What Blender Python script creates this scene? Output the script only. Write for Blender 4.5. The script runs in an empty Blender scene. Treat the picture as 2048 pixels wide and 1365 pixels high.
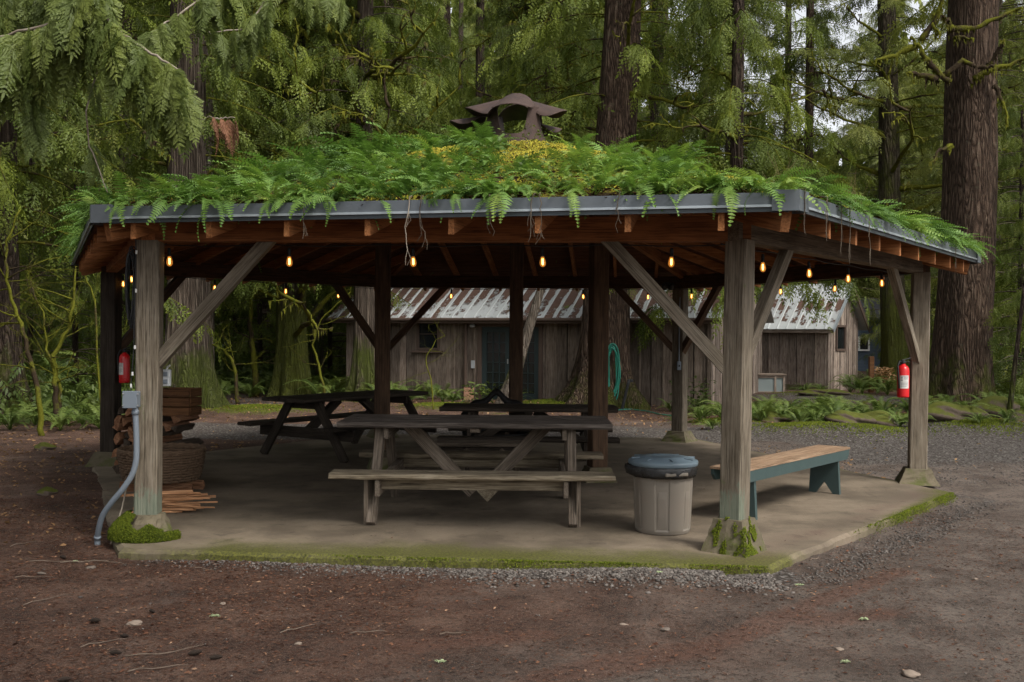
import bpy, bmesh, math, random
import numpy as np
from mathutils import Vector, Matrix, noise as mnoise
S = bpy.context.scene
COL = S.collection
R = math.radians
rnd = random.Random(7)
rng = np.random.default_rng(11)
GZ = -0.065            # ground level; the top of the concrete pad is z = 0

# ------------------------------------------------------------------ camera
F_PX, PIT, ROL, CH = 2039.1, -0.0069, 0.0069, 1.64
cam_d = bpy.data.cameras.new('camera'); cam = bpy.data.objects.new('camera', cam_d); COL.objects.link(cam)
cam_d.sensor_width = 36.0; cam_d.lens = 36.0 * F_PX / 2048
cam.matrix_world = Matrix.Translation((0, 0, CH)) @ Matrix.Rotation(math.pi / 2 + PIT, 4, 'X') @ Matrix.Rotation(ROL, 4, 'Z')
cam_d.clip_end = 1500; cam_d.clip_start = 0.05
S.camera = cam

def ray(px, py):
    a, b = px - 1024, py - 682.5
    c, s = math.cos(ROL), math.sin(ROL)
    u, v = a * c + b * s, -a * s + b * c
    X, Y, Z = u / F_PX, 1.0, -v / F_PX
    c, s = math.cos(PIT), math.sin(PIT)
    return Vector((X, Y * c - Z * s, Y * s + Z * c))
def at(px, py, z=0.0):               # where the survey ray meets height z
    r = ray(px, py); t = (z - CH) / r.z
    return Vector((r.x * t, r.y * t, z))
def dep(px, py, D):                  # where it meets distance D
    r = ray(px, py); t = D / r.y
    return Vector((r.x * t, D, CH + r.z * t))

# ------------------------------------------------------------------ node helpers
class NT:
    def __init__(s, name):
        s.m = bpy.data.materials.new(name); s.m.use_nodes = True
        s.t = s.m.node_tree; s.t.nodes.clear()
        s.out = s.t.nodes.new('ShaderNodeOutputMaterial')
    def n(s, typ, ins=None, **kw):
        nd = s.t.nodes.new(typ)
        for k, v in kw.items(): setattr(nd, k, v)
        for k, v in (ins or {}).items(): s.set(nd.inputs[k], v)
        return nd
    def set(s, sock, v):
        if isinstance(v, bpy.types.NodeSocket): s.t.links.new(v, sock)
        elif isinstance(v, (tuple, list)) and len(v) == 3 and sock.type == 'RGBA': sock.default_value = (*v, 1)
        else: sock.default_value = v
    def coord(s, scale=(1, 1, 1), kind='Object', rand=True):
        tc = s.n('ShaderNodeTexCoord')
        v = tc.outputs[kind]
        if rand:
            oi = s.n('ShaderNodeObjectInfo')
            mul = s.n('ShaderNodeMath', {0: oi.outputs['Random'], 1: 37.0}, operation='MULTIPLY')
            v = s.n('ShaderNodeVectorMath', {0: v, 1: mul.outputs[0]}, operation='ADD').outputs[0]
        return s.n('ShaderNodeMapping', {'Vector': v, 'Scale': scale}).outputs[0]
    def noise(s, vec, sc=5, det=6, rough=.6, dist=0.0):
        return s.n('ShaderNodeTexNoise', {'Vector': vec, 'Scale': sc, 'Detail': det, 'Roughness': rough, 'Distortion': dist}).outputs[0]
    def vor(s, vec, sc=5, feature='F1', out='Distance', rand=1.0):
        return s.n('ShaderNodeTexVoronoi', {'Vector': vec, 'Scale': sc, 'Randomness': rand}, feature=feature).outputs[out]
    def ramp(s, fac, stops, interp='LINEAR'):
        nd = s.n('ShaderNodeValToRGB', {0: fac}); cr = nd.color_ramp; cr.interpolation = interp
        while len(cr.elements) < len(stops): cr.elements.new(0.5)
        for e, (p, c) in zip(cr.elements, stops):
            e.position = p; e.color = (*c, 1) if isinstance(c, (tuple, list)) else (c, c, c, 1)
        return nd.outputs[0]
    def mix(s, fac, a, b, mode='MIX'):
        nd = s.n('ShaderNodeMix', data_type='RGBA', blend_type=mode)
        s.set(nd.inputs[0], fac); s.set(nd.inputs[6], a); s.set(nd.inputs[7], b)
        return nd.outputs[2]
    def math(s, op, a, b=0.0, clamp=False):
        return s.n('ShaderNodeMath', {0: a, 1: b}, operation=op, use_clamp=clamp).outputs[0]
    def sep(s, v): return s.n('ShaderNodeSeparateXYZ', {0: v}).outputs
    def sstep(s, v, a, b):
        nd = s.n('ShaderNodeMapRange', {0: v, 1: a, 2: b, 3: 0.0, 4: 1.0}, interpolation_type='SMOOTHSTEP'); return nd.outputs[0]
    def bump(s, h, dist=.01, st=1.0, prev=None):
        ins = {'Height': h, 'Distance': dist, 'Strength': st}
        if prev is not None: ins['Normal'] = prev
        return s.n('ShaderNodeBump', ins).outputs[0]
    def bsdf(s, col, rough=.8, normal=None, metal=0.0, spec=.35, **kw):
        ins = {'Base Color': col, 'Roughness': rough, 'Metallic': metal, 'Specular IOR Level': spec}
        if normal is not None: ins['Normal'] = normal
        ins.update(kw)
        b = s.n('ShaderNodeBsdfPrincipled', ins)
        s.t.links.new(b.outputs[0], s.out.inputs[0]); return b
    def attr(s, name, out='Fac'): return s.n('ShaderNodeAttribute', attribute_name=name).outputs[out]

def m_wood(name, dark, mid, light, grain=22, bump=.004, rough=.85, moss=0.0, knots=True, moss_top=None, mosscol=(.07, .1, .015), paint=0):
    # weathered sawn timber; the grain runs along the part's local X
    t = NT(name)
    v = t.coord((1.0, grain * 1.9, grain * 1.9))
    g = t.math('ADD', t.math('MULTIPLY', t.noise(v, 2.4, 8, .66, .35), .6), t.math('MULTIPLY', t.noise(t.coord((2.0, 9, 9)), 2.0, 6, .6), .4))
    big = t.noise(t.coord((1.5, 3, 3)), 1.3, 4, .6)
    c = t.ramp(g, [(.36, dark), (.5, mid), (.66, light)])
    v2 = t.coord((.8, 60, 60)); cr = t.noise(v2, 3, 3, .5)
    crack = t.ramp(cr, [(.36, 1.0), (.43, 0.0)])
    c = t.mix(t.math('MULTIPLY', crack, .65), c, tuple(x * .35 for x in dark))
    c = t.mix(t.math('MULTIPLY', t.sstep(big, .35, .7), .55), c, t.mix(.5, c, tuple(x * .6 for x in dark)), 'MIX')
    oi = t.n('ShaderNodeObjectInfo').outputs['Random']
    hs = t.n('ShaderNodeHueSaturation', {'Color': c, 'Value': t.n('ShaderNodeMapRange', {0: oi, 3: .82, 4: 1.15}).outputs[0]}).outputs[0]
    if knots:
        kn = t.vor(t.coord((1.0, 3.2, 3.2)), 1.6)
        hs = t.mix(t.math('MULTIPLY', t.ramp(kn, [(.0, 1.0), (.055, .9), (.09, 0.0)]), .7), hs, tuple(x * .5 for x in dark))
    if moss:
        mn = t.noise(t.coord((3, 3, 3)), 2.0, 8, .7)
        mask = t.math('MULTIPLY', t.sstep(mn, .72 - moss * .4, .84 - moss * .4), .75)
        hs = t.mix(mask, hs, mosscol)
    bt_ = t.math('ADD', 1.0, t.attr('btint')); hs = t.n('ShaderNodeHueSaturation', {'Color': hs, 'Value': bt_}).outputs[0]
    if paint:
        lx = t.sep(t.coord((1, 1, 1), rand=False)); pn = t.noise(t.coord((2.2, 9, 9)), 3.0, 8, .8)
        pm = t.sstep(t.math('SUBTRACT', pn, t.math('MULTIPLY', lx[0], 1.15)), .26, .33)
        side = t.sstep(t.math('ADD', t.math('MULTIPLY', lx[1], 1.0), t.math('MULTIPLY', t.noise(t.coord((3, 12, 12)), 3, 4), .12)), .10, .02) if paint == 2 else 1.0
        hs = t.mix(t.math('MULTIPLY', t.math('MULTIPLY', pm, side), .42), hs, (.15, .22, .165))
    nb = t.bump(t.math('SUBTRACT', g, t.math('MULTIPLY', crack, .6)), bump, 1.0)
    t.bsdf(hs, rough, nb, spec=.25)
    return t.m

M = {}
def mats():
    M['post'] = m_wood('post_wood', (.080, .062, .042), (.168, .138, .102), (.265, .228, .178), 26, .004, moss=.25, mosscol=(.11, .12, .05))
    M['post_paint'] = m_wood('painted_post_wood', (.080, .062, .042), (.168, .138, .102), (.265, .228, .178), 26, .004, moss=.25, mosscol=(.10, .11, .05), paint=1)
    M['post_paint2'] = m_wood('chipped_post_wood', (.080, .062, .042), (.168, .138, .102), (.265, .228, .178), 26, .004, moss=.25, mosscol=(.10, .11, .05), paint=2)
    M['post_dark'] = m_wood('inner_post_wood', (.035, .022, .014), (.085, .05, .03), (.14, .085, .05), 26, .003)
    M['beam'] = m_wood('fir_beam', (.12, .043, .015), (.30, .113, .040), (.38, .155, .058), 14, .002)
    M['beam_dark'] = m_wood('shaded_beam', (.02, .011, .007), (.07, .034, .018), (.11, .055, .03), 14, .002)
    M['beam_grey'] = m_wood('beam_weathered', (.07, .05, .035), (.15, .115, .08), (.24, .19, .14), 18, .003)
    M['rafter'] = m_wood('rafter_fir', (.16, .06, .022), (.34, .135, .048), (.46, .21, .085), 14, .002)
    M['deck'] = m_wood('deck_boards', (.065, .024, .011), (.14, .056, .023), (.20, .085, .036), 8, .004)
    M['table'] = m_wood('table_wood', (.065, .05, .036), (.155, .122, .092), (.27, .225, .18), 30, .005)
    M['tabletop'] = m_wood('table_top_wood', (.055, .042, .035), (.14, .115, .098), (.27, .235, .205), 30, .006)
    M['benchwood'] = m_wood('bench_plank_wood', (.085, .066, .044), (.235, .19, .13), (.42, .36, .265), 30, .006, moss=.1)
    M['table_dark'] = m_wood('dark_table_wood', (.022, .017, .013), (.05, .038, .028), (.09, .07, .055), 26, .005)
    M['plank_top'] = m_wood('bench_top_boards', (.17, .10, .06), (.33, .22, .14), (.43, .31, .21), 20, .002)
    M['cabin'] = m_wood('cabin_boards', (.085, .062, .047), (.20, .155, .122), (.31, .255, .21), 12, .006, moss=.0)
    M['cabin_lit'] = m_wood('lit_cabin_boards', (.10, .068, .058), (.30, .24, .195), (.45, .385, .33), 12, .006, moss=.0)  # lighter copy of the cabin boards, brighter daylight put into the colour
    M['firewood'] = m_wood('split_firewood', (.11, .05, .025), (.26, .125, .065), (.38, .22, .13), 10, .006)
    M['kindling'] = m_wood('split_kindling', (.24, .11, .05), (.46, .24, .12), (.58, .34, .19), 14, .003)
    M['crate'] = m_wood('crate_wood', (.07, .032, .014), (.14, .064, .027), (.20, .10, .045), 14, .003)
    M['barkpiece'] = m_wood('log_bark', (.03, .022, .016), (.07, .05, .036), (.13, .10, .075), 8, .01, knots=False)

    def bark(name, dark, mid, light, moss, stretch=.35, sc=9, mosscol=(.10, .13, .012), mh=3.0):
        t = NT(name)
        v = t.coord((1, 1, stretch * .42))
        w = t.noise(v, 3, 4, .6)
        vv = t.n('ShaderNodeVectorMath', {0: v, 1: t.n('ShaderNodeVectorMath', {0: t.n('ShaderNodeTexNoise', {'Vector': v, 'Scale': 4.0}).outputs['Color'], 1: (.35, .35, .35)}, operation='MULTIPLY').outputs[0]}, operation='ADD').outputs[0]
        d = t.vor(vv, sc * 1.5, 'DISTANCE_TO_EDGE')
        f = t.noise(t.coord((1, 1, stretch)), 22, 8, .7)
        h = t.math('ADD', t.math('MULTIPLY', t.ramp(d, [(0, 0.0), (.35, 1.0)]), .75), t.math('MULTIPLY', f, 1.0))
        c = t.ramp(t.math('MULTIPLY', h, .62), [(.24, dark), (.50, mid), (.86, light)])
        z = t.sep(t.coord((1, 1, 1), rand=False))[2]
        mn = t.noise(t.coord((1, 1, .6)), 1.6, 9, .72)
        low = t.math('MULTIPLY', t.sstep(z, mh, 0.0), .33)
        mask = t.sstep(t.math('ADD', mn, low), .80 - moss, 1.0 - moss)
        mc = t.mix(t.noise(t.coord((1, 1, 1)), 14, 4), mosscol, tuple(x * .35 for x in mosscol))
        c = t.mix(t.math('MULTIPLY', mask, .8), c, mc)
        lich = t.ramp(t.noise(t.coord((1, 1, 1)), 6, 5, .7), [(.60, 0.0), (.72, .35)])
        c = t.mix(lich, c, (.16, .18, .12))
        n1 = t.bump(h, .085, 1.0)
        n2 = t.bump(t.noise(t.coord((1, 1, 1)), 60, 3), .012, mask, n1)
        t.bsdf(c, .92, n2, spec=.15); return t.m
    M['bark_fir'] = bark('fir_bark', (.022, .015, .011), (.095, .062, .044), (.175, .125, .092), .08, .35, 10)
    M['bark_dark'] = bark('dark_bark', (.015, .010, .007), (.06, .042, .032), (.12, .09, .07), .10, .3, 10)
    M['bark_cedar'] = bark('cedar_bark', (.03, .022, .017), (.105, .08, .062), (.18, .145, .115), .20, .10, 12, (.085, .115, .012), 2.6)
    M['bark_moss'] = bark('mossy_bark', (.02, .015, .01), (.07, .055, .035), (.13, .11, .08), .34, .25, 10, (.10, .12, .014), 4.0)
    M['bark_pale'] = bark('pale_bark', (.06, .048, .038), (.17, .14, .11), (.27, .235, .195), .05, .12, 12)

    def leaf(name, stops, trans=.3, rough=.55, nsc=.6, spec=.3):
        t = NT(name)
        a = t.attr('tint')
        nz = t.noise(t.coord((1, 1, 1), rand=True), nsc, 3)
        f = t.math('ADD', t.math('MULTIPLY', a, .65), t.math('MULTIPLY', nz, .5))
        c = t.ramp(f, stops)
        b = t.bsdf(c, rough, spec=spec)
        tr = t.n('ShaderNodeBsdfTranslucent', {'Color': t.mix(.5, c, t.mix(1.0, c, (1.3, 1.4, .6), 'MULTIPLY'))})
        mx = t.n('ShaderNodeMixShader', {0: trans, 1: b.outputs[0], 2: tr.outputs[0]})
        t.t.links.new(mx.outputs[0], t.out.inputs[0]); return t.m
    M['cedar'] = leaf('cedar_foliage', [(.05, (.040, .026, .010)), (.14, (.040, .052, .010)), (.5, (.092, .128, .020)), (.95, (.205, .245, .036))], .36)
    M['fir'] = leaf('fir_foliage', [(.08, (.07, .045, .02)), (.2, (.048, .062, .016)), (.55, (.115, .145, .030)), (.95, (.26, .275, .065))], .38)
    M['cedar_near'] = leaf('near_cedar_foliage', [(.1, (.055, .075, .020)), (.5, (.122, .160, .040)), (.95, (.245, .285, .060))], .33, .5)
    M['dead'] = leaf('dead_foliage', [(.1, (.09, .05, .03)), (.9, (.26, .12, .065))], .2, .7)
    M['fern'] = leaf('fern_fronds', [(.05, (.17, .085, .03)), (.13, (.045, .085, .018)), (.40, (.085, .165, .035)), (.70, (.15, .26, .05)), (.97, (.28, .36, .075))], .33, .5, 1.2)
    M['sword'] = leaf('sword_fern_fronds', [(.10, (.13, .06, .02)), (.2, (.045, .075, .014)), (.5, (.095, .145, .032)), (.95, (.18, .23, .055))], .28, .5, 1.5)
    M['shrub'] = leaf('shrub_leaves', [(.1, (.03, .045, .012)), (.5, (.065, .10, .022)), (.95, (.14, .18, .035))], .3, .5)
    M['salal'] = leaf('dry_leaves', [(.1, (.10, .06, .03)), (.6, (.30, .17, .08)), (.95, (.48, .33, .18))], .25, .6)
    M['mossfuzz'] = leaf('moss_tufts', [(.1, (.035, .045, .008)), (.45, (.075, .10, .010)), (.95, (.17, .19, .018))], .2, .8, 3.0, .1)
    M['mossgold'] = leaf('golden_moss', [(.1, (.10, .05, .02)), (.3, (.16, .16, .02)), (.6, (.28, .25, .03)), (.95, (.44, .38, .055))], .2, .8, 3.0, .1)
    M['litter'] = leaf('needle_litter', [(.1, (.015, .010, .007)), (.4, (.075, .034, .022)), (.75, (.15, .072, .043)), (.97, (.30, .19, .12))], .0, .9, 3.0, .1)
    M['grassy'] = leaf('dry_grass', [(.1, (.13, .10, .04)), (.9, (.32, .26, .12))], .2, .8)

    t = NT('moss_cover'); n = t.noise(t.coord((1, 1, 1)), 30, 8, .7); n2 = t.noise(t.coord((1, 1, 1)), 2.5, 4)
    c = t.mix(t.sstep(n2, .45, .62), (.065, .10, .010), (.16, .17, .015)); c = t.mix(t.sstep(n, .6, .42), c, (.03, .04, .008))
    t.bsdf(c, .95, t.bump(n, .02), spec=.1); M['moss'] = t.m
    t = NT('mossy_limb'); n = t.noise(t.coord((1, 1, 1)), 25, 6, .7); n2 = t.noise(t.coord((1, 1, 1)), 1.6, 5, .65)
    mk = t.sstep(n2, .40, .52)
    c = t.mix(mk, (.045, .032, .02), t.mix(n, (.035, .040, .008), (.19, .19, .02)))
    t.bsdf(c, .95, t.bump(n, .02), spec=.1); M['limb'] = t.m
    t = NT('twig_wood'); n = t.noise(t.coord((1, 1, 1)), 8, 4)
    t.bsdf(t.ramp(n, [(.3, (.045, .03, .02)), (.7, (.14, .115, .085))]), .9); M['twig'] = t.m
    t = NT('ground_twig'); n = t.noise(t.coord((1, 1, 1)), 8, 4)
    t.bsdf(t.ramp(n, [(.3, (.07, .05, .035)), (.7, (.20, .155, .12))]), .9); M['twig_mid'] = t.m
    t = NT('pale_twig'); n = t.noise(t.coord((1, 1, 1)), 8, 4)
    t.bsdf(t.ramp(n, [(.3, (.16, .12, .09)), (.7, (.40, .35, .28))]), .9); M['twig_pale'] = t.m

    # concrete pad and footings
    def concrete(name, base, stain, edge_moss):
        t = NT(name); v = t.coord((1, 1, 1), rand=False)
        n = t.noise(v, 1.1, 9, .62); f = t.noise(v, 40, 6, .7); br = t.noise(t.coord((30, 4, 4), rand=False), 3, 4, .6)
        c = t.mix(t.sstep(n, .36, .66), stain, base)
        c = t.mix(t.math('MULTIPLY', t.sstep(f, .35, .65), .30), c, tuple(x * .55 for x in base))
        c = t.mix(t.math('MULTIPLY', t.sstep(t.noise(v, 3.3, 8, .7), .56, .68), .5), c, tuple(x * .42 for x in stain))
        if edge_moss:
            e = t.attr('edge')
            mm = t.math('ADD', e, t.math('MULTIPLY', t.math('SUBTRACT', t.noise(v, 1.7, 8, .68), .5), 1.25))
            mk = t.math('MULTIPLY', t.sstep(mm, .16, .80), .85)
            mcol = t.ramp(t.noise(v, 48, 8, .75), [(.38, (.022, .024, .008)), (.62, (.115, .12, .014))])
            c = t.mix(mk, c, mcol)
            rd = t.attr('red'); c = t.mix(t.math('MULTIPLY', t.sstep(t.math('ADD', rd, t.math('MULTIPLY', t.math('SUBTRACT', t.noise(v, 2.2, 7, .7), .5), .9)), .42, .8), .72), c, (.085, .052, .040))
        else:
            z = t.sep(v)[2]
            mk = t.sstep(t.math('ADD', t.noise(t.coord((1, 1, 1)), 6, 7, .7), t.math('MULTIPLY', z, -.7)), .40, .60)
            c = t.mix(t.math('MULTIPLY', mk, .75), c, t.mix(t.noise(v, 40, 4), (.035, .045, .010), (.10, .12, .018)))
        nb = t.bump(f, .004, .8); nb = t.bump(br, .004, .5, nb)
        t.bsdf(c, .9, nb, spec=.25); return t.m
    M['pad'] = concrete('pad_concrete', (.225, .18, .132), (.105, .083, .060), True)
    M['footing'] = concrete('footing_concrete', (.17, .14, .095), (.10, .085, .055), False)

    # ground: needle-strewn dirt, gravel road, moss
    t = NT('forest_floor'); v = t.coord((1, 1, 1), rand=False)
    px, py, pz = t.sep(v)
    n1 = t.noise(v, .35, 6, .6); n2 = t.noise(v, 2.2, 8, .66); n3 = t.noise(v, 28, 8, .7); n4 = t.noise(v, 130, 4, .7)
    dirt = t.ramp(n2, [(.36, (.038, .019, .013)), (.5, (.085, .043, .029)), (.64, (.135, .079, .056))])
    gcell = t.n('ShaderNodeTexVoronoi', {'Vector': v, 'Scale': 26.0}); gcol = t.ramp(t.sep(gcell.outputs['Color'])[0], [(0, (.07, .061, .056)), (.5, (.14, .126, .116)), (1, (.27, .25, .23))])
    gd = gcell.outputs['Distance']
    grav = t.mix(t.sstep(gd, .30, .62), gcol, (.06, .05, .043))
    g = t.attr('gravel')
    gm = t.sstep(t.math('ADD', g, t.math('MULTIPLY', t.math('SUBTRACT', n2, .5), .9)), .42, .62)
    greyd = t.ramp(n2, [(.36, (.062, .050, .042)), (.64, (.165, .138, .118))])
    gr2 = t.attr('grey')
    gmix = t.sstep(t.math('ADD', gr2, t.math('MULTIPLY', t.math('SUBTRACT', n1, .5), 1.4)), .25, .8)
    base = t.mix(gmix, dirt, greyd)
    dk = t.noise(v, .75, 7, .7, .8); base = t.mix(t.math('MULTIPLY', t.sstep(dk, .50, .66), .55), base, (.045, .026, .020)); base = t.mix(t.math('MULTIPLY', t.sstep(dk, .46, .34), .35), base, (.20, .16, .135))
    rt = t.attr('rut'); base = t.mix(t.math('MULTIPLY', t.sstep(t.math('ADD', rt, t.math('MULTIPLY', t.math('SUBTRACT', n2, .5), 1.0)), .35, .7), .7), base, (.105, .048, .032))
    speck = t.vor(v, 55); sp = t.math('MULTIPLY', t.ramp(speck, [(0, 1.0), (.16, .8), (.22, 0.0)]), t.sstep(t.noise(v, 9, 3), .5, .62))
    base = t.mix(t.math('MULTIPLY', sp, .6), base, (.30, .26, .22))
    base = t.mix(t.math('MULTIPLY', t.sstep(n3, .55, .70), .45), base, (.20, .085, .045))
    base = t.mix(t.math('MULTIPLY', t.sstep(n3, .50, .36), .8), base, (.018, .012, .010))
    base = t.mix(t.math('MULTIPLY', t.sstep(n4, .53, .62), .55), base, (.26, .19, .145))
    fl = t.noise(t.coord((9, 34, 1), rand=False), 3, 6, .75, 1.2); base = t.mix(t.math('MULTIPLY', t.sstep(fl, .56, .66), .5), base, (.20, .085, .05))
    c = t.mix(t.math('MULTIPLY', gm, .9), base, grav)
    mo = t.attr('moss'); mm = t.sstep(t.math('ADD', mo, t.math('MULTIPLY', t.math('SUBTRACT', n2, .5), 1.3)), .4, .62)
    c = t.mix(mm, c, t.mix(n3, (.035, .035, .010), (.13, .14, .018)))
    h = t.math('ADD', t.math('MULTIPLY', n3, .6), t.math('ADD', t.math('MULTIPLY', n4, .5), t.math('MULTIPLY', t.math('SUBTRACT', 1.0, gd), t.math('MULTIPLY', gm, .9))))
    t.bsdf(c, .9, t.bump(h, .04), spec=.25); M['ground'] = t.m

    t = NT('roof_soil'); v = t.coord((1, 1, 1), rand=False); n = t.noise(v, 1.6, 7, .7); f = t.noise(v, 30, 7, .72)
    c = t.mix(t.sstep(f, .35, .65), (.018, .012, .008), (.085, .05, .03))
    mz = t.attr('mossy'); c = t.mix(t.sstep(t.math('ADD', n, mz), .50, .60), c, t.ramp(f, [(.35, (.07, .05, .012)), (.65, (.30, .26, .035))]))
    t.bsdf(c, .95, t.bump(f, .03), spec=.1); M['soil'] = t.m

    def simple(name, col, rough=.5, metal=0.0, spec=.4, var=.25, sc=6, bump=.0015, dirt=None, ds=(.52, .7)):
        t = NT(name); v = t.coord((1, 1, 1)); n = t.noise(v, sc, 7, .65); f = t.noise(v, sc * 9, 5, .7)
        c = t.mix(t.math('MULTIPLY', n, var * 2), tuple(x * (1 + var * .3) for x in col), tuple(x * (1 - var) for x in col))
        if dirt: c = t.mix(t.math('MULTIPLY', t.sstep(n, *ds), .7), c, dirt)
        r = t.n('ShaderNodeMapRange', {0: n, 3: rough - .1, 4: min(1, rough + .15)}).outputs[0]
        t.bsdf(c, r, t.bump(f, bump), metal, spec); return t.m
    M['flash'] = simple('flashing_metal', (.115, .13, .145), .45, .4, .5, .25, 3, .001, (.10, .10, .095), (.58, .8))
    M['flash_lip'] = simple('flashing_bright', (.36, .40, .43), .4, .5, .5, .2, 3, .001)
    M['flash_dark'] = simple('flashing_dark_band', (.055, .065, .072), .5, .4, .5, .2, 3)  # darker lower band of the eave metal
    M['rust'] = simple('rusty_steel', (.066, .042, .035), .75, .35, .4, .35, 5, .003, (.045, .032, .030), (.45, .60))
    M['rust_in'] = simple('dark_inner_steel', (.03, .024, .022), .8, .2, .3, .3, 5, .002)  # inner faces of the vent, darker than the outside
    M['can'] = simple('grey_brown_plastic', (.180, .156, .128), .48, 0, .4, .12, 2.5, .0006, (.19, .155, .125), (.55, .75))
    M['lid'] = simple('blue_grey_plastic', (.11, .15, .18), .42, 0, .45, .2, 5, .0008, (.30, .36, .40), (.62, .8))
    M['bag'] = simple('black_bag_film', (.012, .012, .013), .22, 0, .6, .2, 9, .006)
    M['teal'] = simple('teal_paint', (.042, .068, .067), .5, 0, .4, .22, 5, .001, (.11, .13, .12), (.6, .8))
    M['red'] = simple('red_enamel', (.55, .012, .016), .28, 0, .5, .1, 3, .0004)
    M['black'] = simple('black_rubber', (.014, .014, .015), .55, 0, .4, .2, 8)
    M['blackmetal'] = simple('black_iron', (.012, .011, .011), .6, .3, .4, .3, 8, .002)
    M['white_label'] = simple('paper_label', (.55, .55, .53), .6, 0, .3, .15, 30)
    M['ink'] = simple('label_ink', (.12, .12, .13), .6)
    M['grey_box'] = simple('grey_pvc', (.15, .175, .205), .5, 0, .4, .15, 5, .0005)
    M['whitebox'] = simple('pale_box', (.42, .44, .46), .5)
    M['hose'] = simple('green_hose', (.015, .17, .12), .4, 0, .5, .2, 6)
    M['wicker'] = simple('wicker', (.15, .095, .058), .75, 0, .3, .5, 14, .004)
    M['cabin_trim'] = simple('cabin_trim', (.10, .07, .055), .85, 0, .2, .3, 4, .003)
    M['roofmetal'] = None
    M['darkglass'] = simple('dark_glass', (.012, .015, .016), .08, 0, .6, .2, 1, 0)
    M['doorpaint'] = simple('dark_green_paint', (.022, .035, .036), .5, 0, .4, .2, 3)
    M['white_paint'] = simple('white_paint', (.75, .76, .77), .5)
    M['blue_siding'] = simple('slate_blue_siding', (.085, .115, .16), .7, 0, .3, .2, 3)
    M['dark_roof'] = simple('dark_shingle', (.05, .05, .055), .9, 0, .2, .3, 6, .004)
    M['frost'] = simple('frosted_panel', (.22, .26, .26), .4, 0, .4, .3, 2)
    M['stone'] = simple('river_stone', (.15, .12, .10), .8, 0, .3, .4, 5, .003, (.12, .10, .08), (.5, .6))
    M['stone_pale'] = simple('pale_stone', (.21, .165, .13), .8, 0, .3, .3, 9, .002)
    M['cone'] = simple('fir_cone', (.050, .036, .028), .85, 0, .2, .5, 30, .006)
    M['terracotta'] = simple('terracotta', (.35, .19, .12), .8)
    M['lichen'] = simple('lichen_tuft', (.36, .42, .24), .9, 0, .2, .3, 30, .006)
    M['brass'] = simple('galvanized', (.45, .45, .44), .35, .8)
    for nm, a, b in (('gravelstone', (.05, .042, .037), (.175, .155, .138)),):
        t = NT('gravel_stones'); c = t.ramp(t.attr('tint'), [(0, a), (.7, tuple(.5 * (x + y) for x, y in zip(a, b))), (1, b)])
        t.bsdf(c, .85, spec=.3); M[nm] = t.m
    # metal cabin roof: pale ribs with brown needle drifts between them
    t = NT('ribbed_metal_roof'); v = t.coord((1, 1, 1), rand=False); x, y, z = t.sep(v)
    n = t.noise(t.coord((1.2, 1.0, 1), rand=False), 2.2, 8, .75); f = t.noise(v, 22, 5, .7)
    rib = t.attr('rib'); cover = t.attr('cover')
    mk = t.sstep(t.math('ADD', t.math('ADD', t.math('MULTIPLY', n, 1.3), t.math('MULTIPLY', f, .25)), t.math('SUBTRACT', cover, t.math('MULTIPLY', rib, .55))), .82, .90)
    c = t.mix(mk, t.mix(n, (.34, .36, .36), (.52, .54, .54)), t.mix(f, (.055, .032, .024), (.17, .10, .075)))
    mg = t.sstep(t.noise(v, 1.9, 6, .7), .60, .68); c = t.mix(t.math('MULTIPLY', mg, mk), c, (.10, .13, .03))
    t.bsdf(c, t.math('ADD', .35, t.math('MULTIPLY', mk, .6)), t.bump(mk, .02), spec=.3, metal=0.0); M['roofmetal'] = t.m
    # post with chipped green paint near its foot
    t = NT('painted_foot'); v = t.coord((2, 8, 8)); n = t.noise(v, 3.0, 8, .75)
    g = t.noise(t.coord((1.2, 26, 26)), 2.2, 8, .62, .6)
    c = t.ramp(g, [(.3, (.085, .07, .052)), (.5, (.19, .165, .13)), (.72, (.31, .28, .23))])
    xx = t.sep(t.coord((1, 1, 1), rand=False))[0]
    mk = t.sstep(t.math('ADD', n, t.math('MULTIPLY', xx, -.9)), .30, .36)
    c = t.mix(t.math('MULTIPLY', mk, .75), c, (.15, .25, .18)); t.bsdf(c, .8, t.bump(g, .004), spec=.25); M['paintfoot'] = t.m
    # bulbs
    t = NT('bulb_glass')
    e = t.n('ShaderNodeEmission', {'Color': (1.0, .36, .06, 1), 'Strength': .65})
    gl = t.n('ShaderNodeBsdfGlossy', {'Color': (1, .9, .7, 1), 'Roughness': .08}); tr = t.n('ShaderNodeBsdfTransparent', {'Color': (1, .78, .45, 1)})
    m1 = t.n('ShaderNodeMixShader', {0: .12, 1: tr.outputs[0], 2: gl.outputs[0]}); m2 = t.n('ShaderNodeMixShader', {0: .38, 1: m1.outputs[0], 2: e.outputs[0]})
    t.t.links.new(m2.outputs[0], t.out.inputs[0]); M['bulb'] = t.m
    t = NT('filament'); e = t.n('ShaderNodeEmission', {'Color': (1.0, .62, .22, 1), 'Strength': 16.0}); t.t.links.new(e.outputs[0], t.out.inputs[0]); M['filament'] = t.m
mats()

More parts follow.
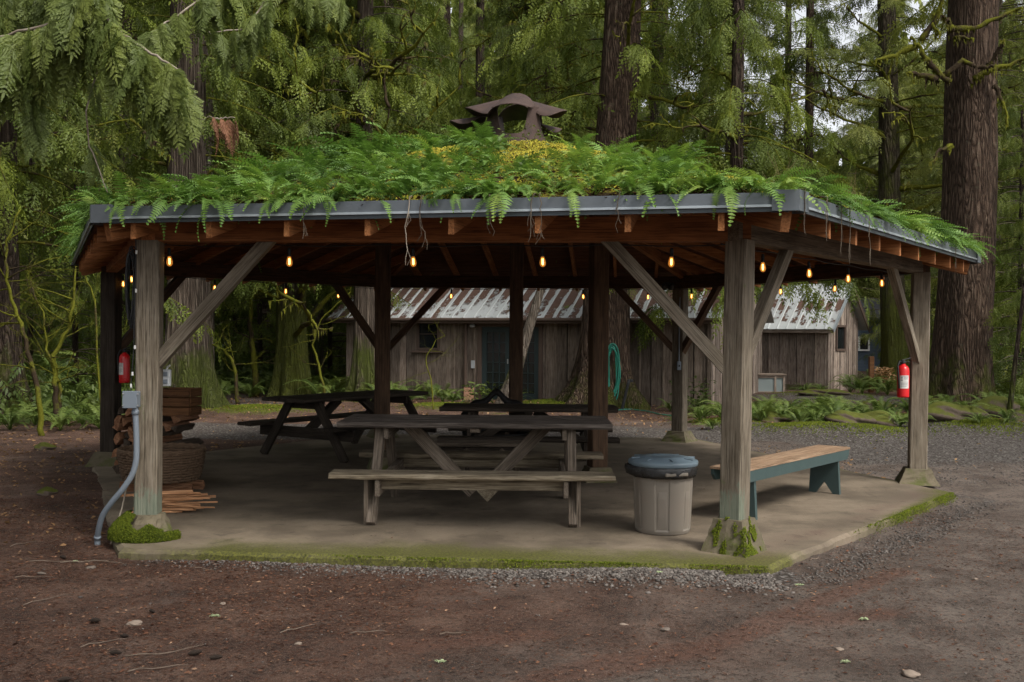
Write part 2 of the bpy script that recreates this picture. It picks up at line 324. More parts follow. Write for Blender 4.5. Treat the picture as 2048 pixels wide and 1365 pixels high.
# ------------------------------------------------------------------ mesh helpers
def link(name, me, mat, parent=None, mw=None, smooth=False):
    o = bpy.data.objects.new(name, me)
    if mat is not None:
        for m in (mat if isinstance(mat, (list, tuple)) else [mat]): me.materials.append(m)
    COL.objects.link(o)
    w = mw or Matrix.Identity(4)
    if parent is not None:
        o.parent = parent
        pw = WM[parent.name]
        o.matrix_local = pw.inverted() @ w
    else: o.matrix_local = w
    WM[o.name] = w
    if smooth: me.polygons.foreach_set('use_smooth', [True] * len(me.polygons))
    return o
WM = {}
def tag(o, label=None, cat=None, group=None, kind=None):
    if label: o['label'] = label
    if cat: o['category'] = cat
    if group: o['group'] = group
    if kind: o['kind'] = kind
    return o
def thing(name, label, cat, loc=(0, 0, 0), rz=0.0, group=None):
    o = bpy.data.objects.new(name, None); COL.objects.link(o)
    o.empty_display_size = .1
    m = Matrix.Translation(loc) @ Matrix.Rotation(rz, 4, 'Z'); o.matrix_local = m; WM[o.name] = m
    return tag(o, label, cat, group)
def copy_tree(o, parent=None):
    c = o.copy(); COL.objects.link(c)
    if parent is not None: c.parent = parent
    for ch in list(o.children): copy_tree(ch, c)
    return c

class MB:
    def __init__(s): s.v = []; s.f = []
    def add(s, vs, fs):
        b = len(s.v); s.v += [tuple(x) for x in vs]; s.f += [tuple(i + b for i in f) for f in fs]; return s
    def box(s, c, size, rot=None, bev=0.0, jit=0.0):
        hx, hy, hz = (x / 2 for x in size)
        if bev <= 0:
            P = [Vector((x, y, z)) for x in (-hx, hx) for y in (-hy, hy) for z in (-hz, hz)]
            F = [(0, 1, 3, 2), (4, 6, 7, 5), (0, 4, 5, 1), (2, 3, 7, 6), (0, 2, 6, 4), (1, 5, 7, 3)]
        else:
            bm = bmesh.new(); bmesh.ops.create_cube(bm, size=1.0)
            for v in bm.verts: v.co = Vector((v.co.x * 2 * hx, v.co.y * 2 * hy, v.co.z * 2 * hz))
            bmesh.ops.bevel(bm, geom=bm.edges[:], offset=min(bev, hx * .8, hy * .8, hz * .8), segments=2, affect='EDGES', profile=.5)
            bm.verts.index_update(); P = [v.co.copy() for v in bm.verts]; F = [tuple(v.index for v in f.verts) for f in bm.faces]; bm.free()
        if jit: P = [p + Vector((rnd.uniform(-jit, jit), rnd.uniform(-jit, jit), rnd.uniform(-jit, jit))) for p in P]
        if rot is not None: P = [rot @ p for p in P]
        return s.add([p + Vector(c) for p in P], F)
    def tube(s, pts, rad, n=8, caps=True):
        pts = [Vector(p) for p in pts]; m = len(pts)
        if not isinstance(rad, (list, tuple)): rad = [rad] * m
        b = len(s.v); up = None
        for i, p in enumerate(pts):
            d = (pts[min(i + 1, m - 1)] - pts[max(i - 1, 0)])
            d = d.normalized() if d.length > 1e-9 else Vector((0, 0, 1))
            if up is None: up = Vector((1, 0, 0)) if abs(d.x) < .8 else Vector((0, 1, 0))
            a = (up - d * up.dot(d)).normalized(); c = d.cross(a); up = a
            for k in range(n):
                t = 2 * math.pi * k / n
                s.v.append(tuple(p + (a * math.cos(t) + c * math.sin(t)) * rad[i]))
        for i in range(m - 1):
            for k in range(n):
                k2 = (k + 1) % n
                s.f.append((b + i * n + k, b + i * n + k2, b + (i + 1) * n + k2, b + (i + 1) * n + k))
        if caps: s.f.append(tuple(b + k for k in reversed(range(n)))); s.f.append(tuple(b + (m - 1) * n + k for k in range(n)))
        return s
    def lathe(s, prof, n=32, fn=None, c=(0, 0, 0)):
        b = len(s.v)
        for i, (r, z) in enumerate(prof):
            for k in range(n):
                t = 2 * math.pi * k / n; rr = r * (fn(t, z, i) if fn else 1)
                s.v.append((c[0] + rr * math.cos(t), c[1] + rr * math.sin(t), c[2] + z))
        for i in range(len(prof) - 1):
            for k in range(n):
                k2 = (k + 1) % n
                s.f.append((b + i * n + k, b + i * n + k2, b + (i + 1) * n + k2, b + (i + 1) * n + k))
        if prof[0][0] > 1e-6: s.f.append(tuple(b + k for k in reversed(range(n))))
        if prof[-1][0] > 1e-6: s.f.append(tuple(b + (len(prof) - 1) * n + k for k in range(n)))
        return s
    def prism(s, poly, z0, z1):
        n = len(poly)
        vs = [(x, y, z0) for x, y in poly] + [(x, y, z1) for x, y in poly]
        fs = [tuple(reversed(range(n))), tuple(range(n, 2 * n))] + [(i, (i + 1) % n, n + (i + 1) % n, n + i) for i in range(n)]
        return s.add(vs, fs)
    def xprism(s, poly, x0, x1, M4=None):      # polygon in (y, z), swept along x
        n = len(poly)
        vs = [Vector((x0, y, z)) for y, z in poly] + [Vector((x1, y, z)) for y, z in poly]
        if M4 is not None: vs = [M4 @ v for v in vs]
        fs = [tuple(reversed(range(n))), tuple(range(n, 2 * n))] + [(i, (i + 1) % n, n + (i + 1) % n, n + i) for i in range(n)]
        return s.add(vs, fs)
    def build(s, name, mat, parent=None, mw=None, smooth=False):
        me = bpy.data.meshes.new(name); me.from_pydata(s.v, [], s.f); me.validate()
        bm = bmesh.new(); bm.from_mesh(me); bmesh.ops.recalc_face_normals(bm, faces=bm.faces); bm.to_mesh(me); bm.free()
        return link(name, me, mat, parent, mw, smooth)

def frame(p0, p1, up=(0, 0, 1)):
    p0, p1 = Vector(p0), Vector(p1); x = (p1 - p0).normalized(); u = Vector(up)
    if abs(x.dot(u)) > .98: u = Vector((0, 1, 0))
    y = u.cross(x).normalized(); z = x.cross(y)
    m = Matrix((x, y, z)).transposed().to_4x4(); m.translation = (p0 + p1) / 2; return m
def board(name, p0, p1, w, h, mat, parent=None, up=(0, 0, 1), bev=.006, yaw=None, seg=0, wob=0.0):
    # timber whose local X runs from p0 to p1; w across, h along 'up'
    L = (Vector(p1) - Vector(p0)).length; m = frame(p0, p1, up)
    mb = MB()
    if seg:
        n = seg + 1; nb = 8; c = min(bev, w * .3, h * .3)
        ring = [(-w/2+c, -h/2), (w/2-c, -h/2), (w/2, -h/2+c), (w/2, h/2-c), (w/2-c, h/2), (-w/2+c, h/2), (-w/2, h/2-c), (-w/2, -h/2+c)]
        for i in range(n):
            x = -L/2 + L*i/seg
            dy, dz = rnd.uniform(-wob, wob), rnd.uniform(-wob, wob)
            for (y, z) in ring: mb.v.append((x + (rnd.uniform(-wob, wob) if i in (0, seg) else 0), y + dy*.3 + rnd.uniform(-wob, wob), z + dz*.3 + rnd.uniform(-wob, wob)*.6))
        for i in range(seg):
            for k in range(8):
                k2 = (k+1) % 8; mb.f.append((i*8+k, i*8+k2, (i+1)*8+k2, (i+1)*8+k))
        mb.f.append(tuple(reversed(range(8)))); mb.f.append(tuple(seg*8+k for k in range(8)))
    else: mb.box((0, 0, 0), (L, w, h), bev=bev)
    return mb.build(name, mat, parent, m)

def np_mesh(name, V, Fq, mat, tint=None, parent=None, mw=None, attrs=None, k=3, midx=None, smooth=False):
    me = bpy.data.meshes.new(name); nf = len(Fq)
    me.vertices.add(len(V)); me.vertices.foreach_set('co', np.ascontiguousarray(V, dtype=np.float32).ravel())
    me.loops.add(nf * k); me.loops.foreach_set('vertex_index', np.ascontiguousarray(Fq, dtype=np.int32).ravel())
    me.polygons.add(nf); me.polygons.foreach_set('loop_start', np.arange(0, nf * k, k, dtype=np.int32))
    try: me.polygons.foreach_set('loop_total', np.full(nf, k, dtype=np.int32))
    except Exception: pass
    if midx is not None: me.polygons.foreach_set('material_index', midx.astype(np.int32))
    if smooth: me.polygons.foreach_set('use_smooth', np.ones(nf, dtype=bool))
    A = dict(attrs or {})
    if tint is not None: A['tint'] = tint
    for nm, arr in A.items():
        at_ = me.attributes.new(nm, 'FLOAT', 'POINT'); at_.data.foreach_set('value', np.ascontiguousarray(arr, dtype=np.float32))
    me.update(calc_edges=True)
    return link(name, me, mat, parent, mw)

def eul(yaw, pitch, roll):            # arrays -> (N,3,3): Rz(yaw) Ry(-pitch) Rx(roll); +X is the frond's axis, pitch lifts it
    cy, sy, cp, sp, cr, sr = np.cos(yaw), np.sin(yaw), np.cos(pitch), np.sin(pitch), np.cos(roll), np.sin(roll)
    N = len(yaw); z = np.zeros(N); o = np.ones(N)
    Rz = np.stack([np.stack([cy, -sy, z], -1), np.stack([sy, cy, z], -1), np.stack([z, z, o], -1)], 1)
    Ry = np.stack([np.stack([cp, z, -sp], -1), np.stack([z, o, z], -1), np.stack([sp, z, cp], -1)], 1)
    Rx = np.stack([np.stack([o, z, z], -1), np.stack([z, cr, -sr], -1), np.stack([z, sr, cr], -1)], 1)
    return Rz @ Ry @ Rx
def scatter(tmpls, Rm, loc, sc, tint, tj=.12):
    # tmpls: list of (V,F); each instance takes one of them
    Vs, Fs, Ts, b = [], [], [], 0
    which = rng.integers(0, len(tmpls), len(loc))
    for w, (tv, tf) in enumerate(tmpls):
        i = np.where(which == w)[0]
        if len(i) == 0: continue
        v = np.einsum('nij,kj->nki', Rm[i] * sc[i, None, None], tv) + loc[i, None, :]
        f = tf[None] + (np.arange(len(i)) * len(tv))[:, None, None] + b
        Vs.append(v.reshape(-1, 3)); Fs.append(f.reshape(-1, tf.shape[1])); b += len(i) * len(tv)
        tt = tint[i][:, None] + rng.uniform(-tj, tj, (len(i), len(tv)))*.5
        Ts.append(tt.ravel())
    return np.concatenate(Vs), np.concatenate(Fs), np.clip(np.concatenate(Ts), 0, 1)

def t_frond(n=15, W=.17, up=.5, droop=.7, seed=0, tipw=.035, stem=.12, fwd=.25, sag=.25):
    # one fern frond, unit length along +X, arching; pinnae are tapering blades either side of a midrib
    r = np.random.default_rng(seed); V, F = [], []
    def pos(t): return np.array([t * (1 - .12 * t), r0 * t * t, up * t - droop * t * t])
    r0 = r.uniform(-.1, .1)
    for i in range(n):
        t = stem + (1 - stem) * (i + .3) / n; p = pos(t); q = pos(min(1, t + .75 * (1 - stem) / n))
        w = W * (np.sin(np.pi * min(1, (t - stem) / (1 - stem) * .62 + .30))) ** 1.1 * (1.05 - t * .35)
        for sgn in (-1, 1):
            a = w * r.uniform(.85, 1.1)
            tip = p + np.array([a * fwd + .02, sgn * a, -sag * a + r.uniform(-.15, .15) * a])
            mid = (p + q) / 2 * .5 + tip * .5 + np.array([.004, 0, .02 * a])
            b = len(V); V += [p, q, tip, mid + (q - p) * .34, mid - (q - p) * .34]
            F += [(b, b + 1, b + 3), (b, b + 3, b + 4), (b + 4, b + 3, b + 2)]
    for i in range(5):
        t0, t1 = i / 5, (i + 1) / 5; p, q = pos(t0), pos(t1); w0, w1 = .012 * (1 - t0), .012 * (1 - t1)
        b = len(V); V += [p + [0, w0, 0], p - [0, w0, 0], q - [0, w1, 0], q + [0, w1, 0]]; F += [(b, b + 1, b + 2), (b, b + 2, b + 3)]
    return np.array(V), np.array(F)
def t_spray(n=8, seed=0, W=.42, droop=.45, leafw=.045, sub=0, curl=.1):
    # flat drooping cedar spray, unit length along +X
    r = np.random.default_rng(seed); V, F = [], []
    def pos(t): return np.array([t, curl * np.sin(t * 2.2) * r1, -droop * t * t])
    r1 = r.uniform(-1, 1)
    def blade(p, d, L, w):
        d = d / np.linalg.norm(d); s = np.cross(d, [0, 0, 1.0]); s = s / (np.linalg.norm(s) + 1e-9)
        s = s + np.array([0, 0, r.uniform(-.5, .5)])
        b = len(V); m = p + d * L * .45
        V.extend([p, m + s * w, p + d * L + np.array([0, 0, -.12 * L]), m - s * w]); F.extend([(b, b + 1, b + 2), (b, b + 2, b + 3)])
    for i in range(n):
        t = .05 + .92 * i / n; p = pos(t); w = W * (1 - t) ** .75 * min(1, .45 + t * 2.2)
        for sgn in (-1, 1):
            ang = r.uniform(.75, 1.05) * sgn; L = w * r.uniform(.8, 1.15)
            d = np.array([np.cos(ang), np.sin(ang), -.25 - droop * t + r.uniform(-.2, .12)])
            if sub:
                dn = d / np.linalg.norm(d); blade(p, d, L, leafw * .35)
                for j in range(sub):
                    tt = (j + .6) / sub; pp = p + dn * L * tt
                    for s2 in (-1, 1):
                        a2 = ang + s2 * .75; d2 = np.array([np.cos(a2), np.sin(a2), dn[2] * .6 - .1]); blade(pp, d2, L * .42 * (1 - tt * .75), leafw * .55)
            else: blade(p, d, L, leafw)
    blade(pos(.9), np.array([1, 0, -droop * 1.8]), .16, leafw * .8)
    return np.array(V), np.array(F)
FRONDS = [t_frond(15, .17, .55, .8, 1), t_frond(15, .18, .35, .75, 2), t_frond(14, .19, .75, .9, 3), t_frond(16, .16, .45, 1.0, 4)]
SWORD = [t_frond(22, .115, .9, .85, 5, stem=.16), t_frond(22, .11, .7, .8, 6, stem=.16), t_frond(22, .12, 1.1, 1.1, 7, stem=.18)]
SPRAY = [t_spray(7, 1, .5, .5, .034, 3), t_spray(7, 2, .44, .7, .032, 3), t_spray(7, 3, .55, .3, .034, 3)]
SPRAYM = [t_spray(7, 21, .46, .5, .05, 2), t_spray(7, 22, .38, .75, .045, 2), t_spray(6, 23, .5, .35, .05, 2)]
SPRAYF = [t_spray(7, 11, .5, .55, .06), t_spray(7, 12, .42, .8, .055), t_spray(6, 13, .55, .35, .065)]
SPRAYN = [t_spray(15, 4, .42, .45, .023, 8), t_spray(15, 5, .36, .65, .022, 8), t_spray(14, 6, .46, .3, .023, 8)]
# ================================================================== the shelter
HB, ZE = 2.353, 2.458            # underside of the beams, underside of the eave flashing
PV = [Vector((-2.900, 8.138, 0)), Vector((1.705, 7.770, 0)), Vector((4.587, 11.509, 0)), Vector((2.601, 15.787, 0)), Vector((-2.037, 16.119, 0)), Vector((-4.945, 12.576, 0))]
EV = [Vector((-3.184, 7.717, 0)), Vector((1.862, 6.711, 0)), Vector((5.168, 11.338, 0)), Vector((3.075, 16.322, 0)), Vector((-2.302, 16.958, 0)), Vector((-5.519, 12.837, 0))]
EV[0] = Vector((-3.13, 7.30, 0))
def eavepix(px, py): return at(px, py, ZE)
EV[0] = eavepix(190, 448); EV[0].z = 0
CEN = Vector((0.0, 11.95, 0)); APZ = 3.80
SL = 0.235
shelter = thing('picnic_shelter', 'six-sided open timber picnic shelter with a living fern roof and grey metal eaves', 'shelter', (CEN.x, CEN.y, 0))

# concrete pad -------------------------------------------------------
def smoothf(v, a, b): t = max(0, min(1, (v - a) / (b - a))); return t * t * (3 - 2 * t)
def slab():
    corners = [at(236, 1100, 0), at(1537, 1134, 0), at(1908, 985, 0)]
    for k in (3, 4, 5):
        d = (PV[k] - CEN).normalized(); corners.append(PV[k] + d * (.26 if k == 5 else .55))
    corners = [Vector((c.x, c.y, 0)) for c in corners]
    n = 90; c = sum(corners, Vector()) / 6
    ring = []; edge_id = []
    for k in range(6):
        a, b = corners[k], corners[(k + 1) % 6]
        for i in range(n):
            p = a.lerp(b, i / n); nrm = Vector(((b - a).y, -(b - a).x, 0)).normalized()
            p += nrm * (.008 * math.sin(i * .35 + k) + rnd.uniform(-.006, .006)); ring.append(p); edge_id.append(k)
    N = len(ring); V = []; rings = [1.0, .992, .98, .95, .91, .86, .80, .72, .62, .5, .36, .2, .06]
    V += [(p.x, p.y, GZ - .15) for p in ring]; V += [(p.x, p.y, -.022 + rnd.uniform(-.008, .004)) for p in ring]
    for r in rings[1:]:
        V += [((p - c) * r + c)[:2] + (0.0,) for p in ring]
    edge = []; red = []
    for v in V:
        q = Vector((v[0], v[1], 0))
        def ed(k):
            a, b = corners[k], corners[(k + 1) % 6]; d = (b - a).normalized(); nr = Vector((-d.y, d.x, 0)); return abs((q - a).dot(nr))
        e = max(1 - ed(0) / .72, (.9 - ed(1) / .24) * (.1 + .9 * smoothf((q - corners[1]).length / (corners[2] - corners[1]).length, .3, .75)), .55 - ed(2) / .4, .5 - ed(3) / .3); e = max(0, min(1, e))
        # moss is thinner at the left end of the front edge
        t = max(0, min(1, (q.x + 2.6) / 1.2)); e *= (.50 + .50 * t)
        edge.append(max(e, .85 - (q - corners[2]).length / .8)); red.append(max(0, 1 - abs(ed(1) - .25) / .75) * .6)
    F = []
    L = len(V) // N
    for j in range(L - 1):
        for i in range(N):
            i2 = (i + 1) % N; F.append((j * N + i, j * N + i2, (j + 1) * N + i2, (j + 1) * N + i))
    b = (L - 1) * N; V.append((c.x, c.y, 0)); edge.append(0); red.append(0)
    me = bpy.data.meshes.new('concrete_pad'); me.from_pydata(V, [], F + [(b + i, b + (i + 1) % N, len(V) - 1) for i in range(N)])
    for nm, arr in (('edge', edge), ('red', red)):
        a = me.attributes.new(nm, 'FLOAT', 'POINT'); a.data.foreach_set('value', arr)
    o = link('concrete_pad', me, M['pad']); tag(o, 'concrete pad with a mossy front edge under the shelter', None, None, 'structure')
    return corners
PAD = slab()

# posts and footings ----------------------------------------------------
def post(p, z0, z1, ang, mat, lean=(0, 0), w=.19, name='post', label=None, foot=True, par=None, paint=False):
    m = Matrix.Translation((p.x, p.y, 0)) @ Matrix.Rotation(ang, 4, 'Z')
    # sawn timber, local X upward
    a = m @ Vector((0, 0, z0)); b = m @ Vector((lean[0], lean[1], z1))
    x = (b - a).normalized(); y = (m.to_3x3() @ Vector((0, 1, 0))); y = (y - x * y.dot(x)).normalized(); z = x.cross(y)
    mm = Matrix((x, y, z)).transposed().to_4x4(); mm.translation = a
    L = (b - a).length; n = 14; c = .012; h = w / 2; mb = MB()
    ring = [(-h + c, -h), (h - c, -h), (h, -h + c), (h, h - c), (h - c, h), (-h + c, h), (-h, h - c), (-h, -h + c)]
    for i in range(n + 1):
        for (yy, zz) in ring: mb.v.append((L * i / n, yy + rnd.uniform(-.0022, .0022), zz + rnd.uniform(-.0022, .0022)))
    for i in range(n):
        for k in range(8): k2 = (k + 1) % 8; mb.f.append((i * 8 + k, i * 8 + k2, (i + 1) * 8 + k2, (i + 1) * 8 + k))
    mb.f.append(tuple(range(8))); mb.f.append(tuple(n * 8 + k for k in range(8)))
    o = mb.build(name, mat, par or shelter, mm)
    if label: o['label'] = label
    return o
def footing(p, ang, r0, r1, h, n=4, rough=.006, label=None, moss=None):
    mb = MB(); J = 6; K = 4 * n
    for j in range(J + 1):
        t = j / J
        r = r0 + (r1 - r0) * (t if j < J else 1); zz = -.01 + h * t
        for k in range(K):
            a = 2 * math.pi * k / K + math.pi / n
            sq = 1 / max(abs(math.cos(((a + math.pi / n * 0) % (2 * math.pi / n)) - math.pi / n)), .5) if n >= 4 else 1
            aa = (a + math.pi / n) % (2 * math.pi / n) - math.pi / n
            rr = r * (math.cos(math.pi / n) / math.cos(aa)) * (1.0 if n < 6 else 1.0) + rnd.uniform(-rough, rough)
            if j == 0: rr += .01
            mb.v.append((rr * math.cos(a), rr * math.sin(a), zz))
    for j in range(J):
        for k in range(K):
            k2 = (k + 1) % K; mb.f.append((j * K + k, j * K + k2, (j + 1) * K + k2, (j + 1) * K + k))
    mb.f.append(tuple(J * K + k for k in range(K)))
    m = Matrix.Translation((p.x, p.y, 0)) @ Matrix.Rotation(ang, 4, 'Z')
    o = mb.build('footing', M['footing'], shelter, m)
    if label: o['label'] = label
    return o
angs = []
for k in range(6):
    out = (PV[k] - CEN); angs.append(math.atan2(out.y, out.x))
angs[0] = R(6); angs[1] = R(-38 + 0); angs[2] = R(-15)
leans = [(.01, 0), (.03, 0), (.02, 0), (0, 0), (0, 0), (0, 0)]
for k in range(6):
    h = [.20, .26, .17, .17, .17, .17][k]
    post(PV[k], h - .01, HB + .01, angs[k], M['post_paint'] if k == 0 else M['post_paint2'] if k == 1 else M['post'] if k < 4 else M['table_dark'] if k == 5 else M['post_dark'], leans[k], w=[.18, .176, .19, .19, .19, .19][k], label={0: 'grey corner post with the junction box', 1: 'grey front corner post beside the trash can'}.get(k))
    if k == 0: footing(PV[k], angs[k], .225, .125, h, 8, .012, 'rounded footing grown over with bright moss')
    elif k == 1: footing(PV[k], angs[k], .262, .165, h, 4, .007, 'tapered footing streaked with moss')
    else: footing(PV[k], angs[k], .30, .19, h, 4, .006)
for k in ():       # chipped paint at the foot of the two front posts: a thin coat on the timber
    m = Matrix.Translation((PV[k].x, PV[k].y, 0)) @ Matrix.Rotation(angs[k], 4, 'Z')
    h = [.20, .26][k]; w = .1945
    mb = MB(); mb.box((.16, 0, 0), (.32, w, w), bev=.012)
    rot = Matrix(((0, 0, -1), (0, 1, 0), (1, 0, 0)))
    o = mb.build('painted_foot', M['paintfoot'], shelter, m @ Matrix.Translation((0, 0, h - .004)) @ rot.to_4x4())
INP = [Vector((.97, 11.45, 0)), Vector((-1.56, 12.3, 0)), Vector((.055, 13.75, 0))]
for i, p in enumerate(INP):
    d = (p - CEN).length
    ztop = 2.47 + (4.6 - d) * .285
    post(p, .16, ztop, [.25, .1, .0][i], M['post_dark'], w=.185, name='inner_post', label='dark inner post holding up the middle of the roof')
    footing(p, .2, .25, .17, .17, 4)

# beams -------------------------------------------------------------------
for k in range(6):
    a, b = PV[k].copy(), PV[(k + 1) % 6].copy(); d = (b - a).normalized()
    a -= d * (.10 if k not in (0,) else .12); b += d * .10
    a.z = b.z = HB + .095
    lift = .0015 * k
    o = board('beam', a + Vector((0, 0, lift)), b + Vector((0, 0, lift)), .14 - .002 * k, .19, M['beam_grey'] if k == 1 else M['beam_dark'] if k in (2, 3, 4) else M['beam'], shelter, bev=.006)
    if k == 1: o['label'] = 'greyer weathered beam along the right-hand side'
# braces
def brace(k, j, zb=1.38, run=.98, w=.078, h=.098):
    p, q = PV[k], PV[j]; d = (q - p).normalized()
    a = p + d * .06; a.z = zb; b = p + d * run; b.z = HB + .02
    s = d.cross(Vector((0, 0, 1))) * 0
    L = (b - a); x = L.normalized(); M4 = frame(a, b)
    n = L.length / 2; hh = h / 2; t = hh * .95
    mb = MB()
    # ends cut to sit on the post and under the beam
    poly = [(-n - t * .6, -hh), (n + t, -hh), (n - t, hh), (-n + t * .9, hh)]
    vs = [Vector((x_, y_, z_)) for y_ in (-w / 2, w / 2) for x_, z_ in poly]
    mb.add(vs, [(3, 2, 1, 0), (4, 5, 6, 7)] + [(i, (i + 1) % 4, 4 + (i + 1) % 4, 4 + i) for i in range(4)])
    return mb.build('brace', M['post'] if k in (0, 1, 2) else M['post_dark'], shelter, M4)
for k in range(6):
    for j in ((k + 1) % 6, (k - 1) % 6):
        if (k, j) in ((0, 5), (5, 0), (2, 3)): continue
        brace(k, j)


def moss_zone(x, y):
    # bare mossy patches read off the photograph: on the front slope right of the vent, and near the front right corner
    z = 0
    for cx, cy, rx, ry in ((.95, 10.75, .85, .55), (1.45, 10.1, .95, .50), (.45, 11.25, .60, .40), (-.75, 10.7, .45, .40), (2.2, 9.15, 1.0, .55), (.15, 9.9, .45, .35), (2.1, 7.8, .7, .42)):
        z = max(z, 1 - math.hypot((x - cx) / rx, (y - cy) / ry))
    return z

# roof geometry ---------------------------------------------------------------
def roof_z(x, y, off=0.0):            # height of the rafter top plane
    best = 1e9
    for k in range(6):
        a, b = EV[k], EV[(k + 1) % 6]; d = (b - a).normalized(); n = Vector((-d.y, d.x, 0))
        if n.dot(CEN - a) < 0: n = -n
        dist = n.dot(Vector((x, y, 0)) - a)
        ap = n.dot(CEN - a)
        best = min(best, ZE + .012 + (APZ - ZE - .012) * dist / ap)
    return best + off
def hexroof(name, mat, off0, off1, parent, N=40, noise=0.0, inset=0.0):
    V, Fq = [], []
    edges = []
    for k in range(6):
        a, b = EV[k], EV[(k + 1) % 6]
        for i in range(N): edges.append(a.lerp(b, i / N))
    n = len(edges); J = 26
    for j in range(J):
        r = (1 - inset) * (1 - j / J)
        for p in edges:
            q = CEN + (p - CEN) * r; z = roof_z(q.x, q.y)
            if noise:
                z += noise * (math.sin(q.x * 3.1 + q.y * 1.7) * .5 + math.sin(q.x * 7.3 - q.y * 5.1) * .3 + rnd.uniform(-.35, .35)) * min(1, j / 2 + .25)
            V.append((q.x, q.y, z + off1))
    V.append((CEN.x, CEN.y, APZ + off1)); top = len(V) - 1
    for j in range(J - 1):
        for i in range(n):
            i2 = (i + 1) % n; Fq.append((j * n + i, j * n + i2, (j + 1) * n + i2, (j + 1) * n + i))
    Fq += [((J - 1) * n + i, (J - 1) * n + (i + 1) % n, top) for i in range(n)]
    b = len(V)
    for p in edges:
        q = CEN + (p - CEN) * (1 - inset); V.append((q.x, q.y, roof_z(q.x, q.y) + off0))
    V.append((CEN.x, CEN.y, APZ + off0)); bot = len(V) - 1
    for i in range(n):
        i2 = (i + 1) % n; Fq.append((b + i, b + i2, i2, i)); Fq.append((b + i2, b + i, bot))
    me = bpy.data.meshes.new(name); me.from_pydata(V, [], Fq)
    if noise:
        a_ = me.attributes.new('mossy', 'FLOAT', 'POINT'); a_.data.foreach_set('value', [min(.35, max(-.05, moss_zone(v[0], v[1]) * .6)) for v in V])
    return link(name, me, mat, parent)
deck = hexroof('roof_deck', M['deck'], 0, .022, shelter, 12, 0, .004)
soil = hexroof('planting_bed', M['soil'], .026, .10, shelter, 40, .035, .009)
# grooves between deck boards: each side's underside is boarded parallel to its eave
for k in range(6):
    a, b = EV[k], EV[(k + 1) % 6]; d = (b - a).normalized(); n = Vector((-d.y, d.x, 0))
    if n.dot(CEN - a) < 0: n = -n
    W = (b - a).length; ap = n.dot(CEN - a); sl = (APZ - ZE - .012) / ap; ta = (CEN - a).dot(d)
    mb = MB(); y = .10
    while y < ap - .25:
        fr = y / ap; p = a + n * y + d * (ta * fr + .01); q = a + n * y + d * (W - (W - ta) * fr - .01)
        z = ZE + .012 + sl * y - .004
        pp, qq = p.copy(), q.copy(); pp.z = qq.z = z
        m = frame(pp, qq, (Vector((0, 0, 1)) - n * sl).normalized()); L = (qq - pp).length
        mb.box((0, 0, 0), (L, .128, .010)); c0 = len(mb.v) - 8
        for i in range(8): mb.v[c0 + i] = tuple(m @ Vector(mb.v[c0 + i]))
        y += .139
    M4 = frame(a, b)
    mb.v = [tuple(M4.inverted() @ Vector(v)) for v in mb.v]
    mb.build('ceiling_boards', M['deck'], shelter, M4)
    # rafters
    cnt = 0; t = (W % .62) / 2 + .12
    sp = .625
    t = .16 if k else .30
    while t < W - .08:
        foot = a + d * t
        y1 = min(t / ta, (W - t) / (W - ta)) * ap - .06
        if y1 > .25:
            y0 = .035
            z = lambda yy: ZE + .012 + sl * yy - .012
            hgt = .125; p0 = foot + n * y0; p1 = foot + n * y1
            # tail cut plumb: a prism in (run, z)
            M4 = Matrix((n, d, Vector((0, 0, 1)))).transposed().to_4x4(); M4.translation = Vector((p0.x, p0.y, z(y0)))
            L = y1 - y0; dz = sl * L
            vs = []
            for yy in (-.021, .021):
                vs += [(0, yy, -hgt), (L, yy, dz - hgt), (L, yy, dz), (0, yy, 0)]
            mb = MB(); mb.add(vs, [(3, 2, 1, 0), (4, 5, 6, 7)] + [(i, (i + 1) % 4, 4 + (i + 1) % 4, 4 + i) for i in range(4)])
            mb.build('rafter', M['rafter'], shelter, M4)
        t += sp
    # hip rafter
    h0 = a.lerp(CEN, .02); h1 = a.lerp(CEN, .965); h0.z = roof_z(h0.x, h0.y) - .09; h1.z = roof_z(h1.x, h1.y) - .09
    board('hip_rafter', h0, h1, .075, .15, M['rafter'], shelter, bev=.003)
    # metal eave: dark lower band, bright lip, tall upper face
    no = -n
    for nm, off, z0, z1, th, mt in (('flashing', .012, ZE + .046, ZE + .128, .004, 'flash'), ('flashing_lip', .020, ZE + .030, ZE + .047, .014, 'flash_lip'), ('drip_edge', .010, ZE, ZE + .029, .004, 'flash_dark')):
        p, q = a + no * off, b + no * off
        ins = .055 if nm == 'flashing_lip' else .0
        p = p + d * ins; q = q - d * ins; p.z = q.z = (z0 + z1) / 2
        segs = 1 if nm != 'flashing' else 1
        board(nm, p, q, th, z1 - z0, M[mt], shelter, bev=.0012)
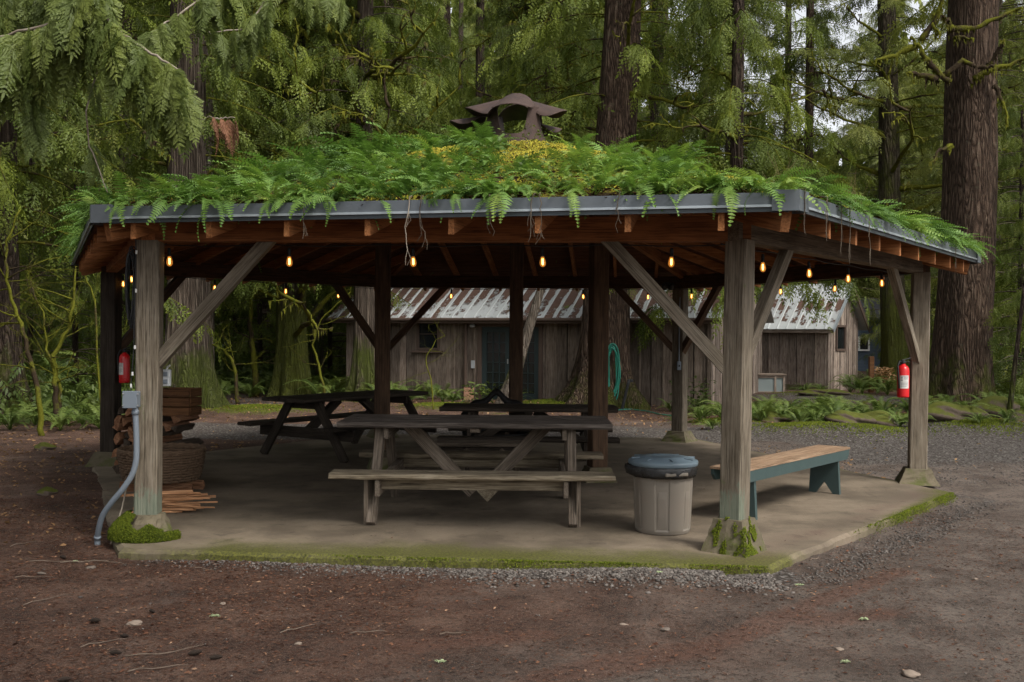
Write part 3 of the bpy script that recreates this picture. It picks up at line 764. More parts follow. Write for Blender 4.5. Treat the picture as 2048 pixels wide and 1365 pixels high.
    # folded cap on the corner
for k in range(6):
    a0, a, b = EV[k - 1], EV[k], EV[(k + 1) % 6]
    d0 = (a - a0).normalized(); d1 = (b - a).normalized(); o0 = Vector((d0.y, -d0.x, 0)); o1 = Vector((d1.y, -d1.x, 0))
    if o0.dot(a - CEN) < 0: o0 = -o0
    if o1.dot(b - CEN) < 0: o1 = -o1
    oo = ((a - CEN).normalized()); L = .155; e = .032
    poly = [a - d0 * L + o0 * e, a + oo * (e * 1.18), a + d1 * L + o1 * e, a + d1 * L - o1 * .07, a - oo * .09, a - d0 * L - o0 * .07]
    mb = MB(); z0, z1 = ZE + .004, ZE + .142
    m = len(poly); vs = [(p.x, p.y, z0) for p in poly] + [(p.x, p.y, z1 - (.012 if i > 2 else 0)) for i, p in enumerate(poly)]
    mb.add(vs, [tuple(range(m, 2 * m))] + [(i, (i + 1) % m, m + (i + 1) % m, m + i) for i in range(m)])
    M4 = Matrix.Translation((a.x, a.y, 0)); mb.v = [tuple(M4.inverted() @ Vector(v)) for v in mb.v]
    mb.build('corner_cap', M['flash'], shelter, M4)

# rusty vent on the peak -----------------------------------------------------------
vent = MB(); base_z = roof_z(CEN.x, CEN.y) + .02
vc = Vector((dep(1030, 285, 11.75).x, 11.75, 0)); vb = 3.80
vent_part = bpy.data.objects.new('roof_vent', None); COL.objects.link(vent_part); vent_part.parent = shelter; vent_part['label'] = 'rusty steel vent with curled petal hoods on the roof peak'
WM['roof_vent'] = Matrix.Translation((vc.x, vc.y, vb)); vent_part.matrix_local = WM[shelter.name].inverted() @ WM['roof_vent']
NS, NZ = 96, 22; Hh = .40; r0 = .345
cols = [R(x) for x in (-141, -51, 39, 129)]; NC = 4
mb = MB()
def ztop(th):
    best = 9
    for i, c in enumerate(cols):
        nx = cols[(i + 1) % NC] + (2 * math.pi if i == NC - 1 else 0)
        mid = (c + nx) / 2; span = (nx - c)
        dlt = (th - mid + math.pi) % (2 * math.pi) - math.pi
        hw = span / 2 * .66
        if abs(dlt) < hw:
            u = dlt / hw; best = min(best, .08 + .32 * (1 - math.sqrt(max(0, 1 - u ** 4))))
    return min(best, Hh)
for shell, rr in ((0, r0), (1, r0 - .012)):
    for i in range(NS):
        th = 2 * math.pi * i / NS; zt = ztop(th)
        for j in range(NZ + 1):
            z = -.12 + (zt + .12) * j / NZ; r = rr * (1 + .16 * max(0, 1 - (z + .12) / .35) ** 2)
            mb.v.append((r * math.cos(th), r * math.sin(th), z))
K = (NZ + 1) * NS
for shell in (0, 1):
    for i in range(NS):
        i2 = (i + 1) % NS
        for j in range(NZ):
            q = [shell * K + i * (NZ + 1) + j, shell * K + i2 * (NZ + 1) + j, shell * K + i2 * (NZ + 1) + j + 1, shell * K + i * (NZ + 1) + j + 1]
            mb.f.append(tuple(q))
for i in range(NS):
    i2 = (i + 1) % NS; mb.f.append((i * (NZ + 1) + NZ, i2 * (NZ + 1) + NZ, K + i2 * (NZ + 1) + NZ, K + i * (NZ + 1) + NZ))
vb_ = mb.build('vent_body', [M['rust'], M['rust_in']], vent_part, WM['roof_vent'])
for p_ in list(vb_.data.polygons)[NS * NZ: 2 * NS * NZ]: p_.material_index = 1
def hood(th, rad, z, L=.44, W=.34, curve=1.15, tilt=.1, roll=0.0, skew=0):
    # leaf cut from a bent plate: arched across, pointed at both ends
    mb = MB(); nu, nv = 18, 12; th_ = .008
    for side in (0, 1):
        for i in range(nu + 1):
            u = i / nu * 2 - 1
            hw = W / 2 * (1 - abs(u) ** 2.2) ** .8 + .004
            for j in range(nv + 1):
                v = j / nv * 2 - 1; a = v * hw / (W / 2) * curve
                rr = (W / 2) / curve
                y = rr * math.sin(a); zz = rr * math.cos(a) - rr
                mb.v.append((u * L / 2, y, zz + .05 * u * u * skew - side * th_))
    K = (nu + 1) * (nv + 1)
    for side in (0, 1):
        for i in range(nu):
            for j in range(nv):
                q = [side * K + i * (nv + 1) + j, side * K + (i + 1) * (nv + 1) + j, side * K + (i + 1) * (nv + 1) + j + 1, side * K + i * (nv + 1) + j + 1]
                mb.f.append(tuple(q))
    rim = [i * (nv + 1) for i in range(nu + 1)] + [nu * (nv + 1) + j for j in range(1, nv + 1)] + [i * (nv + 1) + nv for i in range(nu - 1, -1, -1)] + [j for j in range(nv - 1, 0, -1)]
    for i in range(len(rim)):
        a_, b_ = rim[i], rim[(i + 1) % len(rim)]; mb.f.append((a_, b_, K + b_, K + a_))
    M4 = WM['roof_vent'] @ Matrix.Rotation(th, 4, 'Z') @ Matrix.Translation((rad, 0, z)) @ Matrix.Rotation(-tilt, 4, 'Y') @ Matrix.Rotation(roll, 4, 'X')
    mb.build('hood', M['rust'], vent_part, M4, smooth=True)
hood(R(-106), .33, Hh + .075, .50, .64, 1.0, -.46, .16)
hood(R(-14), .40, Hh + .050, .44, .52, 1.0, -.30, .16)
hood(R(186), .36, Hh + .085, .46, .58, 1.0, -.26, -.12)
hood(R(84), .38, Hh + .08, .46, .60, 1.0, -.20, 0)
hood(R(170), .56, Hh - .07, .44, .40, 1.2, -.10, .15)
hood(R(28), .44, Hh - .12, .34, .34, 1.2, -.10, 0)

# string of bulbs ---------------------------------------------------------------
sl_ = thing('string_lights', 'black cord of glowing amber bulbs strung under the shelter beams', 'string lights', (CEN.x, CEN.y, HB))
BP = [(338, 0), (578, 0), (825, 0), (1084, 0), (1343, 0), (1525, 1), (1617, 1), (1696, 1), (1763, 1), (1671, 2), (1561, 2), (1384, 2), (1296, 3), (1166, 3), (903, 3), (677, 3), (572, 4), (430, 4), (246, 5), (262, 5)]
def on_beam(px, k, inset=.13):
    a, b = PV[k], PV[(k + 1) % 6]; d = (b - a).normalized(); n = Vector((-d.y, d.x, 0))
    if n.dot(CEN - a) < 0: n = -n
    a = a + n * inset; r = ray(px, 560); rx = r.x / r.y
    t = (rx * a.y - a.x) / (d.x - rx * d.y); return a + d * t
bulbs = [(on_beam(px, k), k) for px, k in BP]
socket0 = None
for i, (p, k) in enumerate(bulbs):
    p = p.copy(); p.z = HB - .02 - (.015 if k < 2 else .0)
    m = Matrix.Translation(p) @ Matrix.Rotation(rnd.uniform(-.08, .08), 4, 'X') @ Matrix.Rotation(rnd.uniform(-.08, .08), 4, 'Y')
    if socket0 is None:
        mb = MB(); mb.lathe([(.006, 0), (.012, -.004), (.0145, -.02), (.0145, -.055), (.017, -.058), (.017, -.068), (.012, -.07)], 14)
        socket0 = mb.build('socket', M['black'], sl_, m, True)
        mb = MB(); mb.lathe([(.0135, -.07), (.017, -.080), (.024, -.098), (.0275, -.115), (.0265, -.130), (.019, -.143), (.008, -.149), (0.0005, -.150)], 18)
        mb.v = [(x * .88, y * .88, z) for x, y, z in mb.v]; glass0 = mb.build('bulb', M['bulb'], socket0, m, True)
        mb = MB(); mb.tube([(-.004, 0, -.085), (-.0045, 0, -.128), (0, 0, -.133), (.0045, 0, -.128), (.004, 0, -.085)], .0026, 6)
        fil0 = mb.build('filament', M['filament'], socket0, m)
    else:
        s_ = socket0.copy(); COL.objects.link(s_); s_.matrix_local = WM[sl_.name].inverted() @ m
        for ch in (glass0, fil0): c = ch.copy(); COL.objects.link(c); c.parent = s_
cord = MB()
order = {}
for p, k in bulbs: order.setdefault(k, []).append(p)
for k in range(6):
    a, b = on_beam(1024, k) if False else PV[k], PV[(k + 1) % 6]; d = (b - a).normalized(); n = Vector((-d.y, d.x, 0))
    if n.dot(CEN - a) < 0: n = -n
    st = a + n * .13; en = b + n * .13; L = (en - st).length
    pts = []
    for i in range(25):
        t = i / 24; z = HB - .006 - .016 * abs(math.sin(t * 5 * math.pi)); q = st.lerp(en, t); pts.append((q.x, q.y, z))
    cord.tube(pts, .005, 6)
cord.build('cord', M['black'], sl_, Matrix.Identity(4))

# roof planting -------------------------------------------------------------------
def inside(x, y, m):
    for k in range(6):
        a, b = EV[k], EV[(k + 1) % 6]; d = (b - a).normalized(); n = Vector((-d.y, d.x, 0))
        if n.dot(CEN - a) < 0: n = -n
        if n.dot(Vector((x, y, 0)) - a) < m: return False
    return True
def roof_ferns():
    locs, yaw, pit, rol, sc, tn = [], [], [], [], [], []
    def clump(x, y, n, s, outw=None, hang=0.0, z=None):
        zz = roof_z(x, y) + .10 if z is None else z
        base = .50 + .55 * mnoise.noise(Vector((x * .9, y * .9, 3))) + rnd.uniform(-.14, .14)
        for i in range(n):
            a = rnd.uniform(0, 2 * math.pi)
            if outw is not None and rnd.random() < .6: a = outw + rnd.gauss(0, .75)
            locs.append((x + rnd.gauss(0, .03), y + rnd.gauss(0, .03), zz)); yaw.append(a)
            pit.append(rnd.uniform(.0, .95) - hang); rol.append(rnd.gauss(0, .35)); sc.append(s * rnd.uniform(.6, 1.15)); tn.append(min(1, max(.15, base + rnd.gauss(0, .16))) if rnd.random() > .06 else .02)
    tries = 0; n = 0
    while n < 1380 and tries < 30000:
        tries += 1
        x, y = rnd.uniform(-5.6, 5.4), rnd.uniform(6.6, 17)
        if not inside(x, y, .06): continue
        if y > 13.4 and rnd.random() < .65: continue
        mz = max(moss_zone(x, y), moss_zone(x + .02, y + .3), moss_zone(x + .04, y + .6) - .12, moss_zone(x + .06, y + .9) - .35)
        if mz > .0 and rnd.random() < min(1.0, .82 + mz): continue
        if math.hypot(x - vc.x, y - vc.y) < .42: continue
        if mnoise.noise(Vector((x * 1.6, y * 1.6, 9))) < -.22 and y < 12: continue
        o = math.atan2(y - CEN.y, x - CEN.x)
        clump(x, y, rnd.randint(5, 8), rnd.uniform(.20, .38) * (1.15 if x < -.8 else 1) * (1.55 if (-2.6 < x < -.25 and 10.2 < y < 12.4) or (.5 < x < 2.2 and 11.2 < y < 12.4) else 1), o); n += 1
    # fringe leaning over the flashing
    for k, cnt in ((0, 85), (1, 150), (5, 90), (2, 30), (4, 25), (3, 15)):
        a, b = EV[k], EV[(k + 1) % 6]; d = (b - a).normalized(); nn = Vector((-d.y, d.x, 0))
        if nn.dot(CEN - a) < 0: nn = -nn
        o = math.atan2(-nn.y, -nn.x)
        for i in range(cnt):
            t = rnd.random()
            if k == 0 and (.86 < t or (.70 < t < .78)) and rnd.random() < .6: continue
            p = a.lerp(b, t) + nn * rnd.uniform(.05, .28)
            clump(p.x, p.y, rnd.randint(3, 6), rnd.uniform(.20, .36), o, .18)
    # a few long fronds hang right over the metal
    for px, s, tt in ((338, .36, .45), (425, .42, .35), (432, .36, .55), (250, .34, .6), (300, .3, .6), (615, .3, .7), (650, .28, .7), (1020, .34, .95), (1003, .36, .6), (1140, .28, .8), (1462, .34, .8), (1525, .36, .5), (1447, .26, .8), (560, .28, .5), (905, .2, .7)):
        a, b = EV[0], EV[1]; d = (b - a).normalized(); r = ray(px, 430); rx = r.x / r.y
        t = (rx * a.y - a.x) / (d.x - rx * d.y); p = a + d * t; nn = Vector((-d.y, d.x, 0))
        for j in range(2):
            locs.append((p.x + rnd.gauss(0, .03), p.y + .02, ZE + .17)); yaw.append(math.atan2(-nn.y, -nn.x) + rnd.gauss(0, .5)); pit.append(-.55 + rnd.gauss(0, .15)); rol.append(rnd.gauss(0, .3)); sc.append(s * (1 if j == 0 else .8)); tn.append(tt)
    N = len(locs); Rm = eul(np.array(yaw), np.array(pit), np.array(rol))
    V, F_, T = scatter(FRONDS, Rm, np.array(locs), np.array(sc), np.array(tn))
    o = np_mesh('roof_ferns', V, F_, M['fern'], T); tag(o, 'dense green ferns covering the shelter roof', 'ferns', None, 'stuff')
    # low moss and seedlings between the ferns
    P, S_, Tn = [], [], []
    tet = (np.array([[0, 0, 1.0], [.55, 0, 0], [-.3, .5, 0], [-.3, -.5, 0]]), np.array([[0, 1, 2], [0, 2, 3], [0, 3, 1]]))
    c = 0
    while c < 52000:
        x, y = (rnd.uniform(-5.4, 5.3), rnd.uniform(6.7, 14.5)) if c % 5 < 2 else (rnd.uniform(-1.2, 2.9), rnd.uniform(7.3, 11.8))
        if not inside(x, y, .03): continue
        mz = moss_zone(x, y)
        if c % 5 >= 2 and mz < 0: continue; lim = math.sin(x * 2.3 + 1) * math.sin(y * 2.9) * .5
        if mz < .0 and lim < .28 and rnd.random() > .12: continue
        P.append((x, y, roof_z(x, y) + .09 + rnd.uniform(0, .035) + min(.05, max(0, mz) * .2) * (.7 + .3 * math.sin(x * 9) * math.sin(y * 11)))); S_.append(rnd.uniform(.008, .020)); Tn.append(min(1, max(0, rnd.gauss(.38 + .42 * (mz > 0) + .3 * mnoise.noise(Vector((x * 2, y * 2, 0))), .2)))); c += 1
    N = len(P); Rm = eul(rng.uniform(0, 6.28, N), rng.normal(0, .5, N), rng.normal(0, .5, N))
    V, F_, T = scatter([tet], Rm, np.array(P), np.array(S_), np.array(Tn))
    o = np_mesh('roof_moss', V, F_, M['mossgold'], T); tag(o, 'golden green moss between the ferns on the roof', 'moss', None, 'stuff')
    # small broad-leaved seedlings between the fern clumps and along the soil lip
    P, S_, Tn = [], [], []
    while len(P) < 5200:
        x, y = rnd.uniform(-5.4, 5.3), rnd.uniform(6.7, 13.5)
        if not inside(x, y, .02): continue
        lip = not inside(x, y, .5)
        if mnoise.noise(Vector((x * 2.2, y * 2.2, 5))) < (.0 if lip else .22): continue
        for j in range(3): P.append((x + rnd.gauss(0, .03), y + rnd.gauss(0, .03), roof_z(x, y) + .10 + rnd.uniform(0, .12 if lip else .22))); S_.append(rnd.uniform(.02, .05)); Tn.append(rnd.uniform(.3, 1))
    lf = (np.array([[0, 0, 0], [.5, .33, .08], [1, 0, -.1], [.5, -.33, .08]]), np.array([[0, 1, 2], [0, 2, 3]]))
    N = len(P); Rm = eul(rng.uniform(0, 6.28, N), rng.uniform(-.5, .6, N), rng.normal(0, .5, N)); V, F_, T = scatter([lf], Rm, np.array(P), np.array(S_), np.array(Tn))
    tag(np_mesh('roof_seedlings', V, F_, M['shrub'], T), 'small yellow-green seedlings among the ferns on the roof', 'seedlings', None, 'stuff')
    P, S_, Tn = [], [], []
    while len(P) < 9000:        # dead fronds, needles and root fibres on the soil
        x, y = rnd.uniform(-5.4, 5.3), rnd.uniform(6.6, 13)
        if not inside(x, y, -.0) or (inside(x, y, .35) and rnd.random() < .6): continue
        P.append((x, y, roof_z(x, y) + .085 + rnd.uniform(0, .05))); S_.append(rnd.uniform(.04, .12)); Tn.append(rnd.uniform(0, .7))
    tn = (np.array([[-.5, 0, 0], [0, .03, .12], [.5, 0, -.05], [0, -.03, .10]]), np.array([[0, 1, 2], [0, 2, 3]]))
    N = len(P); Rm = eul(rng.uniform(0, 6.28, N), rng.normal(-.1, .4, N), rng.normal(0, .4, N)); V, F_, T = scatter([tn], Rm, np.array(P), np.array(S_), np.array(Tn))
    tag(np_mesh('roof_litter', V, F_, M['litter'], T), 'brown needles and dead root fibres on the roof soil', 'litter', None, 'stuff')
    # roots and threads hanging from the eave
    roots = []
    for px, ln, k in ((822, .42, 0), (845, .3, 0), (1070, .25, 0), (1080, .22, 0), (980, .2, 0), (610, .2, 0), (1672, .30, 1), (1690, .35, 1), (1730, .34, 1), (1645, .22, 1), (1240, .12, 0), (1905, .18, 1), (1600, .2, 1)):
        a, b = EV[k], EV[(k + 1) % 6]; d = (b - a).normalized(); r = ray(px, 430); rx = r.x / r.y
        t = (rx * a.y - a.x) / (d.x - rx * d.y); p = a + d * t; nn = Vector((-d.y, d.x, 0)); p = p - nn * .035
        root = MB(); z = ZE + .15; q = p.copy(); pts = []
        pts.append((p.x + nn.x * .05, p.y + nn.y * .05, z + .01))
        for i in range(10):
            pts.append((q.x, q.y, z)); z -= (ln + .12) / 10; q = q + d * rnd.gauss(0, .008)
        root.tube(pts, [.0035 * (1 - i / 13) + .001 for i in range(11)], 5)
        for j in range(3):
            s = Vector(pts[rnd.randint(3, 8)]); root.tube([s, s + d * rnd.uniform(-.03, .03) + Vector((0, 0, -.06)), s + d * rnd.uniform(-.04, .04) + Vector((0, 0, -.11))], .0014, 4)
        o = root.build('dangling_root', M['twig_pale'] if px == 822 else M['twig'])
        tag(o, 'pale forked root hanging over the front eave' if px == 822 else 'thin brown root trailing over the metal eave', 'root', 'roots hanging from the eave')
    return
roof_ferns()
def dry_stalks():
    # dry seed stalks standing on the roof near the front right corner
    for (px, py, D, h, n) in ((1560, 330, 7.9, .30, 9), (1700, 330, 9.6, .42, 12)):
        mb = MB(); p = dep(px, py, D); z0 = roof_z(p.x, p.y) + .08
        for i in range(n):
            a = rnd.uniform(0, 6.28); l = h * rnd.uniform(.6, 1.2); x, y = p.x + rnd.gauss(0, .05), p.y + rnd.gauss(0, .05); c = rnd.uniform(.05, .22)
            mb.tube([(x, y, z0), (x + math.cos(a) * c * .3, y + math.sin(a) * c * .3, z0 + l * .5), (x + math.cos(a) * c, y + math.sin(a) * c, z0 + l)], [.003, .0022, .001], 4)
        o = mb.build('dry_weed', M['grassy']); tag(o, 'dry leafless weed stalks standing on the roof ' + ('above the front right corner' if px < 1600 else 'behind the right-hand eave'), 'weed')
dry_stalks()
# ================================================================== things under and around the shelter
def picnic_table(name, label, center, yaw, L=2.44, topz=.85, topw=.92, seatz=.455, seat_off=.78, seatw=.28, mtop='tabletop', mseat='benchwood', mleg='table', group=None, style='front', plank_n=4):
    t = thing(name, label, 'picnic table', (center[0], center[1], center[2] if len(center) > 2 else 0), yaw, group)
    W = WM[t.name]
    def bd(nm, p0, p1, w, h, mat, up=(0, 0, 1), bev=.008, seg=0, wob=0.0):
        return board(nm, W @ Vector(p0), W @ Vector(p1), w, h, M[mat], t, up=W.to_3x3() @ Vector(up), bev=bev, seg=seg, wob=wob)
    pw = topw / plank_n
    for i in range(plank_n):
        y = -topw / 2 + pw * (i + .5); e = rnd.uniform(-.012, .012)
        bd('tabletop_plank', (-L / 2 + e, y, topz - .024 + .0006 * i), (L / 2 + e, y, topz - .024 + .0006 * i), pw - .007, .048, mtop, seg=16, wob=.0022, bev=.012)
    ex = L / 2 - .36
    for s in (-1, 1):
        so = seat_off * s
        for j, yy in enumerate((so - seatw / 4, so + seatw / 4) if style != 'front' else (so,)):
            bd('seat_plank', (-L / 2 + .015, yy, seatz - .024), (L / 2 - .01, yy, seatz - .024), (seatw / 2 - .006) if style != 'front' else seatw, .048, mseat, seg=18, wob=.0032, bev=.015)
    for e in (-1, 1):
        x = ex * e
        for s in (-1, 1):           # splayed legs
            top = (x, .24 * s, topz - .055); bot = (x, (seat_off + .02) * s, 0.0)
            v = Vector(bot) - Vector(top)
            bd('leg', Vector(top) - v * 0.0, bot, .125, .075 if style == 'front' else .042, mleg, up=(1, 0, 0), bev=.004)
        xi = x - e * (.064 if style == 'front' else .046)
        bd('seat_support', (xi, -seat_off - .12, seatz - .048 - .075), (xi, seat_off + .12, seatz - .048 - .075), .040, .14, mleg, bev=.004)
        bd('top_cleat', (xi, -topw / 2 + .07, topz - .048 - .055), (xi, topw / 2 - .07, topz - .048 - .055), .040, .10, mleg, bev=.004)
        # diagonal from the middle of the seat support up to the tabletop
        if style == 'front': bd('diagonal_brace', (e * .64, .02 * e, topz - .05), (e * .03, .02 * e, .17), .06, .12, mleg, bev=.004)
        else: bd('diagonal_brace', (xi - e * .045, 0, seatz - .10), (xi - e * .60, 0, topz - .06), .085, .10, mleg, bev=.004)
    if style == 'front':
        for s in (-1, 1):
            bd('seat_rail', (-ex + .07, (seat_off - .02) * s, seatz - .048 - .05), (ex - .07, (seat_off - .02) * s, seatz - .048 - .05), .04, .105, mseat, bev=.004)
        for e in (-1, 1):
            bd('leg_block', (e * (ex + .045), -seat_off, seatz - .055), (e * (ex + .045), -seat_off, 0.0), .06, .04, mleg, up=(1, 0, 0))
    bd('center_cleat', (0, -topw / 2 + .05, topz - .048 - .022), (0, topw / 2 - .05, topz - .048 - .022), .09, .036, mleg, bev=.003)
    return t
ft = picnic_table('picnic_table', 'weathered grey picnic table with attached benches standing nearest at the front of the shelter', (-.315, 9.45), R(-1.2), seat_off=.76, seatw=.30)
# triangular gusset under the front bench
W = WM[ft.name]; g = at(990, 995, 0); 
mb = MB(); mb.xprism([(-.10, 0), (.10, 0), (0, -.105)], -.012, .012)
gm = W @ Matrix.Translation((.10, -.08, .20)) @ Matrix.Rotation(math.pi / 2, 4, 'Z')
mb.build('gusset', M['benchwood'], ft, gm)
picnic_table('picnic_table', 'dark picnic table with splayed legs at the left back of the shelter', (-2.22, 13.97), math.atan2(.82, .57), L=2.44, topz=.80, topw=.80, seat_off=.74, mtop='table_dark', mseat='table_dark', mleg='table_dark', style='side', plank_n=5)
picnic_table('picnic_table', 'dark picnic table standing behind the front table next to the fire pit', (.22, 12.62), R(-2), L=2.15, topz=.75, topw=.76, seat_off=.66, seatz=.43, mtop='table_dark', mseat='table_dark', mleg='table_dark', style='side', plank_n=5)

def low_bench():
    t = thing('low_bench', 'small dark wooden bench with knee braces behind the front table', 'bench', (-.285, 10.85, 0)); W = WM[t.name]
    for y in (-.09, .09): board('seat_plank', W @ Vector((-.53, y, .475)), W @ Vector((.53, y, .475)), .165, .04, M['table'], t, seg=8, wob=.002)
    board('apron', W @ Vector((-.46, -.12, .40)), W @ Vector((.46, -.12, .40)), .035, .09, M['table_dark'], t)
    for sx in (-1, 1):
        for y in (-.12, .12): board('leg', W @ Vector((sx * .34, y + .02, .45)), W @ Vector((sx * .34, y + .02, 0)), .05, .06, M['table'], t, up=(1, 0, 0))
        board('knee_brace', W @ Vector((sx * .33, -.14, .26)), W @ Vector((sx * .17, -.14, .43)), .03, .045, M['table'], t)
low_bench()

def fire_pit():
    c = Vector((-.20, 13.35, 0)); t = thing('fire_pit', 'black steel fire pit with a peaked folded lid in the middle of the shelter', 'fire pit', c); W = WM[t.name]
    mb = MB(); mb.lathe([(.42, 0), (.44, .02), (.44, .34), (.46, .36), (.42, .36), (.41, .05), (0, .04)], 36); mb.build('ring', M['blackmetal'], t, W, True)
    for i in range(3):
        a = i * 2.09; mb = MB(); mb.box((.34 * math.cos(a), .34 * math.sin(a), .40), (.05, .05, .12)); mb.build('foot', M['blackmetal'], t, W)
    # lid: two bent wings meeting in a rounded peak, open underneath
    mb = MB(); prof = []
    for i in range(25):
        u = i / 24 * 2 - 1; z = .62 + .28 * (1 - abs(u) ** 1.25) + .03 * math.cos(u * 9); prof.append((u * .46, z))
    n = len(prof)
    for y in (-.10, .10):
        for x, z in prof: mb.v.append((x, y, z))
        for x, z in prof: mb.v.append((x * .80, y, z - .085))
    for i in range(n - 1):
        mb.f += [(i, i + 1, n + i + 1, n + i), (2 * n + i, 3 * n + i, 3 * n + i + 1, 2 * n + i + 1), (i, 2 * n + i, 2 * n + i + 1, i + 1), (n + i, n + i + 1, 3 * n + i + 1, 3 * n + i)]
    mb.f += [(0, n, 3 * n, 2 * n), (n - 1, 3 * n - 1, 4 * n - 1, 2 * n - 1)]
    mb.build('lid', M['blackmetal'], t, W, True)
    for s in (-1, 1): board('lid_arm', W @ Vector((s * .40, 0, .36)), W @ Vector((s * .40, 0, .68)), .03, .03, M['blackmetal'], t, up=(1, 0, 0))
    for i in range(5):
        a = rnd.uniform(0, 6.28); mb = MB(); mb.tube([(math.cos(a) * .3, math.sin(a) * .3, .1 + i * .05), (-math.cos(a) * .3, -math.sin(a) * .3, .14 + i * .05)], .045, 7); mb.build('log', M['barkpiece'], t, W)
fire_pit()

def trash_can():
    c = at(1325, 1062, 0); t = thing('trash_can', 'grey-brown plastic trash can with a blue-grey lid and black bag beside the front right post', 'trash can', (c.x, c.y, 0), R(8)); W = WM[t.name]
    def fn(th, z, i):
        a = (th * 6 / (2 * math.pi)) % 1.0; r = 1.0
        if .03 < z < .47: r -= .032 if a < .42 else 0
        if .05 < z < .36 and .08 < a < .34: r += .026
        return r
    prof = [(.0, .0), (.205, .0), (.222, .006), (.229, .03), (.231, .045), (.236, .15), (.242, .30), (.245, .36), (.2455, .365), (.248, .44), (.250, .47), (.2515, .475), (.2545, .50), (.2545, .54)]
    mb = MB(); mb.lathe(prof, 144, fn); o = mb.build('body', M['can'], t, W, False)
    for a in (R(-82), R(98)):    # grip ledges
        mb = MB(); mb.box((0, 0, 0), (.20, .035, .03), bev=.008)
        mb.build('handle', M['can'], t, W @ Matrix.Rotation(a, 4, 'Z') @ Matrix.Translation((.262, 0, .505)) @ Matrix.Rotation(math.pi / 2, 4, 'Z'))
    def bf(th, z, i): return 1 + .018 * math.sin(th * 13 + i) * math.sin(th * 5) + (.01 * math.sin(th * 29 + 2 * i)) + (.15 * max(0, math.cos(th - R(176))) ** 10 if i in (1, 2, 3) else 0) + (.03 * max(0, math.cos(th - R(262))) ** 6 if i in (2, 3, 4) else 0)
    mb = MB(); mb.lathe([(.262, .575), (.276, .560), (.279, .53), (.272, .49), (.268, .468), (.259, .49), (.258, .54)], 160, bf); mb.build('bag', M['bag'], t, W, True)
    def lf(th, z, i): return 1 + (.016 if (math.sin(th * 2.0) > .93 and i in (2, 3, 4, 5)) else 0)
    mb = MB(); mb.lathe([(.262, .556), (.283, .556), (.289, .562), (.291, .585), (.286, .597), (.272, .600), (.262, .612), (.20, .618), (.195, .625), (.10, .632), (.095, .628), (0, .630)], 96, lf); mb.build('lid', M['lid'], t, W, True)
    for i in range(8):
        a = 2 * math.pi * i / 8; mb = MB(); mb.box((0, 0, 0), (.08, .012, .01), bev=.003)
        mb.build('lid_rib', M['lid'], t, W @ Matrix.Rotation(a, 4, 'Z') @ Matrix.Translation((.235, 0, .6175)) @ Matrix.Rotation(R(4), 4, 'Y'))
trash_can()

def teal_bench():
    d = Vector((1.31, 1.60, 0)).normalized(); p = Vector((-d.y, d.x, 0))
    a = at(1509, 1040, 0); b = at(1684, 990, 0); c = (a + b) / 2 + p * .165
    t = thing('plank_bench', 'teal bench with bare brown top and V-cut legs on the right side', 'bench', (c.x, c.y, 0), math.atan2(d.y, d.x)); W = WM[t.name]
    L2 = (b - a).length / 2; LL = L2 + .24
    for i in range(3):
        y = (-.118 + .118 * i); board('top_board', W @ Vector((-LL, y, .462)), W @ Vector((LL, y, .462)), .114, .022, M['plank_top'], t, bev=.003, seg=10, wob=.0015)
    for y in (-.155, .155):
        # apron with the ends cut back
        n = LL - .01; vs = [(-n, .10, 0), (n, .10, 0), (n, .055, 0), (n - .05, 0, 0), (-n + .05, 0, 0), (-n, .055, 0)]
        mb = MB(); m = len(vs); V = [(x, yy, z) for yy in (-.014, .014) for x, z, _ in vs]
        mb.add(V, [tuple(reversed(range(m))), tuple(range(m, 2 * m))] + [(i, (i + 1) % m, m + (i + 1) % m, m + i) for i in range(m)])
        mb.build('apron', M['teal'], t, W @ Matrix.Translation((0, y, .350)))
    for s in (-1, 1):
        poly = [(-.140, .447), (.140, .447), (.165, 0), (.095, 0), (0, .125), (-.095, 0), (-.165, 0)]
        mb = MB(); mb.xprism(poly, -.02, .02); mb.build('leg', M['teal'], t, W @ Matrix.Translation((s * L2, 0, 0)))
teal_bench()

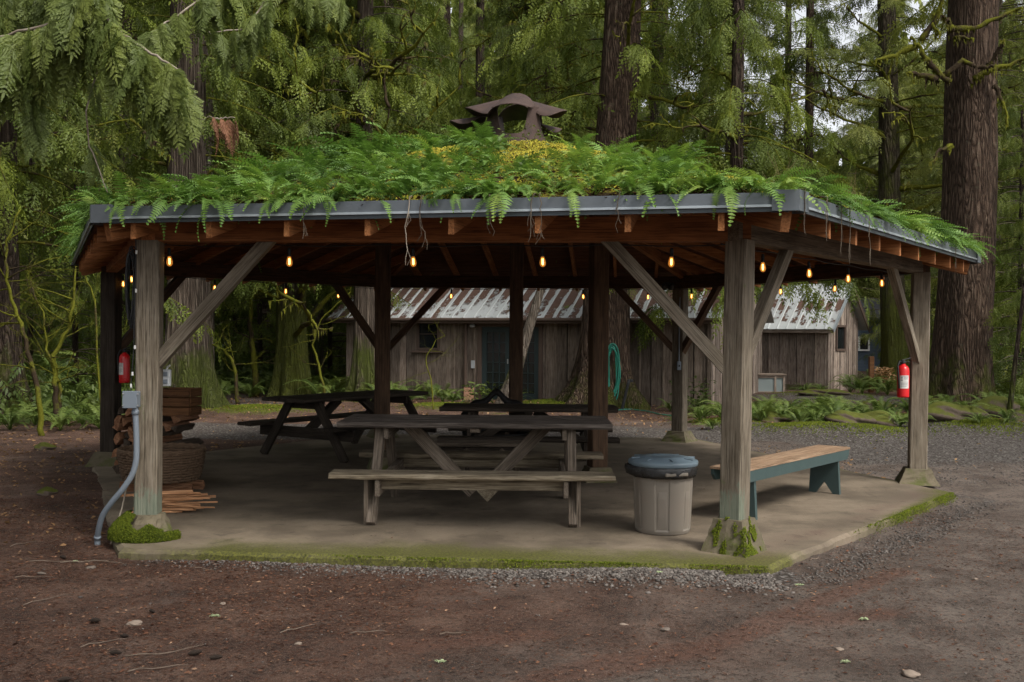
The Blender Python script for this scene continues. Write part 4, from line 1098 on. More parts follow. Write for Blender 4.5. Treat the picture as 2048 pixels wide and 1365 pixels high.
def extinguisher(loc, rz, label):
    t = thing('fire_extinguisher', label, 'fire extinguisher', loc, rz, 'fire extinguishers hung on the shelter posts'); W = WM[t.name]
    mb = MB(); mb.lathe([(0, 0), (.058, 0), (.064, .006), (.065, .02), (.065, .30), (.060, .325), (.045, .348), (.026, .360), (.022, .372), (0, .374)], 32); mb.build('cylinder', M['red'], t, W, True)
    mb = MB(); mb.lathe([(.020, .37), (.024, .375), (.024, .40), (.016, .41), (0, .412)], 16); mb.build('valve', M['black'], t, W, True)
    mb = MB(); mb.box((.035, 0, .425), (.115, .022, .012), Matrix.Rotation(R(-14), 3, 'Y'), .004); mb.box((.03, 0, .398), (.10, .02, .010), Matrix.Rotation(R(8), 3, 'Y'), .004); mb.build('handle', M['black'], t, W)
    mb = MB(); mb.tube([(-.015, 0, .392), (-.05, -.01, .40), (-.078, -.02, .36), (-.076, -.03, .27), (-.07, -.035, .16), (-.068, -.035, .10)], .009, 8); mb.build('hose', M['black'], t, W, True)
    # paper label wrapped round the front
    mb = MB(); n = 14; a0, a1 = R(-150), R(-62)
    for j, z in enumerate((.10, .245)):
        for i in range(n + 1):
            a = a0 + (a1 - a0) * i / n; mb.v.append((.0662 * math.cos(a), .0662 * math.sin(a), z))
    mb.f = [(i, i + 1, n + 1 + i + 1, n + 1 + i) for i in range(n)]; lb = mb.build('label', M['white_label'], t, W)
    mb = MB()
    for z, h, b0, b1 in ((.236, .004, .05, .95), (.222, .009, .08, .3), (.206, .009, .08, .3), (.190, .009, .08, .3), (.222, .004, .4, .9), (.212, .003, .4, .85), (.204, .003, .4, .9), (.172, .002, .05, .95), (.160, .003, .1, .9), (.150, .003, .1, .8), (.140, .003, .1, .9), (.125, .003, .1, .7)):
        b = len(mb.v); m = 6
        for zz in (z - h / 2, z + h / 2):
            for i in range(m + 1):
                a = a0 + (a1 - a0) * (b0 + (b1 - b0) * i / m); mb.v.append((.0667 * math.cos(a), .0667 * math.sin(a), zz))
        mb.f += [(b + i, b + i + 1, b + m + 1 + i + 1, b + m + 1 + i) for i in range(m)]
    mb.build('print', M['ink'], lb, W)
    mb = MB(); mb.box((0, .070, .34), (.03, .014, .14), None, .003); mb.build('bracket', M['blackmetal'], t, W)
p = dep(1806, 795, 11.35); extinguisher((p.x, p.y, p.z), R(10), 'red fire extinguisher with a pale label hung on the right rear post')
p = dep(249, 766, 12.5); extinguisher((p.x, p.y, p.z), R(-20), 'red fire extinguisher in shade hung on the dark left post behind the junction box')

def conduit_box():
    D = 7.985; c = dep(264, 799, D)
    t = thing('junction_box', 'grey electrical junction box with a bent conduit on the front left post', 'junction box', c); W = WM[t.name]
    mb = MB(); mb.box((0, 0, 0), (.105, .085, .125), None, .006); mb.build('box', M['grey_box'], t, W)
    mb = MB(); mb.box((.0, -.047, 0), (.115, .010, .135), None, .004); mb.build('cover', M['grey_box'], t, W)
    for z in (-.045, .045):
        for x in (-.05, .065): mb = MB(); mb.lathe([(0, -.004), (.006, -.003), (.006, .004), (0, .005)], 8); mb.build('screw', M['brass'], t, W @ Matrix.Translation((x, -.055, z)) @ Matrix.Rotation(math.pi / 2, 4, 'X'))
    pts = [dep(px, py, D + dd) for px, py, dd in ((270, 815, 0), (272, 850, 0), (273, 890, 0), (272, 922, 0), (264, 950, .0), (246, 978, .0), (225, 1003, .02), (206, 1030, .06), (198, 1056, .10), (195, 1078, .14))]
    e = pts[-1].copy(); e.z = GZ - .05; pts.append(e)
    # smooth it
    P = []
    for i in range(len(pts) - 1):
        p0, p1, p2, p3 = pts[max(0, i - 1)], pts[i], pts[i + 1], pts[min(len(pts) - 1, i + 2)]
        for s in range(4):
            u = s / 4; P.append(.5 * ((2 * p1) + (p2 - p0) * u + (2 * p0 - 5 * p1 + 4 * p2 - p3) * u * u + (3 * p1 - p0 - 3 * p2 + p3) * u ** 3))
    P.append(pts[-1]); mb = MB(); mb.tube(P, .0225, 14); mb.v = [tuple(Vector(v) - c) for v in mb.v]; mb.build('conduit', M['grey_box'], t, W, True)
    for i in (1, len(P) - 6):
        mb = MB(); mb.tube([P[i], P[i + 1]], .028, 14); mb.v = [tuple(Vector(v) - c) for v in mb.v]; mb.build('coupling', M['grey_box'], t, W, True)
    wire = [dep(px, py, D + .02) for px, py in ((262, 783), (263, 750), (266, 720), (268, 690), (268, 650), (270, 600), (272, 520), (271, 470))]
    mb = MB(); mb.tube(wire, .004, 6); mb.v = [tuple(Vector(v) - c) for v in mb.v]; mb.build('wire', M['black'], t, W)
    for px, py in ((262, 772), (265, 748), (270, 695), (272, 582), (273, 505)):
        q = dep(px, py, D + .01); mb = MB(); mb.box(q - c, (.014, .012, .03), None, .003); mb.build('wire_clip', M['white_label'], t, W)
conduit_box()
def cable_coil():
    D = 8.12; c = dep(264, 575, D); mb = MB(); n = 9
    for j in range(n):
        pts = []; w = .030 + .004 * (j % 3); h = .26 + .022 * (j % 4)
        for i in range(33):
            a = 2 * math.pi * i / 32; pts.append((w * math.sin(a) + .006 * rnd.uniform(-1, 1), (j - n / 2) * .011 + .01 * math.sin(a * 2), h * math.cos(a) + .02 * math.sin(a)))
        mb.tube(pts, .0055, 6, False)
    o = mb.build('cable_coil', M['black'], None, Matrix.Translation(c), True); tag(o, 'coil of black cable hung on the left side of the front left post', 'cable')
cable_coil()
def post_boxes():
    c = dep(333, 756, 8.28); mb = MB(); mb.box((0, 0, 0), (.065, .05, .135), None, .006)
    t = mb.build('outlet_box', M['whitebox'], None, Matrix.Translation(c)); tag(t, 'small pale outlet box on the side of the front left post', 'outlet box')
    for dz in (-.03, .03): mb = MB(); mb.box((0, -.028, dz), (.035, .008, .035), None, .003); mb.build('socket_cover', M['grey_box'], t, Matrix.Translation(c))
    mb = MB(); mb.tube([(0, 0, .065), (.01, 0, .09), (.03, -.01, .10)], .008, 6); mb.build('plug_lead', M['white_label'], t, Matrix.Translation(c))
    c = dep(1358, 732, 15.66); mb = MB(); mb.box((0, 0, 0), (.06, .04, .13), None, .006); t = mb.build('switch_box', M['grey_box'], None, Matrix.Translation(c)); tag(t, 'small grey switch box on the post at the back right of the shelter', 'switch box')
    mb = MB(); mb.tube([(0, .0, .06), (0, .01, .6), (.01, .02, 1.05)], .009, 6); mb.build('feed_pipe', M['grey_box'], t, Matrix.Translation(c))
    mb = MB(); mb.box((0, -.022, 0), (.02, .01, .03)); mb.build('toggle', M['black'], t, Matrix.Translation(c))
    c = dep(1334, 573, 15.55); t = thing('floodlight', 'small black twin floodlight under the back beam', 'floodlight', c); W = WM[t.name]
    mb = MB(); mb.box((0, 0, .03), (.10, .08, .06), None, .01); mb.build('mount', M['black'], t, W)
    for s in (-1, 1): mb = MB(); mb.lathe([(.02, .06), (.035, .03), (.05, -.03), (.05, -.04), (0, -.035)], 16); mb.build('lamp_head', M['black'], t, W @ Matrix.Translation((s * .06, -.04, 0)) @ Matrix.Rotation(R(60), 4, 'X') @ Matrix.Rotation(s * .3, 4, 'Y'), True)
post_boxes()

def basket():
    c = at(326, 962, .10); c = Vector((-3.60, 10.5, .115)); t = thing('wicker_basket', 'round brown wicker basket standing on the kindling behind the front left post', 'basket', c); W = WM[t.name]
    mb = MB(); rows = 11; n = 56
    for j in range(rows):
        z = .02 + j * .027; r = .36 + .06 * (j / rows) ** .7
        pts = [((r + .012 * math.cos(i * math.pi + j * math.pi)) * math.cos(2 * math.pi * i / n), (r + .012 * math.cos(i * math.pi + j * math.pi)) * math.sin(2 * math.pi * i / n), z + rnd.uniform(-.003, .003)) for i in range(n + 1)]
        mb.tube(pts, .0135, 6, False)
    mb.build('weave', M['wicker'], t, W, True)
    mb = MB()
    for i in range(28):
        a = 2 * math.pi * (i + .5) / 28; mb.tube([(.36 * math.cos(a), .36 * math.sin(a), 0), (.40 * math.cos(a), .40 * math.sin(a), .16), (.42 * math.cos(a), .42 * math.sin(a), .31)], .008, 5)
    mb.lathe([(0, .006), (.36, .006), (.36, .02), (0, .02)], 40); mb.build('stakes', M['wicker'], t, W)
    mb = MB()
    for ph in (0, .5): mb.tube([(.42 * math.cos(2 * math.pi * i / 60), .42 * math.sin(2 * math.pi * i / 60), .315 + .011 * math.sin(i * 1.3 + ph * 6.28)) for i in range(61)], .014, 6, False)
    mb.build('rim', M['wicker'], t, W, True)
basket()
def split_log(r, L, ang):
    # split firewood: a wedge with slightly uneven faces; local X along its length
    mb = MB(); k = 3 + rnd.randint(0, 2); ring = [(0, 0)] + [(r * math.cos(ang * i / k - ang / 2) * rnd.uniform(.93, 1.05), r * math.sin(ang * i / k - ang / 2) * rnd.uniform(.93, 1.05)) for i in range(k + 1)]
    n = len(ring); seg = 4
    for i in range(seg + 1):
        x = -L / 2 + L * i / seg
        for y, z in ring: mb.v.append((x, y + rnd.uniform(-.004, .004), z + rnd.uniform(-.004, .004)))
    for i in range(seg):
        for j in range(n): j2 = (j + 1) % n; mb.f.append((i * n + j, i * n + j2, (i + 1) * n + j2, (i + 1) * n + j))
    mb.f += [tuple(reversed(range(n))), tuple(seg * n + j for j in range(n))]; return mb
def firewood():
    ax = Vector((.25, .95, 0)).normalized()     # logs lie with their ends towards the viewer
    q0 = Vector((-4.40, 11.55, 0)); q1 = Vector((-3.62, 11.40, 0)); d = (q1 - q0).normalized()
    rows = 8; c = 0
    for j in range(rows):
        z = .055 + j * .095; x = rnd.uniform(0, .05); wide = (q1 - q0).length
        while x < wide:
            w = rnd.uniform(.085, .14)
            if j == rows - 1 and x > .30: break
            m = split_log(rnd.uniform(.07, .105), rnd.uniform(.34, .44), rnd.choice([1.3, 1.6, 2.2, 2.9]))
            p = q0 + d * (x + w / 2) + ax * rnd.uniform(-.05, .05); p.z = z
            Mx = Matrix((ax, Vector((-ax.y, ax.x, 0)), Vector((0, 0, 1)))).transposed().to_4x4(); Mx.translation = p
            o = m.build('firewood_log', M['firewood'] if rnd.random() < .72 else M['barkpiece'], None, Mx @ Matrix.Rotation(rnd.uniform(-.09, .09), 4, 'Z') @ Matrix.Rotation(rnd.uniform(0, 6.28), 4, 'X'))
            tag(o, 'split log in the firewood stack behind the front left post', 'firewood', 'split logs in the firewood stack'); x += w; c += 1
    p = at(343, 862, 0); p = Vector((-3.79, 11.62, .68)); t = thing('wooden_crate', 'orange-brown wooden crate on top of the firewood stack', 'crate', p, R(-6)); W = WM[t.name]
    for j in range(3):
        for y in (-.16, .16): board('side_slat', W @ Vector((-.19, y, .06 + j * .105)), W @ Vector((.19, y, .06 + j * .105)), .014, .092, M['crate'], t, bev=.002)
        for x in (-.197, .197): board('end_slat', W @ Vector((x, -.15, .06 + j * .105)), W @ Vector((x, .15, .06 + j * .105)), .014, .092, M['crate'], t, bev=.002)
    board('bottom', W @ Vector((-.185, 0, .012)), W @ Vector((.185, 0, .012)), .30, .014, M['crate'], t, bev=.002)
    # kindling: thin split sticks, criss-crossed
    k0 = Vector((-3.10, 9.30, 0)); n = 0
    spec = [(258, 1040 - 0, 0)]
    for lay in range(8):
        for i in range(4 if lay < 6 else 2):
            a = rnd.gauss(.10, .22); L = rnd.uniform(.32, .55); w = rnd.uniform(.016, .032)
            p = Vector((-3.02 + rnd.uniform(-.22, .16) - lay * .012, 9.30 + (i - 1.5) * .075 + rnd.uniform(-.02, .02), .014 + lay * .024))
            Mx = Matrix.Translation(p) @ Matrix.Rotation(a, 4, 'Z') @ Matrix.Rotation(rnd.gauss(0, .035), 4, 'Y') @ Matrix.Rotation(rnd.uniform(-.4, .4), 4, 'X')
            mb = MB(); mb.box((0, 0, 0), (L, w, w * rnd.uniform(.6, 1)), None, 0, .0035)
            o = mb.build('kindling_stick', M['kindling'], None, Mx); tag(o, 'split stick in the kindling pile beside the front left post', 'kindling', 'split kindling sticks')
    for (x, y, a) in ((-3.75, 10.42, .1), (-3.45, 10.62, -.2), (-3.5, 10.35, .05)):
        mb = split_log(.055, .5, 2.4); o = mb.build('firewood_log', M['firewood'], None, Matrix.Translation((x, y, .05)) @ Matrix.Rotation(a, 4, 'Z')); tag(o, 'split log lying under the wicker basket', 'firewood', 'split logs under the basket')
firewood()
def odd_sticks():
    a, b = dep(222, 1083, 8.15), dep(259, 950, 8.2); a.z = GZ; mb = MB(); mb.tube([a, a.lerp(b, .5) + Vector((.01, 0, 0)), b], [.008, .007, .006], 6)
    o = mb.build('stick', M['twig_pale']); tag(o, 'thin bare stick leaning against the front left post', 'stick')
    # green garden hose lying on the ground behind the shelter
    pts = [at(px, py, GZ + .02) for px, py in ((1205, 812), (1222, 822), (1240, 820), (1262, 819), (1290, 822), (1315, 828), (1345, 832), (1372, 836))]
    P = []
    for i in range(len(pts) - 1):
        for s in range(4): u = s / 4; P.append(pts[i].lerp(pts[i + 1], u) + Vector((0, .03 * math.sin((i + u) * 3), 0)))
    mb = MB(); mb.tube(P, .014, 6); o = mb.build('garden_hose', M['hose'], None, None, True); tag(o, 'green garden hose trailing along the ground behind the shelter', 'hose')
odd_sticks()
# ================================================================== the setting
def smooth(v, a, b):
    t = np.clip((v - a) / (b - a), 0, 1); return t * t * (3 - 2 * t)
def dist_seg(X, Y, a, b):
    d = np.array([b.x - a.x, b.y - a.y]); L = np.hypot(*d); d = d / L
    rx, ry = X - a.x, Y - a.y; t = np.clip(rx * d[0] + ry * d[1], 0, L)
    return np.hypot(rx - t * d[0], ry - t * d[1])
MOUNDS = [(at(px, py, GZ), r, h) for px, py, r, h in ((1110, 812, 1.6, .14), (1600, 868, 1.3, .16), (1740, 872, 1.2, .14), (1960, 868, 1.3, .16), (1450, 850, 1.0, .10), (520, 822, 1.6, .10), (880, 815, 1.2, .08), (1640, 792, 1.6, .12), (1900, 850, 2.0, .2))]
def ground_h(X, Y):
    h = GZ + .012 * np.sin(X * 1.3 + Y * .7) * np.sin(Y * 1.1 - X * .4) + .006 * np.sin(X * 4.1) * np.sin(Y * 3.7 + 1)
    for c, r, hh in MOUNDS: h = h + hh * np.exp(-((X - c.x) ** 2 + (Y - c.y) ** 2) / (r * r) * 1.6)
    far = smooth(np.hypot(X, Y - 10), 26, 60); h = h + far * .25 * np.sin(X * .13 + 1) * np.sin(Y * .11)
    e = dist_seg(X, Y, PAD[1], PAD[2]); h = h + .03 * np.exp(-((e - .9) / .7) ** 2) * (Y > 6) - .028 * np.exp(-((e - .28) / .22) ** 2) * (X > 1.5)
    h = h + .05 * smooth(-X, 3.0, 4.2) * (Y < 14) * (Y > 6.6)
    return h
def gz(x, y): return float(ground_h(np.array([x * 1.0]), np.array([y * 1.0]))[0])
def axis(lo, hi, dlo, dhi, fine):
    a = list(np.arange(dlo, dhi, fine)); s = fine; x = dhi
    while x < hi: a.append(x); s *= 1.13; x += s
    a.append(hi); s = fine; x = dlo - s
    while x > lo: a.insert(0, x); s *= 1.13; x -= s
    a.insert(0, lo); return np.array(a)
xs = axis(-350, 350, -9, 9, .07); ys = axis(-60, 420, 2.5, 28, .09)
X, Y = np.meshgrid(xs, ys); H = ground_h(X, Y)
H += (rng.uniform(-1, 1, X.shape) * .006) * (np.abs(X) < 10) * (Y < 20) * (Y > 2.4)
nx, ny = len(xs), len(ys); idx = np.arange(nx * ny).reshape(ny, nx)
Q = np.stack([idx[:-1, :-1], idx[:-1, 1:], idx[1:, 1:], idx[1:, :-1]], -1).reshape(-1, 4)
gr = np.zeros_like(X)
wob = .5 * np.sin(X * .6) + .3 * np.sin(X * 1.7 + 2)
gr = np.maximum(gr, .75 * smooth(Y, 15.6, 16.6) * (1 - smooth(Y + wob * .4, 18.6, 19.6)) * smooth(X, -7.2, -6))
gr = np.maximum(gr, .70 * smooth(Y - (X - 5) * .1, 12.2, 14.2) * (1 - smooth(Y + wob * .3, 16.4, 17.4)) * smooth(X, 3.5, 5))
ef = dist_seg(X, Y, PAD[0], PAD[1])
gr = np.maximum(gr, (.28 + .5 * smooth(X, -2.2, .6)) * np.exp(-(ef / .36) ** 2) * (Y < 9))
er = dist_seg(X, Y, PAD[1], PAD[2]); gr = np.maximum(gr, .55 * np.exp(-((er - .33) / .16) ** 2))
gr = np.maximum(gr, .62 * smooth(Y, 24.0, 25.2) * (1 - smooth(Y, 29, 30)) * smooth(X, 5.5, 7))
gr = np.maximum(gr, .55 * smooth(Y, 22, 23.5) * (1 - smooth(Y, 27, 29)) * smooth(X, -8.5, -7.5) * (1 - smooth(X, -5.6, -4.8)))
gr = np.maximum(gr, .40 * np.exp(-(((X - 3.6) / 1.2) ** 2 + ((Y - 6.3) / 1.0) ** 2)))
rut = np.zeros_like(X)
for ra, rb, wd in ((at(1400, 1300, GZ), at(1560, 1240, GZ), .16), (at(1560, 1240, GZ), at(1800, 1150, GZ), .14), (at(820, 1290, GZ), at(1080, 1270, GZ), .18), (at(1080, 1365, GZ), at(1400, 1300, GZ), .22), (at(1620, 1245, GZ), at(1780, 1235, GZ), .2)):
    rut = np.maximum(rut, .75 * np.exp(-(dist_seg(X, Y, ra, rb) / wd) ** 2))
grey = smooth(X - .1 * (Y - 6), -2.6, 2.6) * .75 * (Y < 20) + .3 * (1 - smooth(Y, 4.2, 5.6)) * smooth(X, -2.5, -.5)
mo = .50 * smooth(Y - 1.8 * smooth(X, 5, 3.5), 17.2, 18.4) * (1 - smooth(Y, 23.5, 25)) * (.5 + .3 * np.sin(X * .9 + 1) + .25 * np.sin(X * 2.3 + Y)) * smooth(X, -6, -3)
for c, r, hh in MOUNDS: mo = np.maximum(mo, .8 * np.exp(-((X - c.x) ** 2 + (Y - c.y) ** 2) / (r * r)))
mo = np.maximum(mo, .34 * smooth(Y, 26, 34))
mo = mo * (gr < .3)
g = np_mesh('ground', np.stack([X.ravel(), Y.ravel(), H.ravel()], -1), Q, M['ground'], None, attrs={'gravel': gr.ravel(), 'grey': grey.ravel(), 'rut': rut.ravel(), 'moss': mo.ravel()}, k=4, smooth=True)
tag(g, 'needle-strewn reddish dirt and grey gravel around the shelter', None, None, 'structure')

# ---- gravel, needles, twigs, cones, stones
def stone_tmpl(seed):
    r = np.random.default_rng(seed); bm = bmesh.new(); bmesh.ops.create_icosphere(bm, subdivisions=1, radius=1)
    V = np.array([v.co[:] for v in bm.verts]) * r.uniform(.72, 1.1, (12 if len(bm.verts) == 12 else len(bm.verts), 1)) * np.array([1, r.uniform(.6, .9), r.uniform(.4, .65)])
    bm.verts.index_update(); F_ = np.array([[v.index for v in f.verts] for f in bm.faces]); bm.free(); return V, F_
STN = [stone_tmpl(i) for i in range(5)]
def in_pad(x, y, m=0.0):
    for k in range(6):
        a, b = PAD[k], PAD[(k + 1) % 6]; d = (b - a).normalized(); n = Vector((-d.y, d.x, 0))
        if n.dot(CEN - a) < 0: n = -n
        if n.dot(Vector((x, y, 0)) - a) < m: return False
    return True
def ground_clutter():
    P, S_, T = [], [], []
    def put(x, y, s, t): P.append((x, y, gz(x, y) + s * .18)); S_.append(s); T.append(t)
    for i in range(5200):
        a, b = PAD[0], PAD[1]; t = min(1.03, max(0, rnd.betavariate(1.9, .9))); p = a.lerp(b, t); dd = abs(rnd.gauss(0, .12 + .12 * t)) + .012
        if rnd.random() < .3: dd = rnd.uniform(0, .07)
        put(p.x + dd * .1, p.y - dd, rnd.uniform(.006, .019) * (1.15 if t > .55 else .85), rnd.random())
    for i in range(1500):
        a, b = PAD[1], PAD[2]; t = rnd.random(); p = a.lerp(b, t); d = (b - a).normalized(); o = Vector((d.y, -d.x, 0)); dd = abs(rnd.gauss(.30, .12)) + .02
        put(p.x + o.x * dd, p.y + o.y * dd, rnd.uniform(.006, .017), rnd.uniform(0, .75))
    for i in range(5500):
        x, y = rnd.uniform(-4, 5), rnd.uniform(3.6, 9)
        if in_pad(x, y, -.02): continue
        dens = .12 + .5 * math.exp(-(((x - 3.6) / 1.1) ** 2 + ((y - 6.2) / .9) ** 2)) + .25 * math.exp(-(((x + 1.5) / 1.0) ** 2 + ((y - 6.4) / .5) ** 2))
        if rnd.random() > dens: continue
        put(x, y, rnd.uniform(.003, .011) * (1.8 if rnd.random() < .03 else 1), rnd.random())
    for i in range(6000):
        x, y = rnd.uniform(3.5, 9), rnd.uniform(11.5, 19)
        if in_pad(x, y, -.02): continue
        put(x, y, rnd.uniform(.008, .02), rnd.random())
    N = len(P); Rm = eul(rng.uniform(0, 6.28, N), rng.normal(0, .2, N), rng.normal(0, .2, N))
    V, F_, Tt = scatter(STN, Rm, np.array(P), np.array(S_), np.array(T), 0)
    tag(np_mesh('gravel_stones', V, F_, M['gravelstone'], Tt), 'loose grey gravel along the edge of the concrete pad', 'gravel', None, 'stuff')
    # needles and bark crumbs
    tn = (np.array([[-.5, 0, 0], [0, .035, .06], [.5, 0, .01], [0, -.035, .05]]), np.array([[0, 1, 2], [0, 2, 3]]))
    tb = (np.array([[-.4, -.1, 0], [.1, .22, .08], [.5, .05, 0], [.1, -.2, .04]]), np.array([[0, 1, 2], [0, 2, 3]]))
    P, S_, T = [], [], []
    while len(P) < 60000:
        x, y = rnd.uniform(-5.5, 4.5), rnd.uniform(3.3, 10)
        if abs(x) > y * .56 or in_pad(x, y, -.01): continue
        w = 1.0 if x < -.6 else .35
        if rnd.random() > w * (.45 + .55 * (math.sin(x * 2.1 + 1) * math.sin(y * 2.7) > -.2)): continue
        P.append((x, y, gz(x, y) + .007)); S_.append(rnd.uniform(.010, .036) * (1.6 if rnd.random() < .05 else 1)); T.append(min(1, max(0, rnd.gauss(.42, .30))))
    for i in range(1500):        # a thin drift of needles on the pad itself
        x, y = rnd.uniform(-4.5, 5), rnd.uniform(7.3, 12)
        if in_pad(x, y, .03) and rnd.random() < .25: P.append((x, y, .002)); S_.append(rnd.uniform(.01, .03)); T.append(rnd.random())
    N = len(P); Rm = eul(rng.uniform(0, 6.28, N), rng.normal(0, .12, N), rng.normal(0, .3, N))
    V, F_, Tt = scatter([tn, tn, tn, tn, tb], Rm, np.array(P), np.array(S_), np.array(T))
    tag(np_mesh('needle_litter', V, F_, M['litter'], Tt), 'fallen rust-brown needles and bark bits on the dirt', 'needles', None, 'stuff')
    # dead leaves on the ground behind and beside the shelter
    P, S_, T = [], [], []
    for i in range(9000):
        x, y = rnd.uniform(-9, 12), rnd.uniform(12, 27)
        if in_pad(x, y, -.02) or (15.6 < y < 19 and x > -6 and rnd.random() < .93) or (x > 4.5 and y < 19 and rnd.random() < .93): continue
        P.append((x, y, gz(x, y) + .015)); S_.append(rnd.uniform(.03, .08)); T.append(rnd.random() * .8)
    for i in range(900):
        x, y = rnd.uniform(-6, -3.4), rnd.uniform(6, 13)
        if in_pad(x, y, -.02): continue
        P.append((x, y, gz(x, y) + .015)); S_.append(rnd.uniform(.02, .06)); T.append(rnd.random() * .5)
    N = len(P); Rm = eul(rng.uniform(0, 6.28, N), rng.normal(0, .35, N), rng.normal(0, .35, N))
    lf = (np.array([[-.5, 0, 0], [0, .3, .10], [.5, 0, 0], [0, -.3, .08], [0, 0, -.02]]), np.array([[0, 4, 1], [1, 4, 2], [2, 4, 3], [3, 4, 0]]))
    V, F_, Tt = scatter([lf], Rm, np.array(P), np.array(S_), np.array(T))
    tag(np_mesh('leaf_litter', V, F_, M['salal'], Tt), 'tan dead leaves scattered on the ground behind the shelter', 'leaves', None, 'stuff')
    # cones
    mb = MB(); prof = [(.001, -.045)]
    for i in range(9):
        z = -.04 + i * .009; r = .017 * math.sin(math.pi * (i + 1.4) / 11.2); prof += [(r * .82, z), (r * 1.15, z + .003)]
    prof.append((.001, .046)); mb.lathe(prof, 12, lambda t, z, i: 1 + .12 * math.sin(t * 5 + i * 1.3))
    cone0 = None
    for (px, py) in ((304, 1227), (231, 1305), (390, 1305), (432, 1315), (249, 1274), (126, 1117), (128, 1358), (190, 1243)):
        p = at(px, py, GZ + .015); p.z = gz(p.x, p.y) + .014
        mx = Matrix.Translation(p) @ Matrix.Rotation(rnd.uniform(-.6, .6), 4, 'Z') @ Matrix.Rotation(math.pi / 2 + rnd.uniform(-.1, .1), 4, 'Y') @ Matrix.Scale(rnd.uniform(.6, .85), 4)
        if cone0 is None: cone0 = o = mb.build('fir_cone', M['cone'], None, mx, True)
        else: o = cone0.copy(); COL.objects.link(o); o.matrix_local = mx
        tag(o, 'dark fallen fir cone lying on the reddish dirt', 'fir cone', 'fir cones fallen in the foreground')
    # single stones
    for (px, py, s, pale, lab) in ((268, 1254, .045, 1, 'flat tan stone, widest one in the left foreground'), (181, 1138, .035, 0, 'rounded brown stone in front of the footing with bright moss'), (446, 1213, .022, 1, 'small pale oval stone in the dirt below the long front bench'), (1248, 1251, .026, 1, 'pale pebble in the middle of the bottom edge area'), (596, 1291, .022, 1, 'cream pebble near the bottom between two fir cones and the path'), (1823, 1354, .045, 1, 'flat pale stone at the bottom right edge'), (1330, 1262, .028, 0, 'low grey stone in the grey track below the trash can'), (233, 1086, .05, 1, 'pale slab of stone at the foot of the bent conduit'), (1950, 1168, .02, 1, 'lone whitish stone on the track at the right'), (84, 1150, .03, 0, 'reddish rounded stone near the left edge'), (1680, 1302, .025, 1, 'beige stone half sunk in the track below the right footing')):
        p = at(px, py, GZ); bm = bmesh.new(); bmesh.ops.create_icosphere(bm, subdivisions=3, radius=1)
        sd = rnd.random() * 50
        for v in bm.verts:
            n = 1 + .16 * math.sin(v.co.x * 3 + sd) + .12 * math.sin(v.co.y * 4 + sd * 2) + .08 * math.sin(v.co.z * 6 + v.co.x * 5 + sd); v.co *= n; v.co = Vector((v.co.x * s, v.co.y * s * .7, v.co.z * s * .35))
        me = bpy.data.meshes.new('stone'); bm.to_mesh(me); bm.free()
        o = link('stone', me, M['stone_pale'] if pale else M['stone'], None, Matrix.Translation((p.x, p.y, gz(p.x, p.y) + s * .15)) @ Matrix.Rotation(rnd.uniform(-.4, .4), 4, 'Z'), True); tag(o, lab, 'stone')
    # twigs
    for (px, py, l, a) in ((20, 1105, .35, 1.2), (60, 1130, .5, .1), (420, 1120, .35, -.3), (170, 1125, .45, .15), (560, 1270, .3, .5), (30, 1160, .3, .2), (700, 1270, .25, .1), (45, 1215, .4, 1.0), (250, 1315, .5, .03), (255, 1345, .35, .6), (160, 1300, .3, 1.0), (880, 1272, .22, .2), (1225, 1152, .2, .7), (390, 1140, .25, -.4), (120, 1130, .4, .3), (1620, 1125, .2, .6)):
        p = at(px, py, GZ); mb = MB(); q = Vector((p.x, p.y, 0)); d = Vector((math.cos(a), math.sin(a), 0)); pts = []
        for i in range(6): pts.append((q.x, q.y, gz(q.x, q.y) + .008 + .01 * math.sin(i * 1.3) ** 2)); d = (d + Vector((rnd.gauss(0, .18), rnd.gauss(0, .18), 0))).normalized(); q = q + d * l / 6
        mb.tube(pts, [.0034 - .0004 * i for i in range(6)], 5)
        o = mb.build('twig', M['twig_mid']); tag(o, 'thin fallen twig lying on the dirt in front of the shelter', 'twig', 'fallen twigs in the foreground')
    for (px, py) in ((1599, 1173), (1727, 1247), (1690, 1331), (150, 1127), (880, 1325), (430, 1240), (1317, 1155)):
        p = at(px, py, GZ); mb = MB()
        for i in range(26):
            a = rnd.uniform(0, 6.28); r = rnd.uniform(.01, .035); mb.tube([(0, 0, 0), (math.cos(a) * r * .6, math.sin(a) * r * .4, rnd.uniform(.004, .012)), (math.cos(a) * r, math.sin(a) * r * .7, rnd.uniform(0, .01))], .0022, 3)
        o = mb.build('lichen_tuft', M['lichen'], None, Matrix.Translation((p.x, p.y, gz(p.x, p.y) + .006))); tag(o, 'pale green tuft of fallen lichen on the dirt', 'lichen', 'fallen tufts of lichen')
ground_clutter()

